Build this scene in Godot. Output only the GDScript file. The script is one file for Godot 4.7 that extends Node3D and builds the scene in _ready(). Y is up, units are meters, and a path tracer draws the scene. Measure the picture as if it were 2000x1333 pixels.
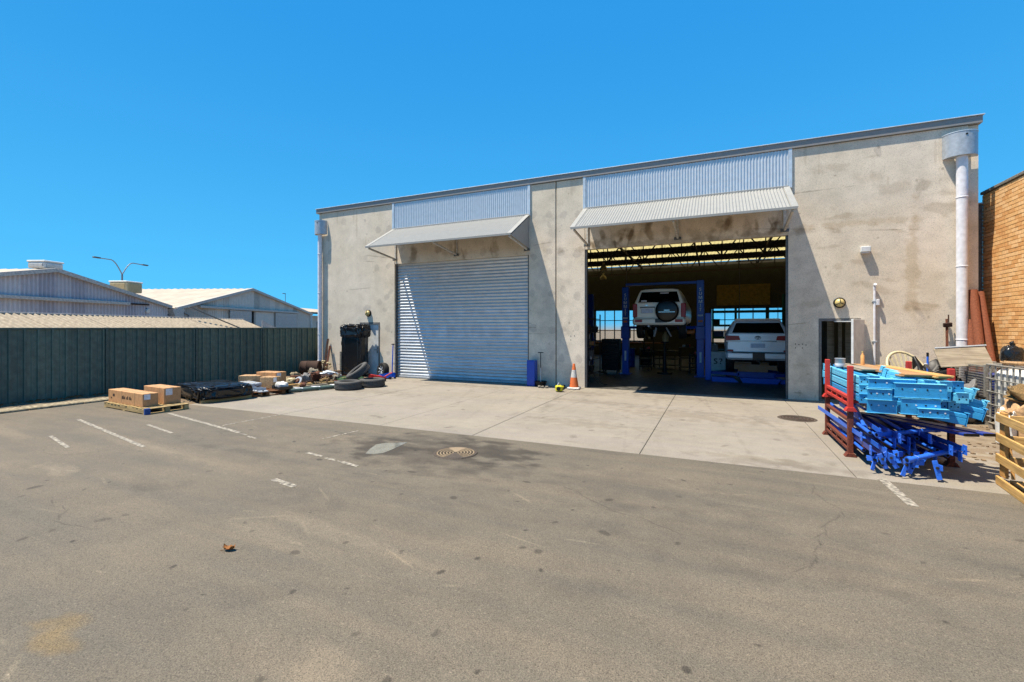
extends Node3D

const FAR := 900.0
var M := {}
var T := {}
var rng := RandomNumberGenerator.new()
var counts := {}
const NTH := ["first", "second", "third", "fourth", "fifth", "sixth", "seventh", "eighth", "ninth"]

# ------------------------------------------------------------------ mesh builder
class MB:
	var v := PackedVector3Array()
	var n := PackedVector3Array()
	var u := PackedVector2Array()
	var x := Transform3D.IDENTITY
	func tri(a: Vector3, b: Vector3, c: Vector3, na = null, nb = null, nc = null):
		var g := (b - a).cross(c - a)
		if g.length() < 1e-12:
			return
		g = g.normalized()
		var A := x * a
		var B := x * b
		var C := x * c
		v.append(A); v.append(C); v.append(B)
		n.append((x.basis * (g if na == null else na)).normalized())
		n.append((x.basis * (g if nc == null else nc)).normalized())
		n.append((x.basis * (g if nb == null else nb)).normalized())
		for q in [A, C, B]:
			u.append(Vector2(q.x, q.z))
	# corners run counter-clockwise seen from outside
	func quad(a: Vector3, b: Vector3, c: Vector3, d: Vector3, na = null, nb = null, nc = null, nd = null):
		tri(a, b, c, na, nb, nc)
		tri(a, c, d, na, nc, nd)
	func box(p: Vector3, s: Vector3, turn := Vector3.ZERO, bev := 0.0):
		var old := x
		x = x * Transform3D(Basis.from_euler(turn), p)
		var h := s / 2.0
		var b: float = minf(bev, minf(h.x, minf(h.y, h.z)) * 0.98)
		for ax in 3:
			var i := (ax + 1) % 3
			var j := (ax + 2) % 3
			for sg in [-1.0, 1.0]:
				var q := []
				for k in [[-1, -1], [1, -1], [1, 1], [-1, 1]]:
					var w := Vector3.ZERO
					w[ax] = h[ax] * sg
					w[i] = (h[i] - b) * k[0]
					w[j] = (h[j] - b) * k[1]
					q.append(w)
				if sg < 0:
					q.reverse()
				quad(q[0], q[1], q[2], q[3])
		if b > 0.0:
			for ax in 3:
				var i := (ax + 1) % 3
				var j := (ax + 2) % 3
				for si in [-1.0, 1.0]:
					for sj in [-1.0, 1.0]:
						var q := []
						for k in [-1.0, 1.0]:
							var w1 := Vector3.ZERO
							w1[ax] = (h[ax] - b) * k
							w1[i] = h[i] * si
							w1[j] = (h[j] - b) * sj
							var w2 := Vector3.ZERO
							w2[ax] = (h[ax] - b) * k
							w2[i] = (h[i] - b) * si
							w2[j] = h[j] * sj
							q.append(w1); q.append(w2)
						if si * sj > 0:
							quad(q[0], q[1], q[3], q[2]) if ((q[1] - q[0]).cross(q[2] - q[0])).dot(q[0]) > 0 else quad(q[0], q[2], q[3], q[1])
						else:
							quad(q[0], q[1], q[3], q[2]) if ((q[1] - q[0]).cross(q[2] - q[0])).dot(q[0]) > 0 else quad(q[0], q[2], q[3], q[1])
			for sx in [-1.0, 1.0]:
				for sy in [-1.0, 1.0]:
					for sz in [-1.0, 1.0]:
						var c1 := Vector3(h.x * sx, (h.y - b) * sy, (h.z - b) * sz)
						var c2 := Vector3((h.x - b) * sx, h.y * sy, (h.z - b) * sz)
						var c3 := Vector3((h.x - b) * sx, (h.y - b) * sy, h.z * sz)
						if sx * sy * sz > 0:
							tri(c1, c2, c3)
						else:
							tri(c1, c3, c2)
		x = old
	func span(lo: Vector3, hi: Vector3, bev := 0.0):
		box((lo + hi) / 2.0, hi - lo, Vector3.ZERO, bev)
	func bar(a: Vector3, b: Vector3, w: float, h: float, bev := 0.0, up := Vector3.UP):
		var d := (b - a)
		var l := d.length()
		d = d / l
		var r := up.cross(d)
		if r.length() < 0.01:
			r = Vector3.RIGHT.cross(d)
		r = r.normalized()
		var old := x
		x = x * Transform3D(Basis(r, d.cross(r), d), (a + b) / 2.0)
		box(Vector3.ZERO, Vector3(w, h, l), Vector3.ZERO, bev)
		x = old
	func cyl(a: Vector3, b: Vector3, r0: float, r1: float, seg := 12, caps := true):
		var d := (b - a).normalized()
		var e := d.cross(Vector3.UP if absf(d.y) < 0.9 else Vector3.RIGHT).normalized()
		var f := d.cross(e)
		for k in seg:
			var t0 := TAU * k / seg
			var t1 := TAU * (k + 1) / seg
			var n0 := e * cos(t0) + f * sin(t0)
			var n1 := e * cos(t1) + f * sin(t1)
			quad(a + n0 * r0, a + n1 * r0, b + n1 * r1, b + n0 * r1, n0, n1, n1, n0)
			if caps:
				if r0 > 0: tri(a, a + n1 * r0, a + n0 * r0)
				if r1 > 0: tri(b, b + n0 * r1, b + n1 * r1)
	func tube(pts: Array, r: float, seg := 8):
		for k in pts.size() - 1:
			cyl(pts[k], pts[k + 1], r, r, seg)
	# profile: [radius, height] pairs; turned round the axis from o
	func lathe(prof: Array, o: Vector3, axis := Vector3.UP, seg := 20, sharp := 0.6):
		var d := axis.normalized()
		var e := d.cross(Vector3.UP if absf(d.y) < 0.9 else Vector3.RIGHT).normalized()
		var f := d.cross(e)
		var segs := []
		for k in prof.size() - 1:
			var dr: float = prof[k + 1][0] - prof[k][0]
			var dh: float = prof[k + 1][1] - prof[k][1]
			segs.append(Vector2(dh, -dr).normalized())
		for k in prof.size() - 1:
			var na: Vector2 = segs[k]
			var nb: Vector2 = segs[k]
			if k > 0 and segs[k - 1].dot(segs[k]) > sharp: na = (segs[k] + segs[k - 1]).normalized()
			if k < segs.size() - 1 and segs[k + 1].dot(segs[k]) > sharp: nb = (segs[k] + segs[k + 1]).normalized()
			for q in seg:
				var t0 := TAU * q / seg
				var t1 := TAU * (q + 1) / seg
				var c0 := e * cos(t0) + f * sin(t0)
				var c1 := e * cos(t1) + f * sin(t1)
				var r0: float = prof[k][0]
				var r1: float = prof[k + 1][0]
				var y0: Vector3 = o + d * float(prof[k][1])
				var y1: Vector3 = o + d * float(prof[k + 1][1])
				quad(y0 + c0 * r0, y0 + c1 * r0, y1 + c1 * r1, y1 + c0 * r1, c0 * na.x + d * na.y, c1 * na.x + d * na.y, c1 * nb.x + d * nb.y, c0 * nb.x + d * nb.y)
	# polygon in (a, b) axes pushed along c
	func prism(poly: Array, o: Vector3, a: Vector3, b: Vector3, depth: float):
		var c := a.cross(b).normalized()
		var pk := PackedVector2Array(poly)
		if Geometry2D.is_polygon_clockwise(pk):
			pk.reverse()
		var idx := Geometry2D.triangulate_polygon(pk)
		var p := []
		for q in pk:
			p.append(o + a * q.x + b * q.y)
		for k in range(0, idx.size(), 3):
			var i0 := idx[k]
			var i1 := idx[k + 1]
			var i2 := idx[k + 2]
			if (pk[i1] - pk[i0]).cross(pk[i2] - pk[i0]) < 0:
				var t := i1
				i1 = i2
				i2 = t
			tri(p[i0] + c * depth, p[i1] + c * depth, p[i2] + c * depth)
			tri(p[i0], p[i2], p[i1])
		for k in p.size():
			var m := (k + 1) % p.size()
			quad(p[k], p[m], p[m] + c * depth, p[k] + c * depth)
	# rows of points; smooth normals
	func grid(rows: Array, flip := false):
		var nr := rows.size()
		var nc: int = rows[0].size()
		var nn := []
		for i in nr:
			var line := []
			for j in nc:
				var a: Vector3 = rows[mini(i + 1, nr - 1)][j] - rows[maxi(i - 1, 0)][j]
				var b: Vector3 = rows[i][mini(j + 1, nc - 1)] - rows[i][maxi(j - 1, 0)]
				var g := b.cross(a).normalized()
				line.append(-g if flip else g)
			nn.append(line)
		for i in nr - 1:
			for j in nc - 1:
				if flip:
					quad(rows[i][j], rows[i + 1][j], rows[i + 1][j + 1], rows[i][j + 1], nn[i][j], nn[i + 1][j], nn[i + 1][j + 1], nn[i][j + 1])
				else:
					quad(rows[i][j], rows[i][j + 1], rows[i + 1][j + 1], rows[i + 1][j], nn[i][j], nn[i][j + 1], nn[i + 1][j + 1], nn[i + 1][j])
	# corrugated sheet: from o along a (across the waves) and b (along them), waves stand up along c
	func corr(o: Vector3, a: Vector3, b: Vector3, pitch: float, amp: float, per := 6):
		var la := a.length()
		var cnt := int(round(la / pitch * per))
		var c := a.cross(b).normalized()
		var ad := a / la
		for k in cnt:
			var s0 := la * k / cnt
			var s1 := la * (k + 1) / cnt
			var f0 := TAU * s0 / pitch
			var f1 := TAU * s1 / pitch
			var p0 := o + ad * s0 + c * amp * sin(f0)
			var p1 := o + ad * s1 + c * amp * sin(f1)
			var m0 := (c - ad * amp * TAU / pitch * cos(f0)).normalized()
			var m1 := (c - ad * amp * TAU / pitch * cos(f1)).normalized()
			quad(p0, p1, p1 + b, p0 + b, m0, m1, m1, m0)
	func mesh() -> ArrayMesh:
		var arr := []
		arr.resize(Mesh.ARRAY_MAX)
		arr[Mesh.ARRAY_VERTEX] = v
		arr[Mesh.ARRAY_NORMAL] = n
		arr[Mesh.ARRAY_TEX_UV] = u
		var m := ArrayMesh.new()
		m.add_surface_from_arrays(Mesh.PRIMITIVE_TRIANGLES, arr)
		var st := SurfaceTool.new()
		st.create_from(m, 0)
		st.index()
		return st.commit()

# ------------------------------------------------------------------ nodes
func numbered(parent: Node, called: String) -> String:
	var key := str(parent.get_instance_id()) + called
	var k: int = counts.get(key, 0)
	counts[key] = k + 1
	return called if k == 0 else "%s_%03d" % [called, k]

func tag(o: Node, label := "", category := "", group := "", kind := ""):
	if label: o.set_meta("label", label)
	if category: o.set_meta("category", category)
	if group: o.set_meta("group", group)
	if kind: o.set_meta("kind", kind)

func thing(called: String, label: String, category: String, at := Vector3.ZERO, turn := 0.0, group := "", parent: Node = self) -> Node3D:
	var o := Node3D.new()
	o.name = numbered(parent, called)
	parent.add_child(o)
	o.position = at
	o.rotation.y = turn
	tag(o, label, category, group, "thing")
	return o

func put(parent: Node, called: String, b, mat: Material, at := Vector3.ZERO, turn := Vector3.ZERO) -> MeshInstance3D:
	var o := MeshInstance3D.new()
	o.name = numbered(parent, called)
	o.mesh = b.mesh() if b is MB else b
	o.material_override = mat
	o.cast_shadow = GeometryInstance3D.SHADOW_CASTING_SETTING_ON
	parent.add_child(o)
	o.position = at
	o.rotation = turn
	return o

func group_node(parent: Node, called: String, at := Vector3.ZERO, turn := Vector3.ZERO) -> Node3D:
	var o := Node3D.new()
	o.name = numbered(parent, called)
	parent.add_child(o)
	o.position = at
	o.rotation = turn
	return o

func copy_of(o: Node3D, called: String, at: Vector3, turn: Vector3, label := "") -> Node3D:
	var c = o.duplicate()
	c.name = numbered(self, called)
	add_child(c)
	c.position = at
	c.rotation = turn
	if label: c.set_meta("label", label)
	return c

func rf(a: float, b: float) -> float:
	return rng.randf_range(a, b)

# ------------------------------------------------------------------ textures and materials
func noise_bytes(w: int, h: int, freq: float, sd: int, oct := 4, kind := FastNoiseLite.TYPE_SIMPLEX_SMOOTH) -> PackedByteArray:
	var f := FastNoiseLite.new()
	f.noise_type = kind
	f.seed = sd
	f.frequency = freq
	f.fractal_octaves = oct
	f.fractal_type = FastNoiseLite.FRACTAL_FBM if oct > 1 else FastNoiseLite.FRACTAL_NONE
	return f.get_image(w, h, false, false, true).get_data()

func seamless(size: int, freq: float, sd: int, lo: float, hi: float, oct := 4, gamma := 1.0) -> ImageTexture:
	var f := FastNoiseLite.new()
	f.noise_type = FastNoiseLite.TYPE_SIMPLEX_SMOOTH
	f.seed = sd
	f.frequency = freq
	f.fractal_octaves = oct
	var im := f.get_seamless_image(size, size, false, false, 0.15, true)
	var d := im.get_data()
	for k in d.size():
		d[k] = int(clampf((lo + (hi - lo) * pow(d[k] / 255.0, gamma)) * 255.0, 0, 255))
	var im2 := Image.create_from_data(size, size, false, Image.FORMAT_L8, d)
	im2.convert(Image.FORMAT_RGB8)
	im2.generate_mipmaps()
	return ImageTexture.create_from_image(im2)

func speckle(size: int, lo: float, hi: float, sd: int) -> ImageTexture:
	var r := RandomNumberGenerator.new()
	r.seed = sd
	var soft := noise_bytes(size, size, 0.35, sd, 1)
	var d := PackedByteArray()
	d.resize(size * size)
	for k in size * size:
		var q := r.randf()
		var val := lo + (hi - lo) * (0.55 * soft[k] / 255.0 + 0.45 * r.randf())
		if q < 0.02: val = hi * 1.12
		elif q < 0.07: val = lo * 0.8
		d[k] = int(clampf(val * 255.0, 0, 255))
	var im2 := Image.create_from_data(size, size, false, Image.FORMAT_L8, d)
	im2.convert(Image.FORMAT_RGB8)
	im2.generate_mipmaps()
	return ImageTexture.create_from_image(im2)

func wood_tex(sd: int) -> ImageTexture:
	var f := FastNoiseLite.new()
	f.seed = sd
	f.frequency = 0.02
	f.fractal_octaves = 4
	var im := Image.create(256, 256, false, Image.FORMAT_RGB8)
	for y in 256:
		for x in 256:
			var t := f.get_noise_2d(x * 0.35, y * 6.0) * 0.5 + 0.5
			var k := f.get_noise_2d(x * 0.6 + 900.0, y * 1.2) * 0.5 + 0.5
			var val := 0.62 + 0.34 * t + 0.14 * (k - 0.5)
			im.set_pixel(x, y, Color(val, val * (0.96 + 0.04 * k), val * (0.9 + 0.1 * t)))
	im.generate_mipmaps()
	return ImageTexture.create_from_image(im)

# pale ground with small ragged chips and scratches of another tone
func chipped_tex(size: int, sd: int, count: int, col: Color, base: float) -> ImageTexture:
	var r := RandomNumberGenerator.new()
	r.seed = sd
	var n := noise_bytes(size, size, 0.03, sd, 4)
	var im := Image.create(size, size, false, Image.FORMAT_RGB8)
	for y in size:
		for x in size:
			var v := base + (1.0 - base) * n[y * size + x] / 255.0
			im.set_pixel(x, y, Color(v, v, v))
	for k in count:
		var w := r.randi_range(1, 5)
		var h := r.randi_range(1, 5)
		if k % 4 == 0: w = r.randi_range(8, 40); h = 1
		if k % 9 == 0: h = r.randi_range(8, 30); w = 1
		var p := Vector2i(r.randi_range(0, size - 42), r.randi_range(0, size - 42))
		var t := r.randf_range(0.3, 0.95)
		for y in h:
			for x in w:
				if r.randf() < 0.8:
					var q := p + Vector2i(x, y)
					im.set_pixelv(q, im.get_pixelv(q).lerp(col, t))
	im.generate_mipmaps()
	return ImageTexture.create_from_image(im)

# c: base colour in sRGB
func mat(called: String, c: Color, rough := 0.7, metal := 0.0, tex := "mott", sc := 1.0, bump := 0.0, bump_tex := "mott", local := false) -> StandardMaterial3D:
	var m := StandardMaterial3D.new()
	m.resource_name = called
	m.albedo_color = c
	m.roughness = rough
	m.metallic = metal
	m.cull_mode = BaseMaterial3D.CULL_DISABLED
	if tex != "":
		m.albedo_texture = T[tex]
		m.uv1_triplanar = true
		m.uv1_world_triplanar = not local
		m.uv1_scale = Vector3.ONE * sc
		m.uv1_triplanar_sharpness = 4.0
		if bump != 0.0:
			m.heightmap_enabled = true
			m.heightmap_texture = T[bump_tex]
			m.heightmap_scale = bump
	M[called] = m
	return m

func glass_mat(called: String, c: Color, alpha: float, rough := 0.03) -> StandardMaterial3D:
	var m := StandardMaterial3D.new()
	m.resource_name = called
	m.transparency = BaseMaterial3D.TRANSPARENCY_ALPHA
	m.albedo_color = Color(c.r, c.g, c.b, alpha)
	m.roughness = rough
	m.cull_mode = BaseMaterial3D.CULL_DISABLED
	M[called] = m
	return m

# a map of one large surface: columns run over u (metres from u0 to u1), rows over v
class SurfaceMap:
	var w: int
	var h: int
	var u0: float
	var u1: float
	var v0: float
	var v1: float
	var r := PackedFloat32Array()
	var g := PackedFloat32Array()
	var b := PackedFloat32Array()
	var edge: PackedByteArray
	func start(ww, hh, a0, a1, b0, b1):
		w = ww; h = hh; u0 = a0; u1 = a1; v0 = b0; v1 = b1
		r.resize(w * h); g.resize(w * h); b.resize(w * h)
	# a blot of matter whose outline is broken up by noise; col multiplies
	func blot(cu: float, cv: float, ru: float, rv: float, col: Color, strength: float, turn := 0.0, ragged := 0.6, soft := 0.35):
		var big := maxf(ru, rv) * (1.0 + ragged)
		var x0 := clampi(int((cu - big - u0) / (u1 - u0) * w), 0, w - 1)
		var x1 := clampi(int((cu + big - u0) / (u1 - u0) * w), 0, w - 1)
		var y0 := clampi(int((cv - big - v0) / (v1 - v0) * h), 0, h - 1)
		var y1 := clampi(int((cv + big - v0) / (v1 - v0) * h), 0, h - 1)
		var ca := cos(turn)
		var sa := sin(turn)
		for y in range(y0, y1 + 1):
			var dv := v0 + (v1 - v0) * (y + 0.5) / h - cv
			for x in range(x0, x1 + 1):
				var du := u0 + (u1 - u0) * (x + 0.5) / w - cu
				var a := (du * ca + dv * sa) / ru
				var c := (-du * sa + dv * ca) / rv
				var k := y * w + x
				var d := sqrt(a * a + c * c) + ragged * (edge[k] / 255.0 - 0.5) * 2.0
				var t := clampf((1.0 - d) / soft + 0.5, 0.0, 1.0) * strength
				if t > 0.0:
					r[k] *= 1.0 - t + t * col.r
					g[k] *= 1.0 - t + t * col.g
					b[k] *= 1.0 - t + t * col.b
	func texture() -> ImageTexture:
		var d := PackedByteArray()
		d.resize(w * h * 3)
		for k in w * h:
			d[3 * k] = int(clampf(pow(r[k], 0.4545) * 255.0, 0, 255))
			d[3 * k + 1] = int(clampf(pow(g[k], 0.4545) * 255.0, 0, 255))
			d[3 * k + 2] = int(clampf(pow(b[k], 0.4545) * 255.0, 0, 255))
		var im := Image.create_from_data(w, h, false, Image.FORMAT_RGB8, d)
		im.generate_mipmaps()
		return ImageTexture.create_from_image(im)

func map_mat(called: String, s: SurfaceMap, rough: float, det: String, det_sc: float, bump: float) -> StandardMaterial3D:
	var m := StandardMaterial3D.new()
	m.resource_name = called
	m.albedo_texture = s.texture()
	m.roughness = rough
	m.cull_mode = BaseMaterial3D.CULL_DISABLED
	m.detail_enabled = true
	m.detail_albedo = T[det]
	m.detail_blend_mode = BaseMaterial3D.BLEND_MODE_MUL
	m.detail_uv_layer = BaseMaterial3D.DETAIL_UV_2
	m.uv2_triplanar = true
	m.uv2_world_triplanar = true
	m.uv2_scale = Vector3.ONE * det_sc
	M[called] = m
	return m

# flat or upright meshes whose uv is taken from world metres on a SurfaceMap
func mapped(b: MB, s: SurfaceMap, upright := false) -> ArrayMesh:
	for k in b.v.size():
		var p := b.v[k]
		var vv := p.y if upright else p.z
		b.u[k] = Vector2((p.x - s.u0) / (s.u1 - s.u0), (vv - s.v0) / (s.v1 - s.v0))
	return b.mesh()

func _ready():
	rng.seed = 7
	make_camera_and_light()
	make_textures()
	make_materials()
	make_ground()
	make_warehouse()
	make_workshop()
	make_surroundings()
	make_left_yard()
	make_right_yard()

func make_camera_and_light():
	var cam := Camera3D.new()
	cam.name = "camera"
	cam.projection = Camera3D.PROJECTION_FRUSTUM
	cam.near = 0.1
	cam.far = FAR
	cam.size = 2.0 * 0.1 * 666.5 / 894.0
	cam.frustum_offset = Vector2(0, -0.1 * 26.5 / 894.0)
	cam.position = Vector3(0, 1.9, 14.1)
	cam.rotation.y = atan(400.0 / 894.0)
	add_child(cam)
	cam.current = true
	var env := Environment.new()
	env.background_mode = Environment.BG_SKY
	var sm := ProceduralSkyMaterial.new()
	sm.sky_top_color = Color(0.112, 0.425, 0.665)
	sm.sky_horizon_color = Color(0.277, 0.61, 0.775)
	sm.sky_curve = 0.2
	sm.sky_energy_multiplier = 1.04
	sm.ground_bottom_color = Color(0.36, 0.33, 0.29)
	sm.ground_horizon_color = Color(0.6, 0.6, 0.58)
	sm.sun_angle_max = 0.5
	var sky := Sky.new()
	sky.sky_material = sm
	env.sky = sky
	env.tonemap_mode = Environment.TONE_MAPPER_LINEAR
	env.tonemap_exposure = 1.82
	env.sdfgi_enabled = true
	env.ssao_enabled = true
	env.ssil_enabled = true
	var we := WorldEnvironment.new()
	we.name = "world_environment"
	we.environment = env
	add_child(we)
	var sun := DirectionalLight3D.new()
	sun.name = "sun"
	sun.light_energy = 1.6
	sun.light_color = Color(1.0, 0.955, 0.88)
	sun.light_angular_distance = 0.5
	sun.shadow_enabled = true
	add_child(sun)
	sun.look_at_from_position(Vector3.ZERO, Vector3(1.56, -4.73, -1.09), Vector3.UP)

func make_textures():
	T.mott = seamless(512, 0.02, 11, 0.72, 1.0, 5)
	T.soft = seamless(512, 0.012, 12, 0.86, 1.0, 3)
	T.dirty = seamless(512, 0.025, 13, 0.42, 1.05, 5)
	T.fine = speckle(512, 0.84, 1.0, 14)
	T.faint = seamless(512, 0.015, 18, 0.93, 1.0, 3)
	T.gravel = speckle(512, 0.58, 1.0, 15)
	T.wood = wood_tex(16)
	T.chipped = chipped_tex(512, 19, 420, Color(0.42, 0.30, 0.22), 0.9)
	T.scuffed = chipped_tex(512, 20, 60, Color(1.0, 1.0, 0.97), 0.78)
	T.rough_height = speckle(512, 0.2, 0.8, 17)

func make_materials():
	mat("ground_sand", Color(0.60, 0.53, 0.43), 0.95, 0, "dirty", 0.3)
	mat("dirt", Color(0.60, 0.51, 0.40), 0.97, 0, "dirty", 0.9, 1.2, "gravel")
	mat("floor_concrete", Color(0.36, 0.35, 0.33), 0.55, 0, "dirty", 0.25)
	mat("joint", Color(0.36, 0.33, 0.28), 0.95, 0, "mott", 2.0)
	mat("kerb", Color(0.72, 0.66, 0.54), 0.9, 0, "dirty", 0.7, 0.3, "gravel")
	mat("paint_line", Color(0.70, 0.665, 0.60), 0.85, 0, "dirty", 1.1)
	mat("cladding", Color(0.80, 0.82, 0.84), 0.38, 0.35, "faint", 0.6)
	mat("flashing", Color(0.82, 0.86, 0.89), 0.4, 0.3, "soft", 0.6)
	mat("cap_metal", Color(0.56, 0.55, 0.54), 0.5, 0.1, "faint", 0.7)
	mat("canopy_white", Color(0.575, 0.575, 0.56), 0.55, 0.0, "faint", 0.5)
	mat("canopy_frame", Color(0.84, 0.83, 0.80), 0.55, 0.0, "mott", 0.8)
	mat("shutter", Color(0.80, 0.82, 0.83), 0.36, 0.45, "faint", 0.5)
	mat("shutter_b", Color(0.77, 0.79, 0.80), 0.40, 0.45, "faint", 0.4)
	mat("shutter_c", Color(0.82, 0.84, 0.86), 0.33, 0.45, "soft", 0.3)
	mat("guide", Color(0.42, 0.42, 0.42), 0.5, 0.4, "mott", 1.0)
	mat("door_white", Color(0.86, 0.87, 0.87), 0.5, 0.0, "soft", 0.6)
	mat("frame_grey", Color(0.48, 0.47, 0.46), 0.6, 0.0, "mott", 1.2)
	mat("pvc", Color(0.90, 0.90, 0.92), 0.35, 0.0, "soft", 0.8)
	mat("galv", Color(0.70, 0.73, 0.76), 0.45, 0.3, "soft", 1.4)
	mat("steel_dark", Color(0.22, 0.21, 0.21), 0.55, 0.2, "mott", 1.0)
	mat("truss_steel", Color(0.24, 0.17, 0.14), 0.7, 0.0, "mott", 1.0)
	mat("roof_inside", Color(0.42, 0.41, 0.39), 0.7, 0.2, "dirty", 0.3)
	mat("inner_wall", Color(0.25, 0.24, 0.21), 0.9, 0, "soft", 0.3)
	mat("inner_yellow", Color(0.55, 0.45, 0.20), 0.9, 0, "mott", 0.4)
	var sk := mat("skylight", Color(0.90, 0.87, 0.74), 0.6, 0, "soft", 0.5)
	sk.backlight_enabled = true
	sk.backlight = Color(1.0, 0.95, 0.76)
	glass_mat("clear_glass", Color(0.85, 0.93, 0.95), 0.12)
	var cg := glass_mat("dark_glass", Color(0.02, 0.022, 0.025), 0.93)
	cg.roughness = 0.06
	mat("fence_green", Color(0.36, 0.44, 0.40), 0.5, 0.0, "scuffed", 0.3)
	mat("fence_green_b", Color(0.34, 0.42, 0.385), 0.5, 0.0, "scuffed", 0.27)
	mat("fence_green_c", Color(0.385, 0.465, 0.42), 0.5, 0.0, "scuffed", 0.33)
	mat("fence_rail", Color(0.31, 0.39, 0.36), 0.5, 0.0, "mott", 0.8)
	mat("old_fence", Color(0.55, 0.54, 0.42), 0.9, 0.0, "dirty", 1.0)
	mat("shed_wall", Color(0.74, 0.72, 0.74), 0.75, 0.0, "faint", 0.35)
	mat("shed_wall_b", Color(0.68, 0.66, 0.69), 0.75, 0.0, "faint", 0.35)
	mat("shed_wall_c", Color(0.80, 0.78, 0.79), 0.75, 0.0, "faint", 0.35)
	mat("shed_wall_warm", Color(0.80, 0.77, 0.73), 0.75, 0.0, "faint", 0.3)
	mat("shed_warm_b", Color(0.73, 0.70, 0.66), 0.75, 0.0, "faint", 0.35)
	mat("shed_warm_c", Color(0.85, 0.82, 0.78), 0.75, 0.0, "faint", 0.35)
	mat("shed_trim", Color(0.80, 0.77, 0.74), 0.7, 0.0, "mott", 0.8)
	mat("shed_roof", Color(0.72, 0.67, 0.60), 0.85, 0.0, "soft", 0.1)
	mat("asbestos", Color(0.72, 0.66, 0.57), 0.95, 0.0, "mott", 0.6)
	mat("cooler", Color(0.80, 0.73, 0.58), 0.7, 0.0, "soft", 1.0)
	mat("cooler_white", Color(0.86, 0.86, 0.85), 0.6, 0.0, "soft", 1.0)
	mat("brick_a", Color(0.92, 0.71, 0.46), 0.9, 0.0, "soft", 2.0)
	mat("brick_b", Color(0.87, 0.64, 0.39), 0.9, 0.0, "soft", 2.0)
	mat("brick_c", Color(0.94, 0.75, 0.52), 0.9, 0.0, "soft", 2.0)
	mat("mortar", Color(0.58, 0.42, 0.26), 0.95, 0.0, "mott", 2.0)
	mat("pine", Color(0.92, 0.74, 0.45), 0.75, 0.0, "wood", 1.0, 0.0, "mott", true)
	mat("pine_dark", Color(0.87, 0.66, 0.37), 0.75, 0.0, "wood", 1.1, 0.0, "mott", true)
	mat("pallet_wood", Color(0.80, 0.70, 0.50), 0.85, 0.0, "wood", 1.0, 0.0, "mott", true)
	mat("brown_wood", Color(0.55, 0.36, 0.20), 0.85, 0.0, "wood", 1.0, 0.0, "mott", true)
	mat("board_grey", Color(0.70, 0.66, 0.59), 0.9, 0.0, "wood", 0.8, 0.0, "mott", true)
	mat("ply", Color(0.79, 0.61, 0.42), 0.8, 0.0, "wood", 0.7, 0.0, "mott", true)
	mat("cardboard", Color(0.76, 0.57, 0.39), 0.85, 0.0, "soft", 1.5)
	mat("cardboard_pale", Color(0.78, 0.63, 0.46), 0.85, 0.0, "mott", 1.5)
	mat("print_dark", Color(0.25, 0.19, 0.15), 0.85, 0.0, "mott", 3.0)
	mat("paper", Color(0.88, 0.88, 0.90), 0.8, 0.0, "soft", 2.0)
	mat("black_plastic", Color(0.10, 0.105, 0.115), 0.24, 0.0, "soft", 1.0, 1.0, "mott")
	mat("rubber", Color(0.33, 0.325, 0.32), 0.8, 0.0, "mott", 2.0, 0.2, "fine")
	mat("rubber_new", Color(0.07, 0.07, 0.07), 0.75, 0.0, "mott", 2.0)
	mat("blue_tag", Color(0.16, 0.33, 0.60), 0.7, 0.0, "mott", 2.0)
	mat("red_paint", Color(0.80, 0.17, 0.10), 0.45, 0.0, "chipped", 1.1)
	mat("blue_paint", Color(0.05, 0.20, 0.62), 0.4, 0.0, "chipped", 1.1)
	mat("lift_blue", Color(0.04, 0.28, 0.70), 0.35, 0.0, "chipped", 1.1)
	mat("lift_white", Color(0.85, 0.87, 0.9), 0.5, 0.0, "soft", 1.0)
	mat("beam_blue", Color(0.40, 0.77, 0.91), 0.42, 0.0, "chipped", 1.1)
	mat("beam_blue_deep", Color(0.20, 0.60, 0.82), 0.42, 0.0, "chipped", 1.1)
	mat("scaffold_blue", Color(0.17, 0.42, 0.85), 0.4, 0.0, "chipped", 1.1)
	mat("scaffold_navy", Color(0.10, 0.22, 0.56), 0.4, 0.0, "chipped", 1.1)
	mat("stillage_red", Color(0.74, 0.20, 0.16), 0.6, 0.0, "chipped", 1.1)
	mat("stillage_rust", Color(0.55, 0.26, 0.17), 0.75, 0.0, "dirty", 2.0)
	mat("rust", Color(0.47, 0.26, 0.17), 0.9, 0.0, "dirty", 2.0)
	mat("rust_pipe", Color(0.60, 0.34, 0.22), 0.85, 0.0, "mott", 2.0)
	mat("rust_dark", Color(0.30, 0.19, 0.14), 0.9, 0.0, "dirty", 2.0)
	mat("cone_orange", Color(0.84, 0.42, 0.19), 0.6, 0.0, "chipped", 1.1)
	mat("cone_white", Color(0.85, 0.84, 0.82), 0.5, 0.0, "mott", 2.0)
	mat("yellow_paint", Color(0.78, 0.76, 0.10), 0.5, 0.0, "chipped", 1.1)
	mat("black_steel", Color(0.07, 0.07, 0.075), 0.5, 0.2, "mott", 2.0)
	mat("chrome", Color(0.80, 0.80, 0.80), 0.22, 1.0, "soft", 2.0)
	mat("lamp_glass", Color(0.85, 0.76, 0.50), 0.35, 0.0, "soft", 3.0)
	mat("chair_plastic", Color(0.83, 0.78, 0.63), 0.5, 0.0, "soft", 2.0)
	mat("tank_white", Color(0.88, 0.88, 0.86), 0.5, 0.0, "soft", 1.0, 0.6, "mott")
	mat("cage_steel", Color(0.72, 0.71, 0.68), 0.45, 0.5, "mott", 2.0)
	mat("concrete_light", Color(0.62, 0.59, 0.53), 0.9, 0.0, "dirty", 1.5)
	mat("straw", Color(0.62, 0.50, 0.32), 0.95, 0.0, "dirty", 4.0)
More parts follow.
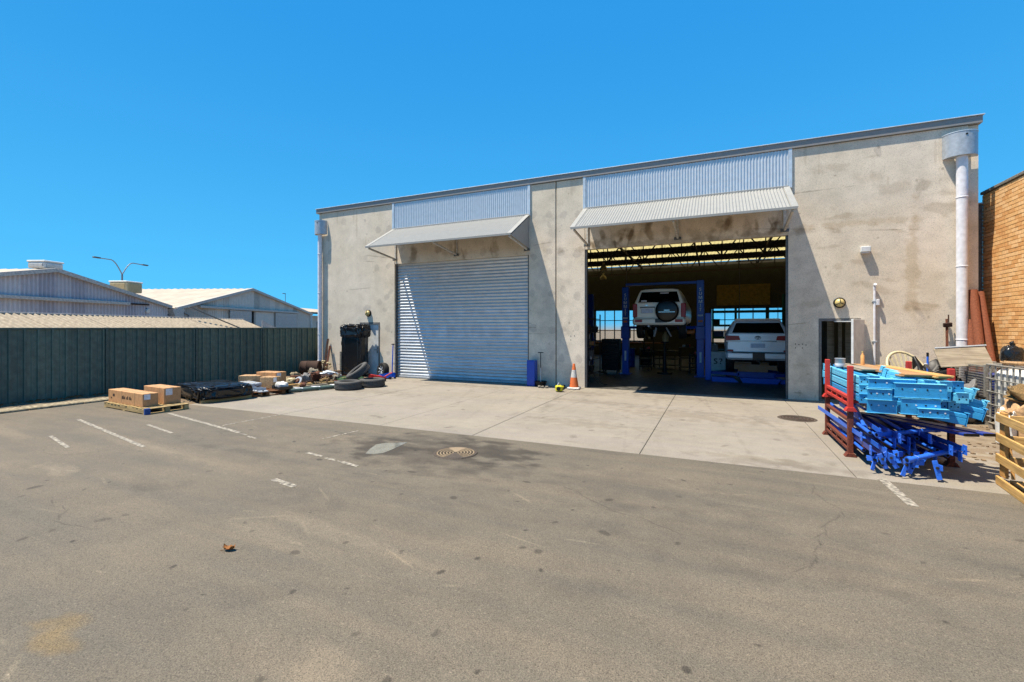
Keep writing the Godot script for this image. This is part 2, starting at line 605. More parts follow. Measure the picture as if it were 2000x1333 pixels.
	mat("leaf_green", Color(0.28, 0.42, 0.12), 0.7, 0.0, "mott", 3.0)
	mat("rag_green", Color(0.18, 0.36, 0.20), 0.9, 0.0, "dirty", 3.0)
	mat("car_white", Color(0.86, 0.84, 0.78), 0.25, 0.0, "", 1.0)
	mat("car_silver", Color(0.82, 0.84, 0.87), 0.28, 0.35, "", 1.0)
	M.car_white.clearcoat_enabled = true
	M.car_silver.clearcoat_enabled = true
	mat("tail_red", Color(0.55, 0.02, 0.03), 0.35, 0.0, "", 1.0)
	mat("tail_clear", Color(0.85, 0.82, 0.80), 0.15, 0.0, "", 1.0)
	mat("car_black", Color(0.03, 0.03, 0.032), 0.35, 0.0, "", 1.0)
	mat("plate", Color(0.74, 0.78, 0.86), 0.5, 0.0, "soft", 1.0)
	mat("underbody", Color(0.09, 0.085, 0.08), 0.8, 0.1, "dirty", 2.0)
	mat("orange_lamp", Color(0.86, 0.45, 0.16), 0.5, 0.0, "soft", 1.0)
	mat("teal", Color(0.05, 0.33, 0.33), 0.8, 0.0, "mott", 1.0)
	mat("jug", Color(0.66, 0.60, 0.45), 0.5, 0.0, "soft", 1.0)
	mat("cast_iron", Color(0.62, 0.54, 0.43), 0.7, 0.1, "mott", 3.0)
	mat("iron_dark", Color(0.40, 0.35, 0.30), 0.75, 0.1, "dirty", 3.0)
	mat("hole", Color(0.02, 0.02, 0.02), 1.0, 0.0, "", 1.0)
	mat("wet_steel", Color(0.52, 0.55, 0.56), 0.35, 0.3, "mott", 2.0)
	mat("puddle_water", Color(0.47, 0.47, 0.44), 0.05, 0.0, "soft", 1.0)
	M.puddle_water.metallic_specular = 0.9
	mat("dry_leaf", Color(0.60, 0.38, 0.16), 0.8, 0.0, "mott", 8.0)
	mat("pole_grey", Color(0.45, 0.47, 0.50), 0.5, 0.3, "", 1.0)

# ------------------------------------------------------------------ ground
func make_ground():
	var b := MB.new()
	b.quad(Vector3(-400, -0.08, 400), Vector3(400, -0.08, 400), Vector3(400, -0.08, -400), Vector3(-400, -0.08, -400))
	tag(put(self, "ground", b, M.ground_sand), "", "", "", "structure")

	# asphalt
	var s := SurfaceMap.new()
	s.start(2048, 1024, -17.0, 9.0, 6.5, 14.6)
	var n1 := noise_bytes(2048, 1024, 0.0045, 21, 4)
	var n2 := noise_bytes(2048, 1024, 0.022, 22, 4)
	var n3 := noise_bytes(2048, 1024, 0.18, 23, 2)
	s.edge = n2
	var r := RandomNumberGenerator.new()
	r.seed = 5
	for y in 1024:
		for x in 2048:
			var k := y * 2048 + x
			var st := n1[((y * 5) % 1024) * 2048 + (x / 2)] / 255.0
			var a := n1[k] / 255.0
			var c := n2[k] / 255.0
			var val := 0.76 + 0.28 * a + 0.18 * c + 0.20 * st + 0.14 * (n3[k] / 255.0 - 0.5) + 0.05 * r.randf()
			var warm := (st - 0.5) * 0.05 + (a - 0.5) * 0.04
			var chip := r.randf()
			if chip < 0.006: val *= 1.55
			elif chip < 0.016: val *= 0.62
			s.r[k] = 0.180 * val * (1.0 + warm)
			s.g[k] = 0.150 * val
			s.b[k] = 0.107 * val * (1.0 - warm)
	var dark := Color(0.5, 0.5, 0.52)
	# wet, oily ground round the gully and the old puddle
	s.blot(-4.0, 8.2, 1.35, 0.75, Color(0.52, 0.51, 0.5), 0.8, 0.1, 0.8, 0.8)
	s.blot(-3.3, 7.9, 0.75, 0.5, Color(0.55, 0.53, 0.5), 0.9, 0.0, 0.9, 0.5)
	s.blot(-4.8, 8.35, 0.45, 0.42, Color(0.6, 0.58, 0.55), 0.9, 0.0, 0.8, 0.5)
	for q in [[-6.35, 10.9, 0.42, 0.22], [-6.1, 10.95, 0.22, 0.12], [-2.6, 9.3, 0.30, 0.15], [-4.2, 10.55, 0.5, 0.3], [-1.5, 7.15, 0.3, 0.12], [0.5, 7.02, 0.35, 0.12], [1.25, 7.03, 0.3, 0.1], [-7.2, 9.0, 0.9, 0.35], [-1.2, 8.6, 0.9, 0.5], [0.4, 9.6, 1.1, 0.5]]:
		s.blot(q[0], q[1], q[2], q[3], dark, 0.22, 0.0, 0.9, 0.9)
	for k in 190:
		var z := lerpf(7.2, 13.6, pow(r.randf(), 0.8))
		var sz := r.randf_range(0.009, 0.022) * (1.0 if k > 40 else 1.8)
		s.blot(r.randf_range(-9, 4), z, sz * r.randf_range(1, 2), sz, Color(0.32, 0.31, 0.30), r.randf_range(0.45, 0.95), r.randf() * 3.0, 0.5, 0.4)
	# scuffs of pale dust, chalk and a spill of yellow sand
	for q in [[-8.1, 11.0, 0.35, 0.12, 0.75], [-3.3, 10.9, 0.9, 0.10, 0.45], [-3.6, 11.2, 0.8, 0.12, 0.35], [-2.0, 12.3, 0.25, 0.18, 0.5], [-9.0, 9.75, 2.2, 0.12, 0.35], [-12.2, 10.2, 1.6, 0.12, 0.4], [-7.0, 9.85, 1.6, 0.10, 0.35], [1.6, 7.55, 0.9, 0.06, 0.35], [0.2, 8.6, 0.5, 0.05, 0.3]]:
		s.blot(q[0], q[1], q[2], q[3], Color(1.55, 1.5, 1.45), q[4], 0.12, 1.0, 0.8)
	s.blot(-3.75, 12.66, 0.20, 0.11, Color(1.45, 1.2, 0.75), 0.8, 0.2, 0.9, 0.8)
	for k in 70:
		s.blot(r.randf_range(-9, 4), r.randf_range(7.5, 13.5), r.randf_range(0.02, 0.25), r.randf_range(0.008, 0.02), Color(1.5, 1.48, 1.42), r.randf_range(0.3, 0.8), r.randf_range(-0.6, 0.6), 0.5, 0.8)
	# tyre tracks sweeping towards the doors
	for q in [[-5.0, 9.6, 3.2, 0.10, 0.10], [-4.0, 10.3, 3.4, 0.10, 0.16], [-7.5, 9.5, 3.0, 0.12, -0.03], [0.5, 8.7, 2.6, 0.1, -0.35], [-1.2, 11.0, 2.4, 0.12, -0.45]]:
		s.blot(q[0], q[1], q[2], q[3], Color(0.80, 0.80, 0.81), 0.25, q[4], 1.2, 0.9)
	# cracks: short ragged runs joined end to end
	for q in [[-9.5, 10.6, 0.1, 14], [0.6, 9.9, -0.5, 16], [-1.6, 8.9, 0.25, 10], [-6.6, 11.6, 0.5, 9]]:
		var cx: float = q[0]
		var cz: float = q[1]
		var ang: float = q[2]
		for j in q[3]:
			ang += r.randf_range(-0.5, 0.5)
			s.blot(cx, cz, 0.10, 0.006, Color(0.45, 0.44, 0.43), 0.7, ang, 0.25, 0.8)
			cx += cos(ang) * 0.16
			cz += sin(ang) * 0.16
	var am := map_mat("asphalt", s, 0.9, "gravel", 0.5, 0.0)
	am.heightmap_enabled = false
	b = MB.new()
	var xs := [-40.0, -17.0, -14.95, -11.9, 9.0, 40.0]
	b.quad(Vector3(-14.95, 0, 45), Vector3(30, 0, 45), Vector3(30, 0, 7.05), Vector3(-14.95, 0, 7.05))
	tag(put(self, "asphalt_yard", mapped(b, s), am), "", "", "", "structure")

	# dirt between the fence and the concrete, slightly heaped against the fence
	var rows := []
	for i in 41:
		var line := []
		for j in 15:
			var x := lerpf(-15.6, -11.85, j / 14.0)
			var z := lerpf(-2.0, 7.05, i / 40.0)
			var y := 0.012 + 0.035 * (1.0 - j / 14.0) * (0.5 + rf(0.0, 1.0)) + rf(0.0, 0.012)
			if j == 14: y = -0.02
			line.append(Vector3(x, y, z))
		rows.append(line)
	b = MB.new()
	b.grid(rows, true)
	tag(put(self, "dirt_ground", b, M.dirt), "", "", "", "structure")
	rows = []
	for i in 41:
		var line := []
		for j in 5:
			line.append(Vector3(lerpf(-15.6, -14.9, j / 4.0), 0.05 + rf(0, 0.03), lerpf(7.0, 17.0, i / 40.0)))
		rows.append(line)
	b = MB.new()
	b.grid(rows, true)
	tag(put(self, "dirt_strip", b, M.dirt), "", "", "", "structure")
	# kerb of separate blocks
	var k := thing("kerb", "low pale concrete kerb along the foot of the green fence", "kerb")
	k.set_meta("kind", "structure")
	for i in 10:
		b = MB.new()
		b.span(Vector3(-14.92, -0.05, 7.06 + i * 1.0), Vector3(-14.36, 0.045 + rf(0, 0.01), 7.05 + i * 1.0 + 0.992), 0.015)
		put(k, "kerb_stone", b, M.kerb)
	# concrete apron in slabs
	var c := SurfaceMap.new()
	c.start(2048, 768, -15.5, 6.5, -0.2, 7.2)
	n1 = noise_bytes(2048, 768, 0.006, 31, 4)
	n2 = noise_bytes(2048, 768, 0.03, 32, 4)
	n3 = noise_bytes(2048, 768, 0.2, 33, 2)
	c.edge = n2
	for y in 768:
		for x in 2048:
			var q := y * 2048 + x
			var st := n1[((y * 4) % 768) * 2048 + (x / 3)] / 255.0
			var val := 0.80 + 0.20 * n1[q] / 255.0 + 0.14 * n2[q] / 255.0 + 0.12 * st + 0.08 * (n3[q] / 255.0 - 0.5) + 0.04 * r.randf()
			c.r[q] = 0.268 * val
			c.g[q] = 0.236 * val
			c.b[q] = 0.191 * val * (1.04 - 0.1 * st)
	for q in [[-2.6, 5.2, 1.0, 0.3], [-0.6, 3.5, 1.4, 0.5], [-3.5, 1.2, 0.7, 0.25], [0.4, 6.7, 0.6, 0.25], [1.2, 6.75, 0.5, 0.2], [-8.0, 1.0, 1.8, 0.3], [-9.3, 3.4, 1.2, 0.3], [-0.9, 1.0, 1.5, 0.35], [-2.9, 2.6, 1.2, 0.2], [3.9, 2.6, 0.9, 0.8], [4.0, 0.9, 1.0, 0.7], [3.6, 4.4, 1.0, 0.7]]:
		c.blot(q[0], q[1], q[2], q[3], Color(0.72, 0.68, 0.62), 0.5, 0.1, 1.0, 0.8)
	c.blot(4.1, 3.7, 1.1, 1.5, Color(0.84, 0.68, 0.50), 0.65, 0.2, 1.0, 0.5)
	c.blot(4.6, 1.6, 1.3, 1.2, Color(0.84, 0.70, 0.52), 0.6, 0.0, 1.0, 0.5)
	for j in 120:
		var sz := r.randf_range(0.015, 0.05)
		c.blot(r.randf_range(-11, 4), r.randf_range(0.3, 6.9), sz * r.randf_range(1, 3), sz, Color(0.55, 0.52, 0.5), r.randf_range(0.3, 0.8), r.randf() * 3, 0.6, 0.7)
	for j in 34:
		c.blot(r.randf_range(-11, 2), r.randf_range(0.3, 6.5), r.randf_range(0.5, 2.0), r.randf_range(0.02, 0.07), Color(0.84, 0.83, 0.82), r.randf_range(0.3, 0.7), r.randf_range(1.1, 1.8), 1.0, 0.9)
	var cm := map_mat("apron_concrete", c, 0.88, "fine", 0.45, 0.0)
	var ap := group_node(self, "concrete_apron")
	ap.set_meta("kind", "structure")
	b = MB.new()
	b.span(Vector3(-11.9, -0.07, 0.0), Vector3(6.0, -0.03, 7.04))
	put(ap, "slab_bed", b, M.joint)
	var cuts := [-11.9, -8.68, -5.97, -3.93, -1.06, 1.62, 6.0]
	for i in cuts.size() - 1:
		b = MB.new()
		b.span(Vector3(cuts[i] + 0.005, -0.055, 0.002), Vector3(cuts[i + 1] - 0.005, -0.001 - 0.0015 * (i % 2), 7.035), 0.006)
		put(ap, "slab", mapped(b, c), cm)

	# painted bay lines, worn away in places
	line_mark(Vector2(-12.02, 9.14), Vector2(-8.29, 9.86), 0.07, 0.12)
	line_mark(Vector2(-10.65, 10.09), Vector2(-9.35, 10.37), 0.06, 0.2)
	line_mark(Vector2(-10.15, 8.85), Vector2(-8.91, 9.10), 0.06, 0.25)
	line_mark(Vector2(-11.05, 7.97), Vector2(-7.85, 8.58), 0.085, 0.08)
	line_mark(Vector2(-7.75, 8.62), Vector2(-7.16, 8.77), 0.06, 0.55)
	line_mark(Vector2(-5.66, 9.04), Vector2(-4.46, 9.26), 0.07, 0.35)
	line_mark(Vector2(-5.06, 10.10), Vector2(-4.57, 10.18), 0.085, 0.15)
	line_mark(Vector2(1.89, 6.98), Vector2(1.91, 7.93), 0.10, 0.25)
	line_mark(Vector2(-8.72, 8.31), Vector2(-8.67, 7.06), 0.05, 0.35)
	line_mark(Vector2(-6.13, 8.30), Vector2(-6.01, 7.58), 0.05, 0.45)

	make_gully(Vector3(-3.6, 0.0, 8.14), 0.31, "gully_grate", "round cast iron gully grate with ribs in stained asphalt", "grate")
	var mh := thing("manhole_cover", "round ribbed manhole cover set in the concrete apron", "manhole cover", Vector3(1.53, 0.0, 2.96))
	b = MB.new()
	b.lathe([[0.0, 0.004], [0.30, 0.004], [0.30, 0.0]], Vector3.ZERO, Vector3.UP, 32)
	put(mh, "lid", b, M.rust_dark)
	b = MB.new()
	b.lathe([[0.31, 0.0], [0.31, 0.007], [0.35, 0.007], [0.36, 0.0]], Vector3.ZERO, Vector3.UP, 32)
	put(mh, "frame_ring", b, M.iron_dark)
	for i in 4:
		b = MB.new()
		b.lathe([[0.055 + i * 0.065, 0.004], [0.055 + i * 0.065, 0.010], [0.085 + i * 0.065, 0.010], [0.085 + i * 0.065, 0.004]], Vector3.ZERO, Vector3.UP, 28)
		put(mh, "rib", b, M.iron_dark)

	# shallow water left in the oily hollow
	b = MB.new()
	b.prism([Vector2(-0.100, -0.380), Vector2(-0.220, -0.150), Vector2(-0.320, 0.110), Vector2(-0.250, 0.250), Vector2(-0.100, 0.320), Vector2(0.060, 0.430), Vector2(0.090, 0.190), Vector2(0.120, -0.060), Vector2(0.120, -0.250), Vector2(0.030, -0.350)], Vector3(-4.72, 0.0, 8.34), Vector3.RIGHT, Vector3.FORWARD, 0.004)
	tag(put(self, "puddle", b, M.puddle_water), "", "", "", "structure")
	var lf := thing("dry_leaf", "curled brown dry leaf lying on the open asphalt", "leaf", Vector3(-3.79, 0.0, 11.53), 0.4)
	rows = []
	for i in 5:
		var line := []
		for j in 7:
			var t := j / 6.0 - 0.5
			var wdt := 0.03 * (1.0 - 2.6 * t * t)
			line.append(Vector3(t * 0.10, 0.006 + 0.02 * pow(absf(i - 2) / 2.0, 2) + 0.02 * t * t * 4 + (0.012 if (i + j) % 3 == 0 else 0.0), (i - 2) * wdt * 0.5))
		rows.append(line)
	b = MB.new()
	b.grid(rows)
	put(lf, "blade", b, M.dry_leaf)
	b = MB.new()
	b.tube([Vector3(-0.07, 0.004, 0.01), Vector3(-0.03, 0.012, 0), Vector3(0.05, 0.014, 0)], 0.0025, 5)
	put(lf, "stalk", b, M.brown_wood)

func line_mark(a: Vector2, c: Vector2, w: float, gone: float):
	var b := MB.new()
	var d := (c - a)
	var l := d.length()
	d /= l
	var p := Vector2(-d.y, d.x)
	var f := FastNoiseLite.new()
	f.seed = int(l * 1000)
	f.frequency = 3.5
	f.fractal_octaves = 3
	var cell := 0.022
	var na := int(l / cell)
	var nw := maxi(3, int(w / cell))
	for i in na:
		for j in nw:
			var t := f.get_noise_2d(i * cell, j * cell * 1.5) * 0.5 + 0.5
			var edge := 0.12 if (j == 0 or j == nw - 1) else 0.0
			if t < 0.12 + gone * 0.5 + edge * 0.6 + rf(-0.05, 0.05):
				continue
			var o := a + d * (i * cell) + p * ((j - nw / 2.0) * w / nw)
			var e := d * cell
			var g := p * (w / nw)
			b.quad(Vector3(o.x, 0.004, o.y), Vector3(o.x + g.x, 0.004, o.y + g.y), Vector3(o.x + e.x + g.x, 0.004, o.y + e.y + g.y), Vector3(o.x + e.x, 0.004, o.y + e.y))
	# keep faces up
	for k in b.n.size():
		b.n[k] = Vector3.UP
	if b.v.size() > 0:
		tag(put(self, "painted_line", b, M.paint_line), "", "", "", "structure")

func make_gully(at: Vector3, rad: float, called: String, label: String, cat: String):
	var t := thing(called, label, cat, at)
	var b := MB.new()
	b.lathe([[0.0, 0.003], [rad * 0.98, 0.003]], Vector3.ZERO, Vector3.UP, 36)
	put(t, "pit", b, M.hole)
	b = MB.new()
	b.lathe([[rad * 0.95, 0.0], [rad * 0.95, 0.014], [rad * 1.05, 0.014], [rad * 1.08, 0.0]], Vector3.ZERO, Vector3.UP, 36)
	put(t, "frame_ring", b, M.iron_dark)
	# curved bars fan out to both sides between solid top and bottom plates
	var ax := Vector3(0.913, 0, -0.408)
	var az := Vector3(0.408, 0, 0.913)
	for side in [-1.0, 1.0]:
		for i in 6:
			var r0 := rad * (0.14 + 0.15 * i)
			b = MB.new()
			var pts := []
			for j in 9:
				var a := lerpf(-1.08, 1.08, j / 8.0)
				pts.append((ax * cos(a) * side + az * sin(a)) * r0 + Vector3(0, 0.009, 0))
			for j in 8:
				b.bar(pts[j], pts[j + 1], rad * 0.07, 0.010)
			put(t, "curved_bar", b, M.cast_iron)
		b = MB.new()
		var poly := []
		for j in 11:
			var a: float = lerpf(1.08, PI - 1.08, j / 10.0) * side
			poly.append(Vector2(cos(a), sin(a)) * rad * 0.94)
		poly.append(Vector2.ZERO)
		b.prism(poly, Vector3(0, 0.004, 0), ax, -az, 0.011)
		put(t, "web_plate", b, M.cast_iron if side > 0 else M.iron_dark)

# ------------------------------------------------------------------ warehouse
func make_wall_map() -> SurfaceMap:
	var s := SurfaceMap.new()
	s.start(2048, 768, -15.2, 5.8, 0.0, 7.0)
	var n1 := noise_bytes(2048, 768, 0.004, 41, 5)
	var n2 := noise_bytes(2048, 768, 0.02, 42, 5)
	var n3 := noise_bytes(2048, 768, 0.15, 43, 2)
	s.edge = n2
	var r := RandomNumberGenerator.new()
	r.seed = 9
	for y in 768:
		for x in 2048:
			var q := y * 2048 + x
			var st := n1[((y / 3)) * 2048 + ((x * 3) % 2048)] / 255.0
			var a := n1[q] / 255.0
			var c := n2[q] / 255.0
			var val := 0.80 + 0.20 * a + 0.20 * c + 0.10 * st + 0.07 * (n3[q] / 255.0 - 0.5) + 0.03 * r.randf()
			s.r[q] = 0.75 * val
			s.g[q] = 0.655 * val * (1.0 + 0.015 * (a - 0.5))
			s.b[q] = 0.525 * val * (1.0 + 0.08 * (a - 0.5))
	# grey filler over the lifting and tie points
	for k in 46:
		var px := r.randf_range(-14.7, 5.4)
		s.blot(px, r.randf_range(0.4, 6.4), r.randf_range(0.06, 0.17), r.randf_range(0.06, 0.17), Color(0.78, 0.78, 0.80), r.randf_range(0.35, 0.9), r.randf() * 3.0, 0.7, 0.22)
	for x in [-14.6, -12.0, -11.5, -5.5, -4.95, -4.5, -4.05]:
		for y in [0.9, 1.9, 3.0, 4.3, 5.6]:
			s.blot(x + r.randf_range(-0.08, 0.08), y + r.randf_range(-0.1, 0.1), 0.11, 0.13, Color(0.80, 0.80, 0.82), 0.75, 0.0, 0.6, 0.22)
	# trowelled repairs and damp: a tan band round the panel at the door end
	s.blot(4.35, 3.25, 0.13, 1.35, Color(0.83, 0.77, 0.68), 0.7, 0.0, 0.9, 0.6)
	s.blot(3.2, 4.52, 1.3, 0.09, Color(0.84, 0.79, 0.70), 0.65, 0.0, 0.9, 0.6)
	s.blot(4.5, 2.4, 0.3, 0.10, Color(0.82, 0.77, 0.70), 0.6, 0.0, 0.9, 0.6)
	s.blot(4.55, 5.3, 0.14, 0.16, Color(0.72, 0.70, 0.67), 0.75, 0.0, 0.7, 0.5)
	s.blot(4.9, 4.75, 0.25, 0.12, Color(0.76, 0.73, 0.7), 0.6, 0.0, 0.9, 0.5)
	for k in 30:
		s.blot(r.randf_range(2.0, 5.4), r.randf_range(0.3, 6.5), r.randf_range(0.05, 0.4), r.randf_range(0.03, 0.12), Color(0.78, 0.75, 0.70), r.randf_range(0.2, 0.6), r.randf_range(-0.3, 0.3), 1.0, 0.7)
	for k in 40:
		s.blot(r.randf_range(-15, 5.4), r.randf_range(0.3, 6.5), r.randf_range(0.1, 0.6), r.randf_range(0.05, 0.3), Color(1.10, 1.10, 1.10), r.randf_range(0.2, 0.6), r.randf_range(-0.3, 0.3), 1.0, 0.8)
	# rust and soot runs on the lintels
	for k in 54:
		var left := k % 3 == 0
		var x := r.randf_range(-11.0, -5.9) if left else r.randf_range(-3.7, 1.65)
		s.blot(x, r.randf_range(4.4, 4.95), r.randf_range(0.03, 0.14), r.randf_range(0.06, 0.30), Color(0.50, 0.44, 0.36), r.randf_range(0.3, 0.85) * (0.6 if left else 1.0), r.randf_range(-0.4, 0.4), 0.9, 0.7)
	s.blot(-1.0, 4.42, 3.0, 0.09, Color(0.55, 0.49, 0.41), 0.6, 0.0, 1.2, 0.8)
	s.blot(-4.9, 2.2, 0.5, 2.3, Color(0.80, 0.80, 0.82), 0.45, 0.0, 1.0, 0.8)
	s.blot(2.2, 1.5, 0.25, 1.5, Color(0.82, 0.80, 0.78), 0.5, 0.0, 1.2, 0.8)
	for k in 60:
		s.blot(r.randf_range(-15, 5.4), r.randf_range(0.05, 0.7), r.randf_range(0.02, 0.08), r.randf_range(0.02, 0.07), Color(0.55, 0.52, 0.47), r.randf_range(0.3, 0.8), 0.0, 0.6, 0.6)
	# drips down from the cap and the lintels
	for k in 46:
		s.blot(r.randf_range(-14.9, 5.3), r.randf_range(5.2, 6.6), r.randf_range(0.012, 0.04), r.randf_range(0.15, 0.7), Color(0.80, 0.77, 0.72), r.randf_range(0.25, 0.7), 0.0, 0.8, 0.4)
	# pits
	for k in 160:
		var sz := r.randf_range(0.010, 0.03)
		s.blot(r.randf_range(-14.9, 5.3), r.randf_range(0.1, 6.5), sz, sz * r.randf_range(0.7, 1.6), Color(0.62, 0.60, 0.57), r.randf_range(0.4, 0.9), 0.0, 0.5, 0.4)
	# fine cracks
	for k in 30:
		s.blot(r.randf_range(-14, 5.2), r.randf_range(0.5, 6.3), r.randf_range(0.2, 0.8), 0.012, Color(0.6, 0.58, 0.55), 0.8, r.randf_range(-0.15, 0.15), 0.9, 0.7)
	return s

func make_warehouse():
	var fl := group_node(self, "workshop_floor")
	fl.set_meta("kind", "structure")
	var b := MB.new()
	b.span(Vector3(-15.0, -0.07, -18.2), Vector3(5.5, -0.003, -0.002))
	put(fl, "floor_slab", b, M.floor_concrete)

	var w := thing("warehouse", "tall pale concrete workshop with two canopied bays under a metal parapet cap", "warehouse")
	var s := make_wall_map()
	var wm := map_mat("wall_concrete", s, 0.92, "fine", 0.3, 0.0)
	var zt := -0.2
	# front wall in precast panels
	b = MB.new()
	b.span(Vector3(-14.95, -0.06, zt), Vector3(-12.93, 6.62, 0))
	b.span(Vector3(-12.93, 2.10, zt), Vector3(-11.92, 6.62, 0))
	b.span(Vector3(-11.92, -0.06, zt), Vector3(-11.22, 6.62, 0))
	put(w, "wall_panel", mapped(b, s, true), wm)
	b = MB.new()
	b.span(Vector3(-11.22, 4.32, zt), Vector3(-5.70, 5.64, -0.012))
	put(w, "wall_panel", mapped(b, s, true), wm)
	b = MB.new()
	b.span(Vector3(-5.70, -0.06, zt), Vector3(-4.765, 6.62, 0), 0.012)
	put(w, "wall_panel", mapped(b, s, true), wm)
	b = MB.new()
	b.span(Vector3(-4.735, -0.06, zt), Vector3(-3.79, 6.62, 0), 0.012)
	put(w, "wall_panel", mapped(b, s, true), wm)
	b = MB.new()
	b.span(Vector3(-3.79, 4.36, zt), Vector3(1.74, 5.64, -0.012))
	put(w, "wall_panel", mapped(b, s, true), wm)
	b = MB.new()
	b.span(Vector3(1.74, -0.06, zt), Vector3(2.42, 6.62, 0))
	b.span(Vector3(2.42, 2.13, zt), Vector3(3.32, 6.62, 0))
	b.span(Vector3(3.32, -0.06, zt), Vector3(5.36, 6.62, 0))
	put(w, "wall_panel", mapped(b, s, true), wm)
	b = MB.new()
	b.span(Vector3(-4.76, -0.05, zt + 0.01), Vector3(-4.74, 6.6, -0.035))
	put(w, "joint_sealant", b, M.joint)
	# corner columns that show at both ends
	b = MB.new()
	b.span(Vector3(5.38, -0.06, -0.6), Vector3(5.56, 6.62, -0.05))
	put(w, "corner_column", mapped(b, s, true), wm)
	b = MB.new()
	b.span(Vector3(-15.13, -0.06, -0.6), Vector3(-14.97, 6.62, -0.04))
	put(w, "corner_column", mapped(b, s, true), wm)
	# other walls
	b = MB.new()
	b.span(Vector3(5.38, -0.06, -18.2), Vector3(5.55, 6.4, -0.62))
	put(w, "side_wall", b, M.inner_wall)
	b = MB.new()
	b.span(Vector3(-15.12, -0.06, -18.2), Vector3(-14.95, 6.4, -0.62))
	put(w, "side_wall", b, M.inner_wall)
	var wins := [[-7.9, -4.5, 0.95, 3.12], [-0.35, 3.7, 0.9, 3.15]]
	b = MB.new()
	b.span(Vector3(-14.94, -0.06, -18.2), Vector3(-7.9, 6.1, -18.0))
	b.span(Vector3(-4.5, -0.06, -18.2), Vector3(-0.35, 6.1, -18.0))
	b.span(Vector3(3.7, -0.06, -18.2), Vector3(5.37, 6.1, -18.0))
	for q in wins:
		b.span(Vector3(q[0], -0.06, -18.2), Vector3(q[1], q[2], -18.0))
		b.span(Vector3(q[0], q[3], -18.2), Vector3(q[1], 6.1, -18.0))
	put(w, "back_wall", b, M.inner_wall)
	b = MB.new()
	b.span(Vector3(0.0, 3.3, -17.98), Vector3(3.0, 4.6, -17.95))
	put(w, "yellow_wall_panel", b, M.inner_yellow)
	for q in wins:
		var win := group_node(w, "window")
		var nx := 5
		var ny := 3
		b = MB.new()
		for i in nx + 1:
			var x := lerpf(q[0] + 0.03, q[1] - 0.03, i / float(nx))
			b.span(Vector3(x - 0.03, q[2], -18.14), Vector3(x + 0.03, q[3], -18.06))
		put(win, "mullions", b, M.steel_dark)
		b = MB.new()
		for j in ny + 1:
			var y := lerpf(q[2] + 0.03, q[3] - 0.03, j / float(ny))
			b.span(Vector3(q[0], y - 0.025, -18.13), Vector3(q[1], y + 0.025, -18.07))
		put(win, "transoms", b, M.steel_dark)
		for i in nx:
			for j in ny:
				b = MB.new()
				var x0 := lerpf(q[0], q[1], i / float(nx)) + 0.03
				var x1 := lerpf(q[0], q[1], (i + 1) / float(nx)) - 0.03
				var y0 := lerpf(q[2], q[3], j / float(ny)) + 0.025
				var y1 := lerpf(q[2], q[3], (j + 1) / float(ny)) - 0.025
				b.quad(Vector3(x0, y0, -18.1), Vector3(x1, y0, -18.1), Vector3(x1, y1, -18.1), Vector3(x0, y1, -18.1))
				put(win, "pane", b, M.clear_glass)
	# roof with translucent strips
	var cuts := [-0.21, -10.6, -11.9, -14.2, -15.1, -17.4, -17.95]
	for i in cuts.size() - 1:
		b = MB.new()
		var z0: float = cuts[i + 1]
		var z1: float = cuts[i]
		b.corr(Vector3(-15.1, 6.45 + z0 * 0.018, z0), Vector3(20.6, 0, 0), Vector3(0, (z1 - z0) * 0.018, z1 - z0), 0.19, 0.008, 6)
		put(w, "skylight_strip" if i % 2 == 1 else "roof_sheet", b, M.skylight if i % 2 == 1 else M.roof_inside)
	for z in [-2.9, -8.0, -13.0]:
		var tr := group_node(w, "roof_truss", Vector3(0, 0, z))
		b = MB.new()
		b.bar(Vector3(-14.9, 5.0, 0), Vector3(5.3, 5.0, 0), 0.09, 0.09)
		put(tr, "bottom_chord", b, M.truss_steel)
		b = MB.new()
		b.bar(Vector3(-14.9, 6.12, 0), Vector3(5.3, 6.12, 0), 0.09, 0.09)
		put(tr, "top_chord", b, M.truss_steel)
		var x := -14.9
		var up := true
		while x < 5.0:
			b = MB.new()
			b.bar(Vector3(x, 5.0 if up else 6.12, 0), Vector3(x + 0.84, 6.12 if up else 5.0, 0), 0.06, 0.05)
			put(tr, "web_bar", b, M.truss_steel)
			b = MB.new()
			b.bar(Vector3(x + 0.84, 5.0, 0), Vector3(x + 0.84, 6.12, 0), 0.045, 0.045)
			put(tr, "web_post", b, M.truss_steel)
			x += 0.84
			up = not up
	for x in [-9.0, -4.6, -1.0, 2.3]:
		b = MB.new()
		b.bar(Vector3(x, 6.22, -0.3), Vector3(x, 5.92, -17.8), 0.08, 0.12)
		put(w, "purlin", b, M.truss_steel)
	# cap along the parapet
	b = MB.new()
	b.span(Vector3(-15.22, 6.63, -0.30), Vector3(5.60, 6.80, 0.055), 0.006)
	put(w, "parapet_cap", b, M.cap_metal)
	b = MB.new()
	b.span(Vector3(-15.24, 6.802, -0.32), Vector3(5.63, 6.822, 0.085), 0.004)
	put(w, "cap_lip", b, M.flashing)
	# cladding above each bay
	for q in [[-11.26, -5.68], [-3.80, 1.78]]:
		var cl := group_node(w, "cladding")
		b = MB.new()
		b.span(Vector3(q[0], 5.64, zt), Vector3(q[1], 6.62, -0.02))
		put(cl, "backing", b, M.guide)
		b = MB.new()
		b.corr(Vector3(q[0] + 0.05, 5.60, 0.022), Vector3(q[1] - q[0] - 0.1, 0, 0), Vector3(0, 1.02, 0), 0.076, 0.009, 6)
		put(cl, "corrugated_sheet", b, M.cladding)
		for x in [q[0], q[1]]:
			b = MB.new()
			b.span(Vector3(x - 0.045, 5.60, 0.003), Vector3(x + 0.045, 6.63, 0.045), 0.004)
			put(cl, "edge_flashing", b, M.flashing)
	make_canopy(w, -11.26, -5.66, true)
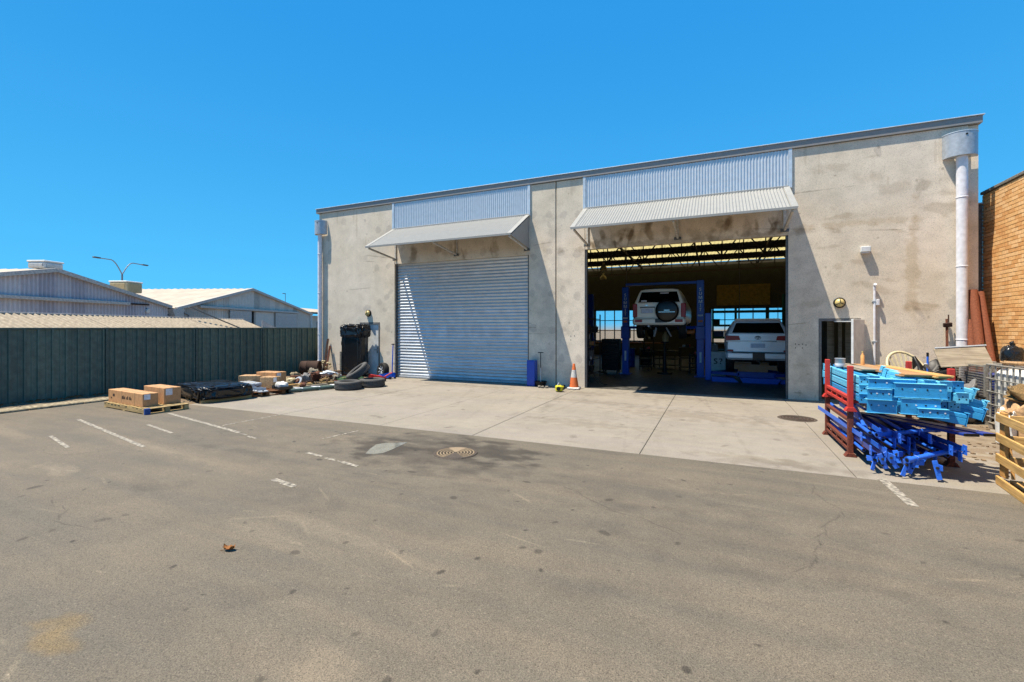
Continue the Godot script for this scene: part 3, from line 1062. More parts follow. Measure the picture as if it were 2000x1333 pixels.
	make_canopy(w, -3.80, 1.74, false)

	# roller shutter
	var sh := group_node(w, "roller_shutter")
	b = MB.new()
	var prof := []
	for i in 11:
		var t := i / 10.0
		prof.append(Vector2(0.113 * t, -0.017 * cos(TAU * t)))
	var rows := []
	for x in [-11.18, -5.73]:
		var line := []
		for p in prof:
			line.append(Vector3(x, p.x, p.y))
		rows.append(line)
	b.grid(rows, true)
	var slat := b.mesh()
	for i in 38:
		var o := put(sh, "slat", slat, [M.shutter, M.shutter_b, M.shutter_c][rng.randi() % 3], Vector3(0, 0.06 + i * 0.113, -0.13))
		o.rotation.x = rf(-0.05, 0.05)
	b = MB.new()
	b.span(Vector3(-11.18, 0.0, -0.16), Vector3(-5.73, 0.06, -0.10), 0.006)
	put(sh, "bottom_rail", b, M.galv)
	for x in [-11.22, -5.76]:
		b = MB.new()
		b.span(Vector3(x + 0.002, -0.02, -0.19), Vector3(x + 0.058, 4.315, -0.07), 0.003)
		put(sh, "guide_channel", b, M.guide)
	# frame round the open bay
	for x in [-3.788, 1.69]:
		b = MB.new()
		b.span(Vector3(x, -0.02, -0.19), Vector3(x + 0.048, 4.355, -0.03), 0.003)
		put(w, "bay_guide", b, M.guide)

	# left personnel door
	var d := group_node(w, "personnel_door")
	b = MB.new()
	b.span(Vector3(-12.92, -0.02, -0.12), Vector3(-12.86, 2.09, 0.012), 0.003)
	b.span(Vector3(-11.99, -0.02, -0.12), Vector3(-11.93, 2.09, 0.012), 0.003)
	b.span(Vector3(-12.86, 2.03, -0.12), Vector3(-11.99, 2.09, 0.012), 0.003)
	put(d, "door_frame", b, M.frame_grey)
	b = MB.new()
	b.span(Vector3(-12.855, 0.01, -0.09), Vector3(-11.995, 2.025, -0.045), 0.003)
	put(d, "door_leaf", b, M.door_white)
	b = MB.new()
	b.span(Vector3(-12.10, 0.90, -0.045), Vector3(-12.05, 1.16, -0.03), 0.003)
	b.cyl(Vector3(-12.075, 1.03, -0.03), Vector3(-12.075, 1.03, 0.03), 0.012, 0.012, 8)
	b.cyl(Vector3(-12.08, 1.03, 0.03), Vector3(-12.19, 1.03, 0.03), 0.011, 0.009, 8)
	put(d, "handle", b, M.chrome)
	# right doorway, leaf standing open against the wall
	d = group_node(w, "personnel_door")
	b = MB.new()
	b.span(Vector3(2.425, -0.02, -0.19), Vector3(2.48, 2.12, 0.015), 0.003)
	b.span(Vector3(3.265, -0.02, -0.19), Vector3(3.315, 2.12, 0.015), 0.003)
	b.span(Vector3(2.48, 2.065, -0.19), Vector3(3.265, 2.12, 0.015), 0.003)
	put(d, "door_frame", b, M.frame_grey)
	b = MB.new()
	b.x = Transform3D(Basis(Vector3.UP, deg_to_rad(-28)), Vector3(3.33, 0, 0.03))
	b.span(Vector3(0, 0.02, -0.02), Vector3(0.05, 2.10, 0.82), 0.004)
	put(d, "door_leaf", b, M.door_white)
	b = MB.new()
	b.span(Vector3(2.75, 2.04, -0.02), Vector3(3.30, 2.062, 0.07), 0.003)
	b.span(Vector3(3.27, 1.86, 0.017), Vector3(3.32, 2.0, 0.05), 0.003)
	put(d, "closer_arm", b, M.door_white)
	b = MB.new()
	b.span(Vector3(2.42, -0.02, -0.2), Vector3(3.32, 0.03, 0.03), 0.004)
	put(d, "sill", b, M.concrete_light)

	for q in [[3.02, 3.14, -1.2], [3.16, 3.2, -1.3], [3.26, 3.34, -1.1], [3.40, 3.56, -1.0]]:
		b = MB.new()
		b.span(Vector3(q[0] - 0.2, 0.0, q[2]), Vector3(q[1] - 0.2, 2.6, q[2] + 0.04), 0.004)
		put(d, "inner_panel", b, M.board_grey)
	make_downpipe(w, -14.93, 0.12, 6.28, 0.30, 0.085, false)
	make_downpipe(w, 5.20, 0.14, 6.42, 0.33, 0.105, true)
	# anchor holes beside the bay
	for q in [[-4.25, 1.62], [-4.13, 1.63], [-4.25, 1.50], [1.90, 1.46], [2.06, 1.46], [2.14, 1.44], [1.90, 1.36], [2.06, 1.36], [1.98, 1.45]]:
		b = MB.new()
		b.cyl(Vector3(q[0], q[1], -0.02), Vector3(q[0], q[1], 0.004), 0.014, 0.014, 8)
		put(w, "bolt_hole", b, M.hole)

	bulkhead_lamp(Vector3(-12.47, 2.46, 0.0), "round bulkhead lamp above the closed white door")
	bulkhead_lamp(Vector3(2.86, 2.53, 0.0), "round bulkhead lamp with three-spoked guard above the open doorway")
	var fx := thing("security_sensor", "small white box fixed high on the wall above the open doorway", "sensor", Vector3(3.39, 3.85, 0))
	b = MB.new()
	b.span(Vector3(-0.10, -0.07, 0.001), Vector3(0.10, 0.07, 0.14), 0.012)
	put(fx, "housing", b, M.door_white)
	b = MB.new()
	b.span(Vector3(-0.08, -0.10, 0.02), Vector3(0.08, -0.071, 0.12), 0.01)
	put(fx, "lens", b, M.paper)
	fx = thing("conduit", "thin white conduit pipe running up the wall beside the open doorway", "pipe", Vector3(3.58, 0, 0.05))
	b = MB.new()
	b.cyl(Vector3(0, 0.0, 0), Vector3(0, 2.86, 0), 0.028, 0.028, 10)
	put(fx, "pipe", b, M.pvc)
	for y in [0.5, 1.55, 2.55]:
		b = MB.new()
		b.span(Vector3(-0.045, y - 0.02, -0.049), Vector3(0.045, y + 0.02, 0.032), 0.004)
		put(fx, "saddle_clip", b, M.galv)
	b = MB.new()
	b.tube([Vector3(0, 2.84, 0), Vector3(0, 2.93, 0.01), Vector3(0, 2.97, 0.06)], 0.034, 10)
	b.span(Vector3(0.03, 2.45, -0.02), Vector3(0.09, 2.60, 0.06), 0.006)
	put(fx, "top_fitting", b, M.pvc)

func make_canopy(w: Node, x0: float, x1: float, cheek: bool):
	var c := group_node(w, "canopy")
	var top := Vector3(0, 5.62, 0.05)
	var lip := Vector3(0, 4.735, 1.54)
	var along := top - lip
	var b := MB.new()
	b.corr(Vector3(x0 + 0.04, lip.y, lip.z), Vector3(x1 - x0 - 0.08, 0, 0), along, 0.076, 0.012, 6)
	put(c, "canopy_sheet", b, M.canopy_white)
	var nrm := Vector3(0, along.z, -along.y).normalized()
	if nrm.y < 0: nrm = -nrm
	for x in [x0 + 0.05, x1 - 0.05]:
		b = MB.new()
		b.bar(Vector3(x, lip.y, lip.z) + nrm * 0.014, Vector3(x, top.y, top.z) + nrm * 0.014, 0.14, 0.012, 0.003, nrm)
		put(c, "barge_flashing", b, M.canopy_white)
	b = MB.new()
	b.span(Vector3(x0, lip.y - 0.045, lip.z - 0.01), Vector3(x1, lip.y + 0.022, lip.z + 0.016), 0.004)
	put(c, "lip_flashing", b, M.canopy_white)
	b = MB.new()
	b.span(Vector3(x0, 5.60, 0.03), Vector3(x1, 5.66, 0.075), 0.006)
	put(c, "top_flashing", b, M.canopy_white)
	for x in [x0 + 0.09, (x0 + x1) / 2.0, x1 - 0.09]:
		var br := group_node(c, "bracket")
		b = MB.new()
		b.bar(Vector3(x, 5.52, 0.055), Vector3(x, 4.70, 1.48), 0.05, 0.05, 0.004)
		put(br, "rafter", b, M.canopy_frame)
		b = MB.new()
		b.bar(Vector3(x, 4.50, 0.055), Vector3(x, 4.68, 1.48), 0.05, 0.06, 0.004)
		put(br, "strut", b, M.canopy_frame)
		b = MB.new()
		b.span(Vector3(x - 0.03, 4.44, 0.002), Vector3(x + 0.03, 5.55, 0.028), 0.004)
		put(br, "wall_plate", b, M.canopy_frame)
		b = MB.new()
		b.span(Vector3(x - 0.1, 4.44, 0.03), Vector3(x + 0.1, 4.52, 0.055), 0.004)
		put(br, "foot_plate", b, M.guide)
	for t in [0.33, 0.66]:
		b = MB.new()
		var p := lip.lerp(top, t) - nrm * 0.035
		b.bar(Vector3(x0 + 0.05, p.y, p.z), Vector3(x1 - 0.05, p.y, p.z), 0.05, 0.04)
		put(c, "purlin", b, M.canopy_frame)
	if cheek:
		b = MB.new()
		b.prism([Vector2(0.03, 4.52), Vector2(1.50, 4.70), Vector2(0.03, 5.58)], Vector3(x1 - 0.03, 0, 0), Vector3(0, 0, 1), Vector3.UP, -0.012)
		put(c, "end_cheek", b, M.canopy_white)

func make_downpipe(w: Node, x: float, off: float, top: float, head: float, r: float, big: bool):
	var d := group_node(w, "downpipe")
	var b := MB.new()
	if big:
		b.cyl(Vector3(x, 0.35, off), Vector3(x, top - 0.5, off), r, r, 18)
		put(d, "pipe", b, M.pvc)
	else:
		b.cyl(Vector3(x, 0.55, off), Vector3(x, top - 0.5, off), r, r, 14)
		b.tube([Vector3(x, 0.57, off), Vector3(x - 0.02, 0.45, off + 0.03), Vector3(x - 0.16, 0.28, off + 0.14), Vector3(x - 0.22, 0.12, off + 0.2)], r, 14)
		put(d, "pipe", b, M.pvc)
	for y in [1.6, 3.3, 4.9]:
		b = MB.new()
		b.lathe([[r + 0.002, 0.0], [r + 0.007, 0.004], [r + 0.007, 0.03], [r + 0.002, 0.034]], Vector3(x, y, off), Vector3.UP, 16)
		put(d, "pipe_joint", b, M.pvc)
	# half-round rain head
	b = MB.new()
	var pts := []
	for i in 17:
		var a := PI * i / 16.0
		pts.append(Vector3(x - head * cos(a) * 0.95, 0, 0.012 + head * 1.15 * sin(a) * 0.8))
	var y0 := top - 0.55
	for i in 16:
		var p: Vector3 = pts[i]
		var q: Vector3 = pts[i + 1]
		var np := (p - Vector3(x, 0, 0)).normalized()
		var nq := (q - Vector3(x, 0, 0)).normalized()
		b.quad(p + Vector3.UP * y0, q + Vector3.UP * y0, q + Vector3.UP * top, p + Vector3.UP * top, np, nq, nq, np)
		b.tri(Vector3(x, y0, 0.012), q + Vector3.UP * y0, p + Vector3.UP * y0)
	put(d, "rain_head", b, M.galv)
	b = MB.new()
	for i in 16:
		b.bar(pts[i] + Vector3.UP * top, pts[i + 1] + Vector3.UP * top, 0.014, 0.02)
	put(d, "head_rim", b, M.flashing)
	b = MB.new()
	b.cyl(Vector3(x + 0.02, top - 0.09, head * 0.92 - 0.01), Vector3(x + 0.02, top - 0.09, head * 0.92 + 0.018), 0.022, 0.022, 8)
	put(d, "overflow_hole", b, M.hole)

func bulkhead_lamp(at: Vector3, label: String):
	var t := thing("bulkhead_lamp", label, "lamp", at, 0.0, "bulkhead lamps above the doors")
	var b := MB.new()
	b.lathe([[0.13, 0.002], [0.135, 0.05], [0.12, 0.065], [0.105, 0.065]], Vector3.ZERO, Vector3.BACK, 24)
	put(t, "rim", b, M.black_steel)
	b = MB.new()
	b.lathe([[0.104, 0.05], [0.10, 0.085], [0.08, 0.115], [0.045, 0.135], [0.0, 0.14]], Vector3.ZERO, Vector3.BACK, 24)
	put(t, "glass", b, M.lamp_glass)
	b = MB.new()
	for k in 3:
		var a := PI / 2 + TAU * k / 3.0
		var d := Vector3(cos(a), sin(a), 0)
		b.tube([d * 0.125 + Vector3(0, 0, 0.06), d * 0.10 + Vector3(0, 0, 0.10), d * 0.055 + Vector3(0, 0, 0.14), Vector3(0, 0, 0.152)], 0.008, 6)
	put(t, "guard", b, M.black_steel)

# ------------------------------------------------------------------ workshop
func letters(parent: Node, called: String, txt: String, at: Vector3, size: float, m: Material, step: Vector3, turn := Vector3.ZERO):
	for k in txt.length():
		var tm := TextMesh.new()
		var f := SystemFont.new()
		f.font_names = PackedStringArray(["Droid Sans"])
		f.font_weight = 700
		tm.font = f
		tm.text = txt[k]
		tm.font_size = 32
		tm.pixel_size = size / 32.0
		tm.depth = 0.004
		put(parent, called, tm, m, at + step * k, turn)

# an estate body in one piece: rear at z = 0 looking towards +z, wheels on y = 0
func car_body(t: Node, m: Material, hw: float, yb: float, belt: float, roof: float, wr: float, rake: float, L: float):
	var st := [
		[0.0, hw * 0.93, yb + 0.03, belt, roof - 0.03, wr * 0.97],
		[-0.05, hw * 0.985, yb, belt, roof - 0.005, wr * 0.99],
		[-0.3, hw, yb, belt, roof, wr],
		[-1.6, hw, yb, belt, roof + 0.01, wr],
		[-2.75, hw, yb, belt, roof - 0.02, wr],
		[-3.35, hw, yb, belt, belt + 0.06, hw * 0.9],
		[-L + 0.35, hw * 0.98, yb, belt - 0.05, belt + 0.0, hw * 0.86],
		[-L, hw * 0.88, yb + 0.05, belt - 0.2, belt - 0.12, hw * 0.7]]
	var rows := []
	for s in st:
		var half := [Vector2(0.80 * s[1], s[2]), Vector2(0.985 * s[1], s[2] + 0.10), Vector2(s[1], lerpf(s[2], s[3], 0.55)), Vector2(0.985 * s[1], s[3]), Vector2(lerpf(s[1], s[5], 0.9), s[4] - 0.13), Vector2(s[5] * 0.95, s[4] - 0.035), Vector2(s[5] * 0.7, s[4]), Vector2(0.0, s[4] + 0.012)]
		var line := []
		for side in [-1.0, 1.0]:
			for i in half.size():
				var q: Vector2 = half[i] if side < 0 else half[half.size() - 2 - i] if i < half.size() - 1 else Vector2.INF
				if q == Vector2.INF:
					continue
				var z: float = s[0]
				if q.y > s[3] and s[0] > -2.0:
					z -= rake * (q.y - s[3]) / (s[4] - s[3])
				line.append(Vector3(side * q.x, q.y, z))
		rows.append(line)
	var b := MB.new()
	b.grid(rows, true)
	var e: Array = rows[0]
	for i in e.size() / 2:
		var j := e.size() - 1 - i
		if j - i > 1:
			b.quad(e[i], e[j], e[j - 1], e[i + 1])
	put(t, "body", b, m)
	b = MB.new()
	b.span(Vector3(-hw * 0.78, yb - 0.06, -L + 0.2), Vector3(hw * 0.78, yb + 0.02, -0.1))
	put(t, "underbody", b, M.underbody)
	for z in [-0.95, -L + 0.95]:
		for sx in [-1.0, 1.0]:
			var wh := group_node(t, "wheel", Vector3(sx * (hw - 0.15), 0.39, z))
			b = MB.new()
			b.lathe([[0.24, -0.13], [0.36, -0.13], [0.385, -0.10], [0.39, 0.0], [0.385, 0.10], [0.36, 0.13], [0.24, 0.13]], Vector3.ZERO, Vector3.RIGHT, 24)
			put(wh, "tyre", b, M.rubber_new)
			b = MB.new()
			b.lathe([[0.0, 0.06], [0.10, 0.07], [0.22, 0.05], [0.24, 0.12], [0.24, -0.12], [0.0, -0.1]], Vector3.ZERO, Vector3(sx, 0, 0), 20)
			put(wh, "rim", b, M.galv)
		b = MB.new()
		b.cyl(Vector3(-hw + 0.2, 0.39, z), Vector3(hw - 0.2, 0.39, z), 0.06, 0.06, 8)
		b.cyl(Vector3(-0.12, 0.39, z), Vector3(0.12, 0.39, z), 0.15, 0.15, 10)
		put(t, "axle", b, M.underbody)

func rear_panel(t: Node, called: String, poly: Array, m: Material, y0: float, z0: float, lean: float, thick := 0.012):
	var b := MB.new()
	b.prism(poly, Vector3(0, y0, z0), Vector3.RIGHT, Vector3(0, cos(lean), -sin(lean)), thick)
	return put(t, called, b, m)

func make_workshop():
	var b: MB
	# ---- white four-wheel drive raised on the lift
	var t := thing("white_car", "white four-wheel drive with black spare wheel cover raised high on the blue lift", "car", Vector3(-1.93, 1.47, -3.3))
	car_body(t, M.car_white, 0.91, 0.52, 1.30, 1.86, 0.70, 0.16, 4.9)
	var lean := atan(0.16 / 0.53)
	rear_panel(t, "rear_window", [Vector2(-0.72, 0.05), Vector2(0.72, 0.05), Vector2(0.62, 0.45), Vector2(-0.62, 0.45)], M.dark_glass, 1.30, 0.006, lean)
	rear_panel(t, "window_sticker", [Vector2(-0.62, 0.08), Vector2(-0.42, 0.08), Vector2(-0.42, 0.13), Vector2(-0.62, 0.13)], M.paper, 1.30, 0.012, lean)
	rear_panel(t, "brake_light", [Vector2(0.04, 0.38), Vector2(0.34, 0.38), Vector2(0.34, 0.42), Vector2(0.04, 0.42)], M.tail_clear, 1.30, 0.012, lean)
	for sx in [-1.0, 1.0]:
		b = MB.new()
		b.span(Vector3(sx * 0.84 - 0.085, 0.80, -0.20), Vector3(sx * 0.84 + 0.085, 1.31, 0.015), 0.02)
		put(t, "tail_light", b, M.tail_red)
		b = MB.new()
		b.span(Vector3(sx * 0.70 - 0.13, 0.62, 0.09), Vector3(sx * 0.70 + 0.13, 0.72, 0.122), 0.01)
		put(t, "bumper_light", b, M.tail_red)
	b = MB.new()
	b.box(Vector3(0, 0.65, -0.02), Vector3(1.84, 0.26, 0.26), Vector3.ZERO, 0.06)
	put(t, "bumper", b, M.car_white)
	b = MB.new()
	b.span(Vector3(-0.12, 0.60, 0.085), Vector3(0.30, 0.74, 0.115), 0.01)
	put(t, "bumper_step", b, M.car_black)
	b = MB.new()
	b.span(Vector3(-0.62, 0.95, 0.0), Vector3(-0.14, 1.18, 0.03), 0.01)
	put(t, "plate_recess", b, M.car_white)
	b = MB.new()
	b.span(Vector3(-0.60, 0.96, 0.03), Vector3(-0.20, 1.12, 0.038), 0.003)
	put(t, "number_plate", b, M.plate)
	b = MB.new()
	b.span(Vector3(-0.66, 1.15, 0.03), Vector3(-0.12, 1.185, 0.05), 0.005)
	put(t, "plate_garnish", b, M.car_black)
	b = MB.new()
	b.cyl(Vector3(-0.42, 1.24, -0.02), Vector3(-0.42, 1.24, 0.022), 0.028, 0.028, 14)
	b.span(Vector3(-0.48, 1.232, 0.0), Vector3(-0.36, 1.248, 0.026))
	put(t, "emblem", b, M.chrome)
	var sp := group_node(t, "spare_wheel", Vector3(0.30, 1.03, 0.10))
	b = MB.new()
	b.lathe([[0.30, -0.10], [0.39, -0.06], [0.41, 0.02], [0.39, 0.09], [0.34, 0.12], [0.0, 0.13]], Vector3.ZERO, Vector3.BACK, 32)
	put(sp, "spare_cover", b, M.car_black)
	b = MB.new()
	b.span(Vector3(-0.28, -0.06, 0.125), Vector3(0.28, -0.03, 0.136), 0.003)
	put(sp, "cover_stripe", b, M.chrome)
	b = MB.new()
	b.span(Vector3(-0.10, 0.0, 0.125), Vector3(0.10, 0.035, 0.134), 0.003)
	put(sp, "cover_badge", b, M.chrome)
	b = MB.new()
	b.bar(Vector3(-0.1, 0.42, -0.15), Vector3(-0.2, 0.1, -0.3), 0.05, 0.05)
	b.bar(Vector3(0.25, 0.42, -0.15), Vector3(0.4, 0.1, -0.4), 0.04, 0.04)
	b.tube([Vector3(-0.35, 0.48, 0.0), Vector3(-0.4, 0.42, -0.8), Vector3(-0.3, 0.4, -2.2)], 0.035, 8)
	put(t, "exhaust", b, M.galv)

	# ---- silver wagon
	t = thing("silver_car", "silver four-wheel drive wagon parked over the low blue lift by the bay edge", "car", Vector3(1.24, 0.36, -3.0))
	car_body(t, M.car_silver, 0.96, 0.47, 1.32, 1.80, 0.72, 0.20, 4.9)
	lean = atan(0.20 / 0.45)
	rear_panel(t, "rear_window", [Vector2(-0.76, 0.04), Vector2(0.76, 0.04), Vector2(0.64, 0.40), Vector2(-0.64, 0.40)], M.dark_glass, 1.32, 0.006, lean)
	b = MB.new()
	b.box(Vector3(0, 1.80, -0.20), Vector3(1.36, 0.05, 0.22), Vector3(0.15, 0, 0), 0.02)
	put(t, "roof_spoiler", b, M.car_silver)
	for sx in [-1.0, 1.0]:
		var q := [Vector2(sx * 0.52, 0.02), Vector2(sx * 0.97, 0.0), Vector2(sx * 0.96, 0.17), Vector2(sx * 0.56, 0.16)]
		rear_panel(t, "tail_light", q, M.tail_red, 1.10, -0.06, 0.0, 0.085)
		rear_panel(t, "reverse_light", [Vector2(sx * 0.53, 0.0), Vector2(sx * 0.95, 0.0), Vector2(sx * 0.94, 0.04), Vector2(sx * 0.55, 0.04)], M.tail_clear, 1.06, -0.05, 0.0, 0.07)
		b = MB.new()
		b.span(Vector3(sx * 0.82 - 0.09, 0.74, 0.05), Vector3(sx * 0.82 + 0.09, 0.80, 0.095), 0.01)
		put(t, "bumper_reflector", b, M.tail_red)
	b = MB.new()
	b.box(Vector3(0, 0.60, -0.03), Vector3(1.92, 0.28, 0.26), Vector3.ZERO, 0.07)
	put(t, "bumper", b, M.car_silver)
	b = MB.new()
	b.span(Vector3(-0.78, 0.70, 0.06), Vector3(0.78, 0.725, 0.108), 0.004)
	b.span(Vector3(-0.16, 0.46, 0.05), Vector3(0.20, 0.70, 0.112), 0.004)
	put(t, "bumper_insert", b, M.car_black)
	b = MB.new()
	b.span(Vector3(-0.54, 1.075, 0.0), Vector3(0.54, 1.10, 0.035), 0.006)
	put(t, "chrome_strip", b, M.chrome)
	b = MB.new()
	b.prism([Vector2(-0.36, 0), Vector2(0.36, 0), Vector2(0.42, 0.24), Vector2(-0.42, 0.24)], Vector3(0, 0.82, 0.0), Vector3.RIGHT, Vector3.UP, 0.022)
	put(t, "plate_recess", b, M.car_silver)
	b = MB.new()
	b.span(Vector3(-0.21, 0.87, 0.022), Vector3(0.21, 1.01, 0.032), 0.003)
	put(t, "number_plate", b, M.plate)
	# three ovals
	b = MB.new()
	for q in [[0.0, 0.0, 0.085, 0.058], [0.0, 0.018, 0.056, 0.024], [0.0, -0.002, 0.024, 0.052]]:
		var pts := []
		for i in 25:
			var a := TAU * i / 24.0
			pts.append(Vector3(q[0] + q[2] * cos(a), 1.20 + q[1] + q[3] * sin(a), 0.012))
		b.tube(pts, 0.007, 6)
	put(t, "emblem", b, M.steel_dark)
	b = MB.new()
	b.span(Vector3(-0.04, 0.40, 0.05), Vector3(0.05, 0.48, 0.20), 0.008)
	put(t, "tow_hitch", b, M.black_steel)

	# ---- two-post lift under the white car
	var lf := thing("vehicle_lift", "tall blue two-post lift with white vertical lettering holding the white car", "vehicle lift", Vector3(-1.99, 0, -5.0))
	for sx in [-1.0, 1.0]:
		var p := group_node(lf, "column", Vector3(sx * 1.42, 0, 0))
		b = MB.new()
		b.span(Vector3(-0.13, 0.0, -0.14), Vector3(0.13, 3.55 if sx < 0 else 3.72, 0.14), 0.012)
		b.span(Vector3(-0.22, 0.0, -0.28), Vector3(0.22, 0.025, 0.28))
		put(p, "post", b, M.lift_blue)
		letters(p, "letter", "SUMMIT", Vector3(0, 3.36 if sx > 0 else 3.22, 0.146), 0.17, M.lift_white, Vector3(0, -0.155, 0))
		b = MB.new()
		b.span(Vector3(-0.09, 2.33 if sx > 0 else 2.25, 0.141), Vector3(0.09, 2.39 if sx > 0 else 2.31, 0.146))
		put(p, "white_label", b, M.lift_white)
		b = MB.new()
		b.span(Vector3(-0.08, 2.10, 0.141), Vector3(0.08, 2.18, 0.146))
		put(p, "orange_label", b, M.orange_lamp)
		b = MB.new()
		b.span(Vector3(-0.03, 0.55, 0.141), Vector3(0.04, 0.95, 0.15))
		put(p, "safety_plate", b, M.lift_white)
		b = MB.new()
		b.span(Vector3(-0.17, 1.45, -0.19), Vector3(0.17, 1.95, 0.20), 0.02)
		put(p, "carriage", b, M.lift_blue)
		for dz in [0.9, -1.3]:
			b = MB.new()
			b.bar(Vector3(-sx * 0.1, 1.90, 0), Vector3(-sx * 0.72, 1.90, dz), 0.11, 0.10)
			b.cyl(Vector3(-sx * 0.72, 1.90, dz), Vector3(-sx * 0.72, 2.02, dz), 0.06, 0.06, 10)
			put(p, "lift_arm", b, M.lift_blue)
	b = MB.new()
	b.span(Vector3(-1.42, 3.60, -0.08), Vector3(1.42, 3.70, 0.08), 0.01)
	put(lf, "overhead_beam", b, M.lift_blue)
	# ---- lift under the silver car
	lf = thing("vehicle_lift", "bright blue lift with floor plates under the silver wagon", "vehicle lift", Vector3(1.24, 0, -4.0))
	for sx in [-1.0, 1.0]:
		b = MB.new()
		b.span(Vector3(sx * 1.52 - 0.10, 0, -0.14), Vector3(sx * 1.52 + 0.10, 2.42, 0.14), 0.012)
		put(lf, "column", b, M.lift_blue)
	b = MB.new()
	b.prism([Vector2(-1.40, 0), Vector2(-0.55, 0), Vector2(-0.72, 0.14), Vector2(-1.40, 0.17)], Vector3(0, 0.003, 0.0), Vector3.RIGHT, Vector3.UP, 0.55)
	put(lf, "floor_plate", b, M.lift_blue)
	b = MB.new()
	b.prism([Vector2(-0.42, 0), Vector2(0.62, 0), Vector2(0.72, 0.17), Vector2(-0.52, 0.17)], Vector3(0, 0.003, -0.15), Vector3.RIGHT, Vector3.UP, 0.75)
	put(lf, "floor_plate", b, M.lift_blue)
	b = MB.new()
	b.span(Vector3(0.70, 0.003, -0.2), Vector3(1.40, 0.14, 0.5), 0.01)
	put(lf, "floor_plate", b, M.lift_blue)
	b = MB.new()
	b.bar(Vector3(-1.4, 0.27, 0), Vector3(-0.55, 0.27, 0.35), 0.12, 0.10)
	b.bar(Vector3(1.4, 0.27, 0), Vector3(0.55, 0.27, 0.35), 0.12, 0.10)
	b.bar(Vector3(-1.4, 0.27, 0), Vector3(-0.55, 0.27, -1.3), 0.12, 0.10)
	b.bar(Vector3(1.4, 0.27, 0), Vector3(0.55, 0.27, -1.3), 0.12, 0.10)
	b.span(Vector3(-0.6, 0.17, 0.2), Vector3(0.6, 0.36, 0.3), 0.01)
	put(lf, "lift_arms", b, M.scaffold_navy)

	# ---- drums, chests, shelves and benches, mostly in the gloom
	var dr := thing("marked_cabinet", "white cabinet with large black handwritten characters beside the bright blue lift column", "cabinet", Vector3(0.05, 0, -5.1))
	b = MB.new()
	b.span(Vector3(-0.26, 0, -0.25), Vector3(0.26, 0.98, 0.25), 0.02)
	put(dr, "carcass", b, M.door_white)
	b = MB.new()
	b.span(Vector3(-0.24, 0.99, -0.2), Vector3(0.0, 1.25, 0.2), 0.01)
	put(dr, "tray", b, M.frame_grey)
	letters(dr, "letter", "S?", Vector3(-0.08, 0.62, 0.253), 0.30, M.car_black, Vector3(0.17, 0, 0))

	var tc := thing("tool_chest", "black roller tool chest with steel drawer strips left of the lift", "tool chest", Vector3(-4.05, 0, -5.2))
	b = MB.new()
	b.span(Vector3(-0.36, 0.12, -0.28), Vector3(0.36, 1.42, 0.26), 0.015)
	put(tc, "cabinet", b, M.black_steel)
	for i in 7:
		b = MB.new()
		b.span(Vector3(-0.33, 0.25 + i * 0.165, 0.262), Vector3(0.33, 0.39 + i * 0.165, 0.275), 0.006)
		var dw := put(tc, "drawer", b, M.black_steel)
		b = MB.new()
		b.span(Vector3(-0.30, 0.365 + i * 0.165, 0.276), Vector3(0.30, 0.385 + i * 0.165, 0.296), 0.004)
		put(dw, "pull", b, M.chrome)
	for sx in [-1.0, 1.0]:
		for sz in [-1.0, 1.0]:
			b = MB.new()
			b.cyl(Vector3(sx * 0.28 - 0.02, 0.06, sz * 0.2), Vector3(sx * 0.28 + 0.02, 0.06, sz * 0.2), 0.06, 0.06, 12)
			put(tc, "castor", b, M.rubber_new)

	var sh := thing("steel_shelving", "dark steel shelving crowded with parts just inside the bay", "shelving", Vector3(-4.55, 0, -2.6))
	for sx in [-1.0, 1.0]:
		for sz in [-1.0, 1.0]:
			b = MB.new()
			b.span(Vector3(sx * 0.42 - 0.02, 0, sz * 0.9 - 0.02), Vector3(sx * 0.42 + 0.02, 2.4, sz * 0.9 + 0.02))
			put(sh, "upright", b, M.black_steel)
	for i in 5:
		b = MB.new()
		b.span(Vector3(-0.40, 0.2 + i * 0.5, -0.9), Vector3(0.40, 0.23 + i * 0.5, 0.9))
		put(sh, "shelf", b, M.steel_dark)
	var mats := [M.black_steel, M.scaffold_navy, M.cardboard, M.frame_grey, M.rust_dark, M.galv, M.steel_dark, M.jug]
	for i in 16:
		var px := -4.55 + rf(-0.2, 0.25)
		var lev := i % 4
		var bx := thing("parts_bin", "parts bin on the %s shelf of the dark shelving, %s from the back" % [NTH[lev], NTH[i / 4]], "bin", Vector3(px, 0.232 + lev * 0.5, -3.3 + (i / 4) * 0.45), rf(-0.1, 0.1), "bins on the dark shelving")
		b = MB.new()
		var hh := rf(0.14, 0.38)
		b.prism([Vector2(-0.13, 0), Vector2(0.13, 0), Vector2(0.15, hh), Vector2(-0.15, hh)], Vector3(0, 0, -0.15), Vector3.RIGHT, Vector3.UP, 0.3)
		put(bx, "tub", b, mats[rng.randi() % mats.size()])
		b = MB.new()
		b.span(Vector3(-0.16, hh + 0.001, -0.16), Vector3(0.16, hh + 0.02, 0.16), 0.006)
		put(bx, "rim", b, M.steel_dark)
	var bn := thing("workbench", "long dark workbench below the back windows", "workbench", Vector3(-5.6, 0, -16.9))
	b = MB.new()
	b.span(Vector3(-2.6, 0.86, -0.4), Vector3(2.6, 0.92, 0.4), 0.01)
	put(bn, "bench_top", b, M.brown_wood)
	for x in [-2.5, 0.0, 2.5]:
		for z in [-0.35, 0.35]:
			b = MB.new()
			b.span(Vector3(x - 0.04, 0, z - 0.04), Vector3(x + 0.04, 0.86, z + 0.04))
			put(bn, "leg", b, M.steel_dark)
	var rk := thing("pallet_rack", "teal steel storage rack standing before the back windows", "rack", Vector3(1.9, 0, -15.2))
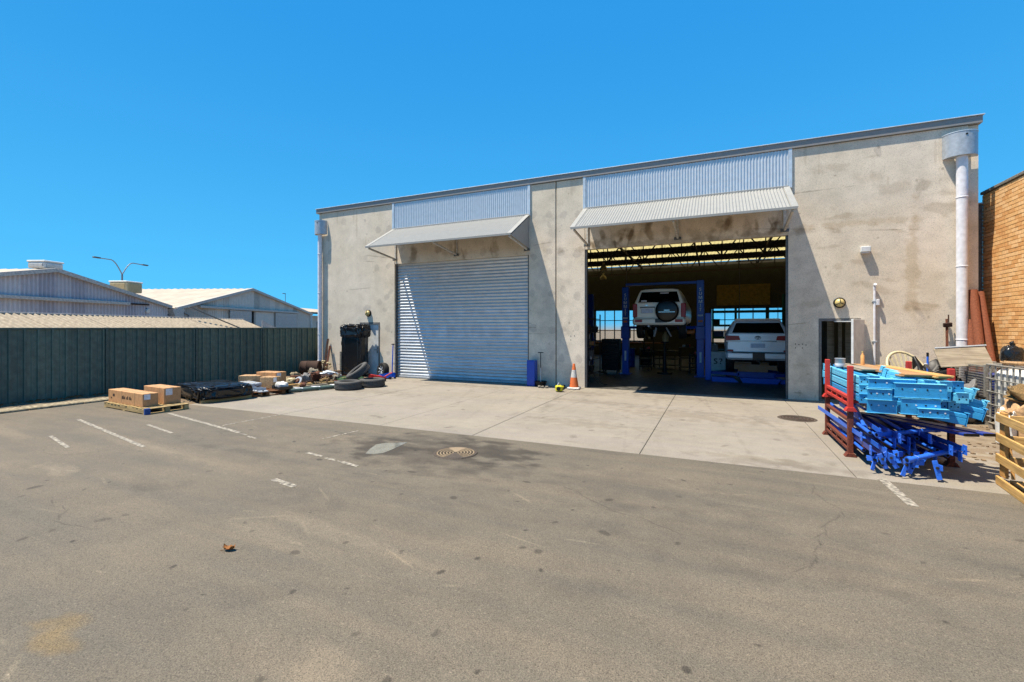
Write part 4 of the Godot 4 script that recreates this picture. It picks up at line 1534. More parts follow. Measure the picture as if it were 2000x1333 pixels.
	for sx in [-2.1, -0.9, 0.7, 2.1]:
		for z in [-0.4, 0.4]:
			b = MB.new()
			b.span(Vector3(sx - 0.05, 0, z - 0.05), Vector3(sx + 0.05, 3.0, z + 0.05))
			put(rk, "upright", b, M.teal)
	for y in [0.5, 1.25, 1.95, 2.75]:
		b = MB.new()
		b.span(Vector3(-2.1, y, 0.44), Vector3(2.1, y + 0.10, 0.47))
		b.span(Vector3(-2.1, y, -0.47), Vector3(2.1, y + 0.10, -0.44))
		b.span(Vector3(-2.05, y + 0.101, -0.45), Vector3(2.05, y + 0.12, 0.45))
		put(rk, "shelf_level", b, M.teal)
	for i in 9:
		var bx := thing("stored_box", "box on the %s level of the teal rack, %s from the rack's left" % [["lowest", "middle", "upper"][i / 3], NTH[i % 3]], "box", Vector3(-0.05 + (i % 3) * 1.3 + rf(-0.2, 0.2), [0.622, 1.372, 2.072][i / 3], -15.2), rf(-0.2, 0.2), "boxes on the teal rack")
		b = MB.new()
		b.box(Vector3(0, 0.16, 0), Vector3(rf(0.3, 0.6), 0.32, 0.5), Vector3.ZERO, 0.01)
		put(bx, "carton", b, mats[rng.randi() % mats.size()])
	b = MB.new()
	var cu := thing("teal_curtain", "dark teal welding curtain hanging beside the back windows", "curtain", Vector3(4.1, 0, -16.0))
	b.corr(Vector3(-0.7, 1.6, 0), Vector3(1.5, 0, 0), Vector3(0, 2.2, 0), 0.25, 0.05, 8)
	put(cu, "fabric", b, M.teal)
	b = MB.new()
	b.cyl(Vector3(-0.9, 3.83, 0), Vector3(1.0, 3.83, 0), 0.02, 0.02, 8)
	b.cyl(Vector3(-0.9, 0.0, 0), Vector3(-0.9, 3.83, 0), 0.02, 0.02, 8)
	b.cyl(Vector3(1.0, 0.0, 0), Vector3(1.0, 3.83, 0), 0.02, 0.02, 8)
	put(cu, "rail", b, M.steel_dark)
	# gear under the raised car
	var eh := thing("transmission_jack", "dark transmission jack with a pale drain jug standing under the raised car", "jack", Vector3(-1.95, 0, -5.6))
	b = MB.new()
	b.lathe([[0.30, 0.0], [0.30, 0.06], [0.08, 0.10], [0.07, 0.85], [0.05, 0.86], [0.05, 1.25], [0.16, 1.27], [0.16, 1.32], [0.0, 1.32]], Vector3.ZERO, Vector3.UP, 14)
	put(eh, "column", b, M.black_steel)
	b = MB.new()
	b.lathe([[0.0, 1.325], [0.12, 1.325], [0.13, 1.55], [0.05, 1.66], [0.05, 1.72], [0.0, 1.72]], Vector3(0.03, 0, 0), Vector3.UP, 14)
	put(eh, "drain_jug", b, M.jug)
	var tn := 0
	for q in [[-2.9, -7.0, 0.45, 0.9, 0.5], [-1.2, -7.4, 0.6, 1.0, 0.5], [-2.1, -8.2, 1.0, 0.8, 0.6], [-0.9, -6.2, 0.3, 0.75, 0.4], [-3.0, -8.8, 0.5, 1.3, 0.5]]:
		var e := thing("parts_trolley", ["narrow parts trolley behind the raised car's left side", "tall parts trolley behind the raised car's right side", "widest parts trolley behind the raised car", "small low parts trolley beside the right lift column", "tallest narrow parts trolley deepest behind the raised car"][tn], "trolley", Vector3(q[0], 0, q[1]), rf(-0.3, 0.3), "trolleys in the dark workshop")
		tn += 1
		for y in [0.15, q[3] * 0.55, q[3]]:
			b = MB.new()
			b.span(Vector3(-q[2] / 2, y, -q[4] / 2), Vector3(q[2] / 2, y + 0.04, q[4] / 2), 0.008)
			put(e, "tray", b, M.steel_dark)
		for sx in [-1, 1]:
			for sz in [-1, 1]:
				b = MB.new()
				b.cyl(Vector3(sx * (q[2] / 2 - 0.03), 0, sz * (q[4] / 2 - 0.03)), Vector3(sx * (q[2] / 2 - 0.03), q[3], sz * (q[4] / 2 - 0.03)), 0.018, 0.018, 8)
				put(e, "leg", b, M.black_steel)
		for k in 4:
			b = MB.new()
			b.box(Vector3(rf(-0.15, 0.15), q[3] + 0.09, rf(-0.12, 0.12)), Vector3(rf(0.06, 0.16), 0.10, rf(0.06, 0.14)), Vector3(0, rf(0, 3), 0), 0.012)
			put(e, "spare_part", b, [M.rust_dark, M.galv, M.red_paint, M.black_steel][k])
	var ho := thing("hydraulic_pump", "orange pump unit fixed inside by the right lift column", "pump", Vector3(-0.95, 1.72, -5.0))
	b = MB.new()
	b.box(Vector3(0.0, 0, 0), Vector3(0.36, 0.15, 0.2), Vector3.ZERO, 0.03)
	b.cyl(Vector3(0.16, 0.05, 0), Vector3(0.16, 0.14, 0), 0.03, 0.03, 8)
	put(ho, "housing", b, M.orange_lamp)
	var gear := thing("far_lift_column", "dark blue lift column deeper in the workshop near the bay's left side", "vehicle lift", Vector3(-5.9, 0, -9.0))
	b = MB.new()
	b.span(Vector3(-0.14, 0, -0.14), Vector3(0.14, 3.6, 0.14), 0.012)
	put(gear, "column", b, M.lift_blue)
	b = MB.new()
	b.span(Vector3(-0.18, 0.9, -0.18), Vector3(0.18, 1.35, 0.2), 0.02)
	put(gear, "carriage", b, M.lift_blue)
	var cr := thing("engine_hoist", "silver-legged engine hoist standing left of the tool chest", "hoist", Vector3(-4.75, 0, -4.6), 0.5)
	b = MB.new()
	b.bar(Vector3(0, 0.05, -0.4), Vector3(0, 1.6, -0.35), 0.07, 0.07, 0.006)
	put(cr, "mast", b, M.galv)
	b = MB.new()
	b.bar(Vector3(0, 1.6, -0.4), Vector3(0, 1.95, 0.75), 0.06, 0.07, 0.006)
	put(cr, "boom", b, M.galv)
	for sx in [-1.0, 1.0]:
		b = MB.new()
		b.bar(Vector3(sx * 0.1, 0.08, -0.45), Vector3(sx * 0.42, 0.08, 0.8), 0.06, 0.06, 0.006)
		put(cr, "leg", b, M.black_steel)
	b = MB.new()
	b.cyl(Vector3(0, 0.7, -0.3), Vector3(0, 1.7, 0.05), 0.035, 0.03, 10)
	put(cr, "ram", b, M.chrome)
	for k in 3:
		var dm := thing("oil_drum", ["blue oil drum in the gloom behind the lift", "dark oil drum beside the blue one", "grey oil drum by the white cabinet"][k], "drum", [Vector3(-3.9, 0, -8.6), Vector3(-3.2, 0, -9.2), Vector3(0.35, 0, -7.2)][k])
		b = MB.new()
		b.lathe([[0.0, 0.0], [0.28, 0.0], [0.295, 0.02], [0.28, 0.04], [0.28, 0.29], [0.295, 0.31], [0.28, 0.33], [0.28, 0.58], [0.295, 0.60], [0.28, 0.62], [0.28, 0.86], [0.295, 0.88], [0.27, 0.88], [0.27, 0.86], [0.0, 0.86]], Vector3.ZERO, Vector3.UP, 20)
		put(dm, "shell", b, [M.lift_blue, M.black_steel, M.frame_grey][k])
		b = MB.new()
		b.cyl(Vector3(0.15, 0.86, 0), Vector3(0.15, 0.89, 0), 0.04, 0.04, 10)
		put(dm, "bung", b, M.galv)
	# hanging lamps and cords
	for q in [[-4.9, 4.62, -7.5], [-5.6, 4.5, -10.5]]:
		var l := thing("pendant_lamp", ("nearer yellowed bell lamp" if q[2] > -9 else "farther yellowed bell lamp") + " hanging from the roof near the bay's jamb", "lamp", Vector3(q[0], q[1], q[2]), 0.0, "bell lamps hanging in the workshop")
		b = MB.new()
		b.lathe([[0.18, 0.0], [0.17, 0.10], [0.10, 0.20], [0.05, 0.24], [0.05, 0.36], [0.0, 0.36]], Vector3.ZERO, Vector3.UP, 16)
		put(l, "shade", b, M.lamp_glass)
		b = MB.new()
		b.cyl(Vector3(0, 0.36, 0), Vector3(0, 6.15 - q[1], 0), 0.01, 0.01, 6)
		put(l, "cord", b, M.black_steel)
	var ol := thing("orange_hose_reel", "orange domed hose reel high inside the bay's jamb", "hose reel", Vector3(-4.02, 4.0, -0.45))
	b = MB.new()
	b.lathe([[0.0, -0.08], [0.16, -0.08], [0.19, 0.0], [0.17, 0.16], [0.10, 0.24], [0.0, 0.26]], Vector3.ZERO, Vector3.UP, 18)
	put(ol, "dome", b, M.orange_lamp)
	b = MB.new()
	b.span(Vector3(-0.03, 0.0, -0.02), Vector3(0.03, 0.06, 0.26))
	put(ol, "wall_arm", b, M.steel_dark)
	for q in [[-3.45, -5.4, 3.55], [0.9, -7.9, 1.9]]:
		var l := thing("hanging_cable", "thin grey cable hanging from the roof above the lift" if q[0] < 0 else "thin pale cable hanging from the roof above the silver wagon", "cable", Vector3(q[0], 0, q[1]))
		b = MB.new()
		b.cyl(Vector3(0, q[2], 0), Vector3(0, 6.15, 0), 0.012, 0.012, 6)
		put(l, "cord", b, M.frame_grey)
		b = MB.new()
		b.box(Vector3(0, q[2] - 0.05, 0), Vector3(0.06, 0.12, 0.05), Vector3.ZERO, 0.008)
		put(l, "plug", b, M.steel_dark)
	var hs := thing("floor_hose", "thin black hose curling up inside the bay's left jamb", "hose", Vector3(-3.68, 0, -0.42))
	b = MB.new()
	var hp := []
	for i in 14:
		var a := i / 13.0
		hp.append(Vector3(-0.05 + 0.45 * a * a, 0.02 + 0.85 * (1.0 - a) * (1.0 - a), -0.1 - 0.4 * a))
	b.tube(hp, 0.014, 6)
	put(hs, "tubing", b, M.rubber_new)
	b = MB.new()
	b.cyl(hp[0], hp[0] + Vector3(0, 0.08, 0), 0.02, 0.016, 8)
	put(hs, "nozzle", b, M.galv)
	# light-industrial ceiling fittings
	for q in [[-7.0, -9.0], [-3.0, -10.4], [1.6, -10.4]]:
		var l := thing("strip_light", "unlit white strip light under the roof, %s from the bay's left jamb" % NTH[0 if q[0] < -5 else 1 if q[0] < 0 else 2], "light fitting", Vector3(q[0], 5.05, q[1]), 0.0, "strip lights under the workshop roof")
		b = MB.new()
		b.span(Vector3(-0.75, 0, -0.08), Vector3(0.75, 0.06, 0.08), 0.01)
		put(l, "tray", b, M.door_white)
		b = MB.new()
		for sx in [-0.6, 0.6]:
			b.cyl(Vector3(sx, 0.06, 0), Vector3(sx, 6.1 - 5.05, 0), 0.008, 0.008, 6)
		put(l, "hanger_wires", b, M.steel_dark)
# ------------------------------------------------------------------ beyond the fence
func make_surroundings():
	var b: MB
	# steel sheet fence in bays
	var fe := thing("sheet_fence", "dark green ribbed steel sheet fence along the yard's side", "fence", Vector3(-15.5, 0, 0))
	var prof := [[0.0, 0.0], [0.018, 0.0], [0.028, 0.042], [0.066, 0.042], [0.076, 0.0], [0.142, 0.0], [0.150, 0.012], [0.170, 0.012], [0.178, 0.0], [0.262, 0.0]]
	b = MB.new()
	for r in 3:
		for k in prof.size() - 1:
			var z0: float = r * 0.262 + prof[k][0]
			var z1: float = r * 0.262 + prof[k + 1][0]
			b.quad(Vector3(prof[k][1], 0.06, z1), Vector3(prof[k + 1][1] if false else prof[k][1], 0.06, z0), Vector3(prof[k][1], 1.86, z0), Vector3(prof[k + 1][1], 1.86, z1)) if false else b.quad(Vector3(prof[k + 1][1], 0.06, z1), Vector3(prof[k][1], 0.06, z0), Vector3(prof[k][1], 1.86, z0), Vector3(prof[k + 1][1], 1.86, z1))
	var sheet := b.mesh()
	for i in range(-1, 7):
		var z := -0.1 + i * 2.4
		for k in 3:
			var o := put(fe, "fence_sheet", sheet, [M.fence_green, M.fence_green_b, M.fence_green_c][rng.randi() % 3], Vector3(rf(-0.004, 0.004), rf(-0.01, 0.006), z + 0.02 + k * 0.787))
			o.scale.z = 1.03
		b = MB.new()
		b.span(Vector3(-0.03, 1.845, z + 0.035), Vector3(0.045, 1.895, z + 2.375), 0.004)
		put(fe, "top_rail", b, M.fence_rail)
		b = MB.new()
		b.span(Vector3(-0.03, 0.03, z + 0.035), Vector3(0.045, 0.075, z + 2.375), 0.004)
		put(fe, "bottom_rail", b, M.fence_rail)
		b = MB.new()
		b.span(Vector3(-0.035, -0.02, z - 0.03), Vector3(0.06, 1.90, z + 0.03), 0.005)
		put(fe, "post", b, M.fence_rail)
	# older paling fence behind the corner of the workshop
	var of := thing("paling_fence", "short weathered greenish paling fence beside the workshop corner", "fence", Vector3(-15.72, 0, -2.6))
	for i in 16:
		b = MB.new()
		b.span(Vector3(-0.015, 0, i * 0.16), Vector3(0.015, 1.78 + rf(-0.05, 0.05), i * 0.16 + 0.14), 0.004)
		put(of, "paling", b, M.old_fence)
	b = MB.new()
	b.span(Vector3(-0.06, 0.5, 0), Vector3(-0.016, 0.58, 2.5))
	b.span(Vector3(-0.06, 1.4, 0), Vector3(-0.016, 1.48, 2.5))
	put(of, "rail", b, M.old_fence)

	# sheds share one direction; local x runs along their fronts, z faces the yard
	var turn := atan2(0.934, -0.357)
	# left shed
	var sa := thing("gabled_shed", "long grey corrugated gabled shed with a cooler unit on its ridge", "shed", Vector3(-31.25, 0, 2.23), turn)
	shed(sa, -9.5, 7.3, 4.86, 2.9, 3.28, 26.0, M.shed_wall, [[-9.0, 4.2, 3.33]], false)
	var sb := thing("gabled_shed", "pale corrugated gabled shed with sliding doors further along the row", "shed", Vector3(-37.03, 0, -12.9), turn)
	shed(sb, -8.3, 10.5, 5.22, 3.18, 3.35, 26.0, M.shed_wall_warm, [[-6.2, 7.6, 3.42]], true)
	# evaporative coolers
	var e := Vector3(-0.357, 0, -0.934)
	var back := Vector3(-0.934, 0, 0.357)
	cooler(Vector3(-31.25, 4.86, 2.23) + e * 0.35 + back * 0.8, turn, 0.95, 0.42, M.cooler_white, "white cooler unit standing on the ridge of the nearer grey shed")
	cooler(Vector3(-31.25, 3.98, 2.23) + e * 5.15 + back * 0.9, turn, 1.15, 0.72, M.cooler, "cream evaporative cooler box on the slope of the nearer grey shed")
	# flood light on the shed wall
	var fl := thing("flood_light", "small white flood light fixed low on the grey shed wall", "flood light", Vector3(-31.25, 2.95, 2.23) + e * 5.6 - back * 0.12, turn)
	b = MB.new()
	b.cyl(Vector3(0, 0.05, -0.08), Vector3(0, 0.0, 0.05), 0.10, 0.14, 12)
	put(fl, "lamp_head", b, M.door_white)
	b = MB.new()
	b.span(Vector3(-0.03, 0.05, -0.1), Vector3(0.03, 0.2, -0.05))
	put(fl, "bracket", b, M.black_steel)
	# gutter between the two sheds
	var gu := thing("rainwater_head", "battered white rainwater head and pipes between the two sheds", "gutter", Vector3(-31.25, 0, 2.23) + e * 7.8 - back * 0.2, turn)
	b = MB.new()
	b.prism([Vector2(-0.55, 3.15), Vector2(0.55, 3.15), Vector2(0.3, 2.55), Vector2(-0.25, 2.55)], Vector3(0, 0, -0.2), Vector3.RIGHT, Vector3.UP, 0.4)
	put(gu, "hopper", b, M.shed_trim)
	b = MB.new()
	b.tube([Vector3(-0.05, 2.6, 0.1), Vector3(0.1, 2.3, 0.15), Vector3(0.1, 0, 0.15)], 0.09, 10)
	b.tube([Vector3(-0.8, 2.75, 0.1), Vector3(-0.65, 2.7, 0.1), Vector3(-0.85, 2.2, 0.1), Vector3(-0.85, 0, 0.1)], 0.06, 8)
	b.tube([Vector3(0.5, 2.9, 0.15), Vector3(0.9, 2.75, 0.2), Vector3(0.7, 2.5, 0.2), Vector3(1.3, 2.4, 0.25)], 0.05, 8)
	put(gu, "pipes", b, M.frame_grey)

	# low fibre-cement roof just over the fence
	var lo := thing("low_outbuilding", "low outbuilding with weathered wavy fibre-cement roof just over the fence", "outbuilding", Vector3(-21.91, 0, 7.11), turn)
	var L := 17.6
	for i in 16:
		b = MB.new()
		var x0 := -5.0 + i * 1.1
		if x0 > L - 5.2: break
		b.corr(Vector3(x0, 1.52, 2.1), Vector3(1.098, 0, 0), Vector3(0, 0.86 - 0.0 * i, -2.1), 0.22, 0.04, 8)
		put(lo, "roof_sheet", b, M.asbestos, Vector3(0, rf(0, 0.012), 0))
	b = MB.new()
	b.span(Vector3(-5.0, 0, -2.4), Vector3(12.5, 1.42, 2.0))
	put(lo, "wall", b, M.shed_wall_warm)
	b = MB.new()
	b.span(Vector3(-5.1, 2.37, -0.12), Vector3(12.7, 2.43, 0.06), 0.01)
	put(lo, "ridge_flashing", b, M.shed_trim)
	b = MB.new()
	b.corr(Vector3(12.6, 1.55, -2.3), Vector3(-17.6, 0, 0), Vector3(0, 0.8, 2.2), 0.22, 0.04, 4)
	put(lo, "rear_roof_slope", b, M.asbestos)
	b = MB.new()
	b.prism([Vector2(12.61, 2.34), Vector2(15.2, 1.55), Vector2(12.61, 1.55)], Vector3(0, 0, 1.2), Vector3.RIGHT, Vector3.UP, 0.04)
	b.quad(Vector3(12.61, 1.55, 2.1), Vector3(15.4, 1.5, 2.1), Vector3(14.8, 1.6, 0.4), Vector3(12.61, 2.40, 0.0))
	put(lo, "hip_slope", b, M.shed_trim)
	b = MB.new()
	b.bar(Vector3(8.2, 2.95, 0.1), Vector3(10.2, 1.85, 1.5), 0.09, 0.05)
	put(lo, "leaning_batten", b, M.frame_grey)

	# far building glimpsed past the workshop corner
	var fb := thing("far_building", "distant flat-roofed building glimpsed past the workshop's corner", "building", Vector3(-52.0, 0, -31.0), turn)
	b = MB.new()
	b.span(Vector3(-8, 0, -6), Vector3(14, 3.6, 0))
	put(fb, "wall", b, M.shed_wall_warm)
	b = MB.new()
	b.corr(Vector3(-9, 4.05, 1.3), Vector3(24, 0, 0), Vector3(0, 0.6, -2.5), 0.4, 0.05, 6)
	put(fb, "roof", b, M.shed_roof)
	b = MB.new()
	b.span(Vector3(-9, 3.8, 1.2), Vector3(15, 4.02, 1.35))
	put(fb, "fascia", b, M.steel_dark)
	for x in [-7.0, -4.0, -1.0, 2.0, 5.0]:
		b = MB.new()
		b.span(Vector3(x, 1.4, 0.0), Vector3(x + 1.2, 2.8, 0.05))
		put(fb, "window", b, M.dark_glass)
		b = MB.new()
		b.span(Vector3(x - 1.0, 0, 1.1), Vector3(x - 0.85, 3.8, 1.25))
		put(fb, "verandah_post", b, M.door_white)
	# twin-arm street light
	var sl := thing("street_light", "tall grey street light with two curved arms behind the sheds", "street light", Vector3(-52.25, 0, -10.77), turn)
	b = MB.new()
	b.cyl(Vector3.ZERO, Vector3(0, 7.0, 0), 0.13, 0.07, 10)
	put(sl, "pole", b, M.pole_grey)
	for sx in [-1.0, 1.0]:
		b = MB.new()
		var pts := []
		for i in 13:
			var a := i / 12.0
			pts.append(Vector3(sx * 2.3 * a, 7.0 + 1.28 * sin(minf(a * 1.9, 1.0) * PI / 2) - 0.04 * a, 0))
		b.tube(pts, 0.045, 8)
		put(sl, "arm", b, M.pole_grey)
		b = MB.new()
		b.box(Vector3(sx * 2.55, 8.25, 0), Vector3(0.7, 0.12, 0.26), Vector3.ZERO, 0.05)
		put(sl, "lamp_head", b, M.steel_dark)
	sl = thing("street_light", "tiny single far street light right of the pale shed's roof", "street light", Vector3(-81.77, 0, -53.39), turn)
	b = MB.new()
	b.cyl(Vector3.ZERO, Vector3(0, 8.86, 0), 0.09, 0.05, 8)
	put(sl, "pole", b, M.pole_grey)
	b = MB.new()
	b.box(Vector3(-0.5, 8.91, 0), Vector3(1.1, 0.12, 0.25), Vector3.ZERO, 0.05)
	put(sl, "lamp_head", b, M.steel_dark)

	make_brick_building()

func shed(t: Node, xl: float, xr: float, apex: float, yl: float, yr: float, depth: float, wall_m: Material, rails: Array, doors: bool):
	# ribbed front: sheets that follow the slope, each a little different in tone
	var b: MB
	var tones := [M.shed_wall, M.shed_wall_b, M.shed_wall_c] if wall_m == M.shed_wall else [M.shed_wall_warm, M.shed_warm_b, M.shed_warm_c]
	var pitch := 0.20
	var n := int((xr - xl) / pitch)
	for i0 in range(0, n, 4):
		b = MB.new()
		for i in range(i0, mini(i0 + 4, n)):
			for k in 4:
				var x0 := xl + (i + k / 4.0) * pitch
				var x1 := xl + (i + (k + 1) / 4.0) * pitch
				var z0: float = [0.0, 0.0, 0.07, 0.07][k]
				var z1: float = [0.0, 0.07, 0.07, 0.0][k]
				var h0 := lerpf(yl, apex, (x0 - xl) / -xl) if x0 < 0 else lerpf(apex, yr, x0 / xr)
				var h1 := lerpf(yl, apex, (x1 - xl) / -xl) if x1 < 0 else lerpf(apex, yr, x1 / xr)
				b.quad(Vector3(x0, -0.05, z0), Vector3(x1, -0.05, z1), Vector3(x1, h1, z1), Vector3(x0, h0, z0))
		put(t, "gable_sheet", b, tones[rng.randi() % 3])
	b = MB.new()
	b.corr(Vector3(xl - 0.1, yl + 0.06, 0.25), Vector3(0, 0, -depth), Vector3(-xl + 0.1, apex - yl, 0), 0.6, 0.03, 4)
	put(t, "roof", b, M.shed_roof)
	b = MB.new()
	b.corr(Vector3(0, apex + 0.06, 0.25), Vector3(0, 0, -depth), Vector3(xr + 0.1, yr - apex, 0), 0.6, 0.03, 4)
	put(t, "roof", b, M.shed_roof)
	b = MB.new()
	b.bar(Vector3(xl - 0.1, yl, 0.2), Vector3(0, apex, 0.2), 0.16, 0.20)
	put(t, "barge_board", b, M.shed_trim)
	b = MB.new()
	b.bar(Vector3(0, apex, 0.2), Vector3(xr + 0.1, yr, 0.2), 0.16, 0.20)
	put(t, "barge_board", b, M.shed_trim)
	b = MB.new()
	b.span(Vector3(xl, 0, -depth), Vector3(xl + 0.1, yl, -0.05))
	put(t, "side_wall", b, wall_m)
	b = MB.new()
	b.span(Vector3(xr - 0.1, 0, -depth), Vector3(xr, yr, -0.05))
	put(t, "side_wall", b, wall_m)
	b = MB.new()
	b.prism([Vector2(xl, 0), Vector2(xr, 0), Vector2(xr, yr), Vector2(0, apex), Vector2(xl, yl)], Vector3(0, 0, -depth), Vector3.RIGHT, Vector3.UP, 0.1)
	put(t, "rear_wall", b, wall_m)
	for r in rails:
		b = MB.new()
		b.span(Vector3(r[0], r[2] - 0.08, 0.05), Vector3(r[1], r[2] + 0.10, 0.30), 0.02)
		put(t, "door_track", b, M.shed_trim)
		if not doors:
			b = MB.new()
			b.span(Vector3(r[1], r[2] - 0.02, 0.06), Vector3(r[1] + 1.5, r[2] + 0.06, 0.16))
			put(t, "track_end", b, M.rust_dark)
	if doors:
		for q in [[-2.9, -0.1, 0.22], [0.6, 3.4, 0.10], [3.5, 7.3, 0.22]]:
			b = MB.new()
			b.corr(Vector3(q[0], 0.05, q[2]), Vector3(q[1] - q[0], 0, 0), Vector3(0, 3.25, 0), 0.19, 0.015, 6)
			put(t, "sliding_door", b, M.shed_trim if q[2] > 0.2 else M.shed_wall_warm)
		b = MB.new()
		b.span(Vector3(0.0, 0, 0.05), Vector3(0.4, 3.3, 0.09))
		put(t, "door_gap", b, M.hole)

func cooler(at: Vector3, turn: float, w: float, h: float, m: Material, label: String):
	var t := thing("roof_cooler", label, "cooler", at, turn)
	var b := MB.new()
	b.span(Vector3(-w * 0.28, -0.5, -w * 0.28), Vector3(w * 0.28, 0.12, w * 0.28))
	put(t, "duct", b, M.galv)
	b = MB.new()
	b.span(Vector3(-w / 2, 0.1, -w / 2), Vector3(w / 2, h, w / 2), 0.05)
	put(t, "casing", b, m)
	b = MB.new()
	b.span(Vector3(-w / 2 - 0.03, h + 0.002, -w / 2 - 0.03), Vector3(w / 2 + 0.03, h + 0.09, w / 2 + 0.03), 0.03)
	put(t, "lid", b, M.cooler_white)
	for i in 9:
		b = MB.new()
		b.box(Vector3(0, 0.2 + i * (h - 0.3) / 8.0, w / 2 + 0.01), Vector3(w * 0.8, 0.035, 0.04), Vector3(0.5, 0, 0))
		put(t, "louvre", b, m)
	for i in 9:
		b = MB.new()
		b.box(Vector3(-w / 2 - 0.01, 0.2 + i * (h - 0.3) / 8.0, 0), Vector3(0.04, 0.035, w * 0.8), Vector3(0, 0, 0.5))
		put(t, "louvre", b, m)

func make_brick_building():
	var X := 5.86
	var t := thing("brick_building", "orange-brown brick building at the right edge beside the workshop", "building", Vector3(X, 0, 0))
	var b := MB.new()
	b.span(Vector3(0.012, -0.05, -0.62), Vector3(6.0, 5.10, 9.0))
	put(t, "wall_core", b, M.mortar)
	b = MB.new()
	b.span(Vector3(-0.03, 5.101, -0.66), Vector3(6.0, 5.17, 9.0), 0.01)
	put(t, "coping", b, M.concrete_light)
	b = MB.new()
	b.box(Vector3.ZERO, Vector3(0.11, 0.076, 0.230), Vector3.ZERO, 0.004)
	var bm := b.mesh()
	b = MB.new()
	b.box(Vector3.ZERO, Vector3(0.11, 0.076, 0.110), Vector3.ZERO, 0.004)
	var hm := b.mesh()
	var tones := [M.brick_a, M.brick_a, M.brick_b, M.brick_c]
	# seen end first: single bricks where they show, the rest joined
	var spots := []
	for row in 59:
		var y := 0.038 + row * 0.0862
		var z := -0.62 + (0.0 if row % 2 == 0 else 0.12)
		if row % 2 == 1:
			spots.append([hm, y, -0.565, 0.12])
		while z < 8.8:
			spots.append([bm, y, z + 0.115, 0.24])
			z += 0.24
	var seen := 0
	var rest := [MB.new(), MB.new(), MB.new()]
	for q in spots:
		var zz: float = q[2]
		var yy: float = q[1]
		if zz > 1.05 - 0.12 * 5 and zz < 1.7 and yy > 1.1 and seen < 300:
			put(t, "brick", q[0], tones[rng.randi() % 4], Vector3(0.05 + rf(-0.003, 0.003), yy, zz))
			seen += 1
		else:
			var k := rng.randi() % 3
			rest[k].box(Vector3(0.05 + rf(-0.003, 0.003), yy, zz), Vector3(0.11, 0.076, 0.230 if q[3] > 0.2 else 0.11))
	for k in 3:
		put(t, "brickwork", rest[k], [M.brick_a, M.brick_b, M.brick_c][k]).set_meta("kind", "stuff")
	# grey flashing that closes the gap between the two buildings
	var g := thing("gap_flashing", "tall narrow grey metal strip closing the gap beside the brick building", "flashing", Vector3(5.70, 0, -0.55))
	b = MB.new()
	b.span(Vector3(-0.12, 0, -0.04), Vector3(0.13, 4.86, 0.0), 0.004)
	put(g, "sheet", b, M.guide)
	b = MB.new()
	b.span(Vector3(-0.13, 4.862, -0.06), Vector3(0.14, 4.90, 0.03), 0.004)
	put(g, "cap", b, M.galv)
# ------------------------------------------------------------------ shared small builders
# a soft box: squareness e (0.2 boxy, 1 round), surface broken by noise; sits on y = 0
func lump(sx: float, sy: float, sz: float, e: float, amp: float, freq: float, sd: int, nu := 28, nv := 16, ridged := false) -> MB:
	var f := FastNoiseLite.new()
	f.seed = sd
	f.frequency = freq
	f.fractal_octaves = 3
	if ridged: f.fractal_type = FastNoiseLite.FRACTAL_RIDGED
	var rows := []
	for i in nv + 1:
		var line := []
		var v := -PI / 2 + PI * i / nv
		for j in nu + 1:
			var u := TAU * (j % nu) / nu
			var cv := signf(cos(v)) * pow(absf(cos(v)), e)
			var p := Vector3(cv * signf(cos(u)) * pow(absf(cos(u)), e), signf(sin(v)) * pow(absf(sin(v)), e), cv * signf(sin(u)) * pow(absf(sin(u)), e))
			var d := 1.0 + amp * f.get_noise_3d(p.x * 10.0, p.y * 10.0, p.z * 10.0)
			var q := Vector3(p.x * sx / 2, (p.y * 0.5 + 0.5) * sy, p.z * sz / 2) * Vector3(d, d, d)
			q.y = maxf(q.y, 0.0)
			line.append(q)
		rows.append(line)
	var b := MB.new()
	b.grid(rows, true)
	return b

func carton(called: String, label: String, at: Vector3, turn: float, s: Vector3, m: Material, group := "", print_marks := false) -> Node3D:
	var t := thing(called, label, "carton", at, turn, group)
	var b := MB.new()
	b.span(Vector3(-s.x / 2, 0, -s.z / 2), Vector3(s.x / 2, s.y, s.z / 2), 0.006)
	put(t, "box", b, m)
	b = MB.new()
	b.span(Vector3(-s.x / 2 - 0.001, s.y + 0.0005, -0.03), Vector3(s.x / 2 + 0.001, s.y + 0.002, 0.03))
	put(t, "tape", b, M.cardboard_pale)
	b = MB.new()
	b.span(Vector3(s.x / 2 + 0.001, s.y * 0.55, s.z * 0.02), Vector3(s.x / 2 + 0.003, s.y * 0.95, s.z * 0.42))
	put(t, "paper_label", b, M.paper)
	if print_marks:
		for q in [[-0.36, 0.5, 0.10, 0.10], [-0.42, 0.30, 0.05, 0.06]]:
			b = MB.new()
			b.span(Vector3(q[0] * s.x, s.y * q[1], s.z / 2 + 0.001), Vector3(q[0] * s.x + q[2], s.y * q[1] + q[3] * 0.6, s.z / 2 + 0.0025))
			put(t, "printed_mark", b, M.print_dark)
		b = MB.new()
		var x := -0.10 * s.x
		for k in 13:
			var wd := rf(0.018, 0.036)
			if k != 5 and k != 9:
				b.span(Vector3(x, s.y * 0.40, s.z / 2 + 0.001), Vector3(x + wd, s.y * (0.56 + 0.06 * (k % 3)), s.z / 2 + 0.0025))
			x += wd + 0.012
		put(t, "printed_mark", b, M.print_dark)
	for k in 2:
		b = MB.new()
		var xx: float = (-0.1 if k == 0 else 0.27) * s.x
		b.span(Vector3(xx, -0.0005, -s.z / 2 - 0.002), Vector3(xx + 0.012, s.y + 0.003, s.z / 2 + 0.003))
		put(t, "strap", b, M.cardboard_pale)
	return t

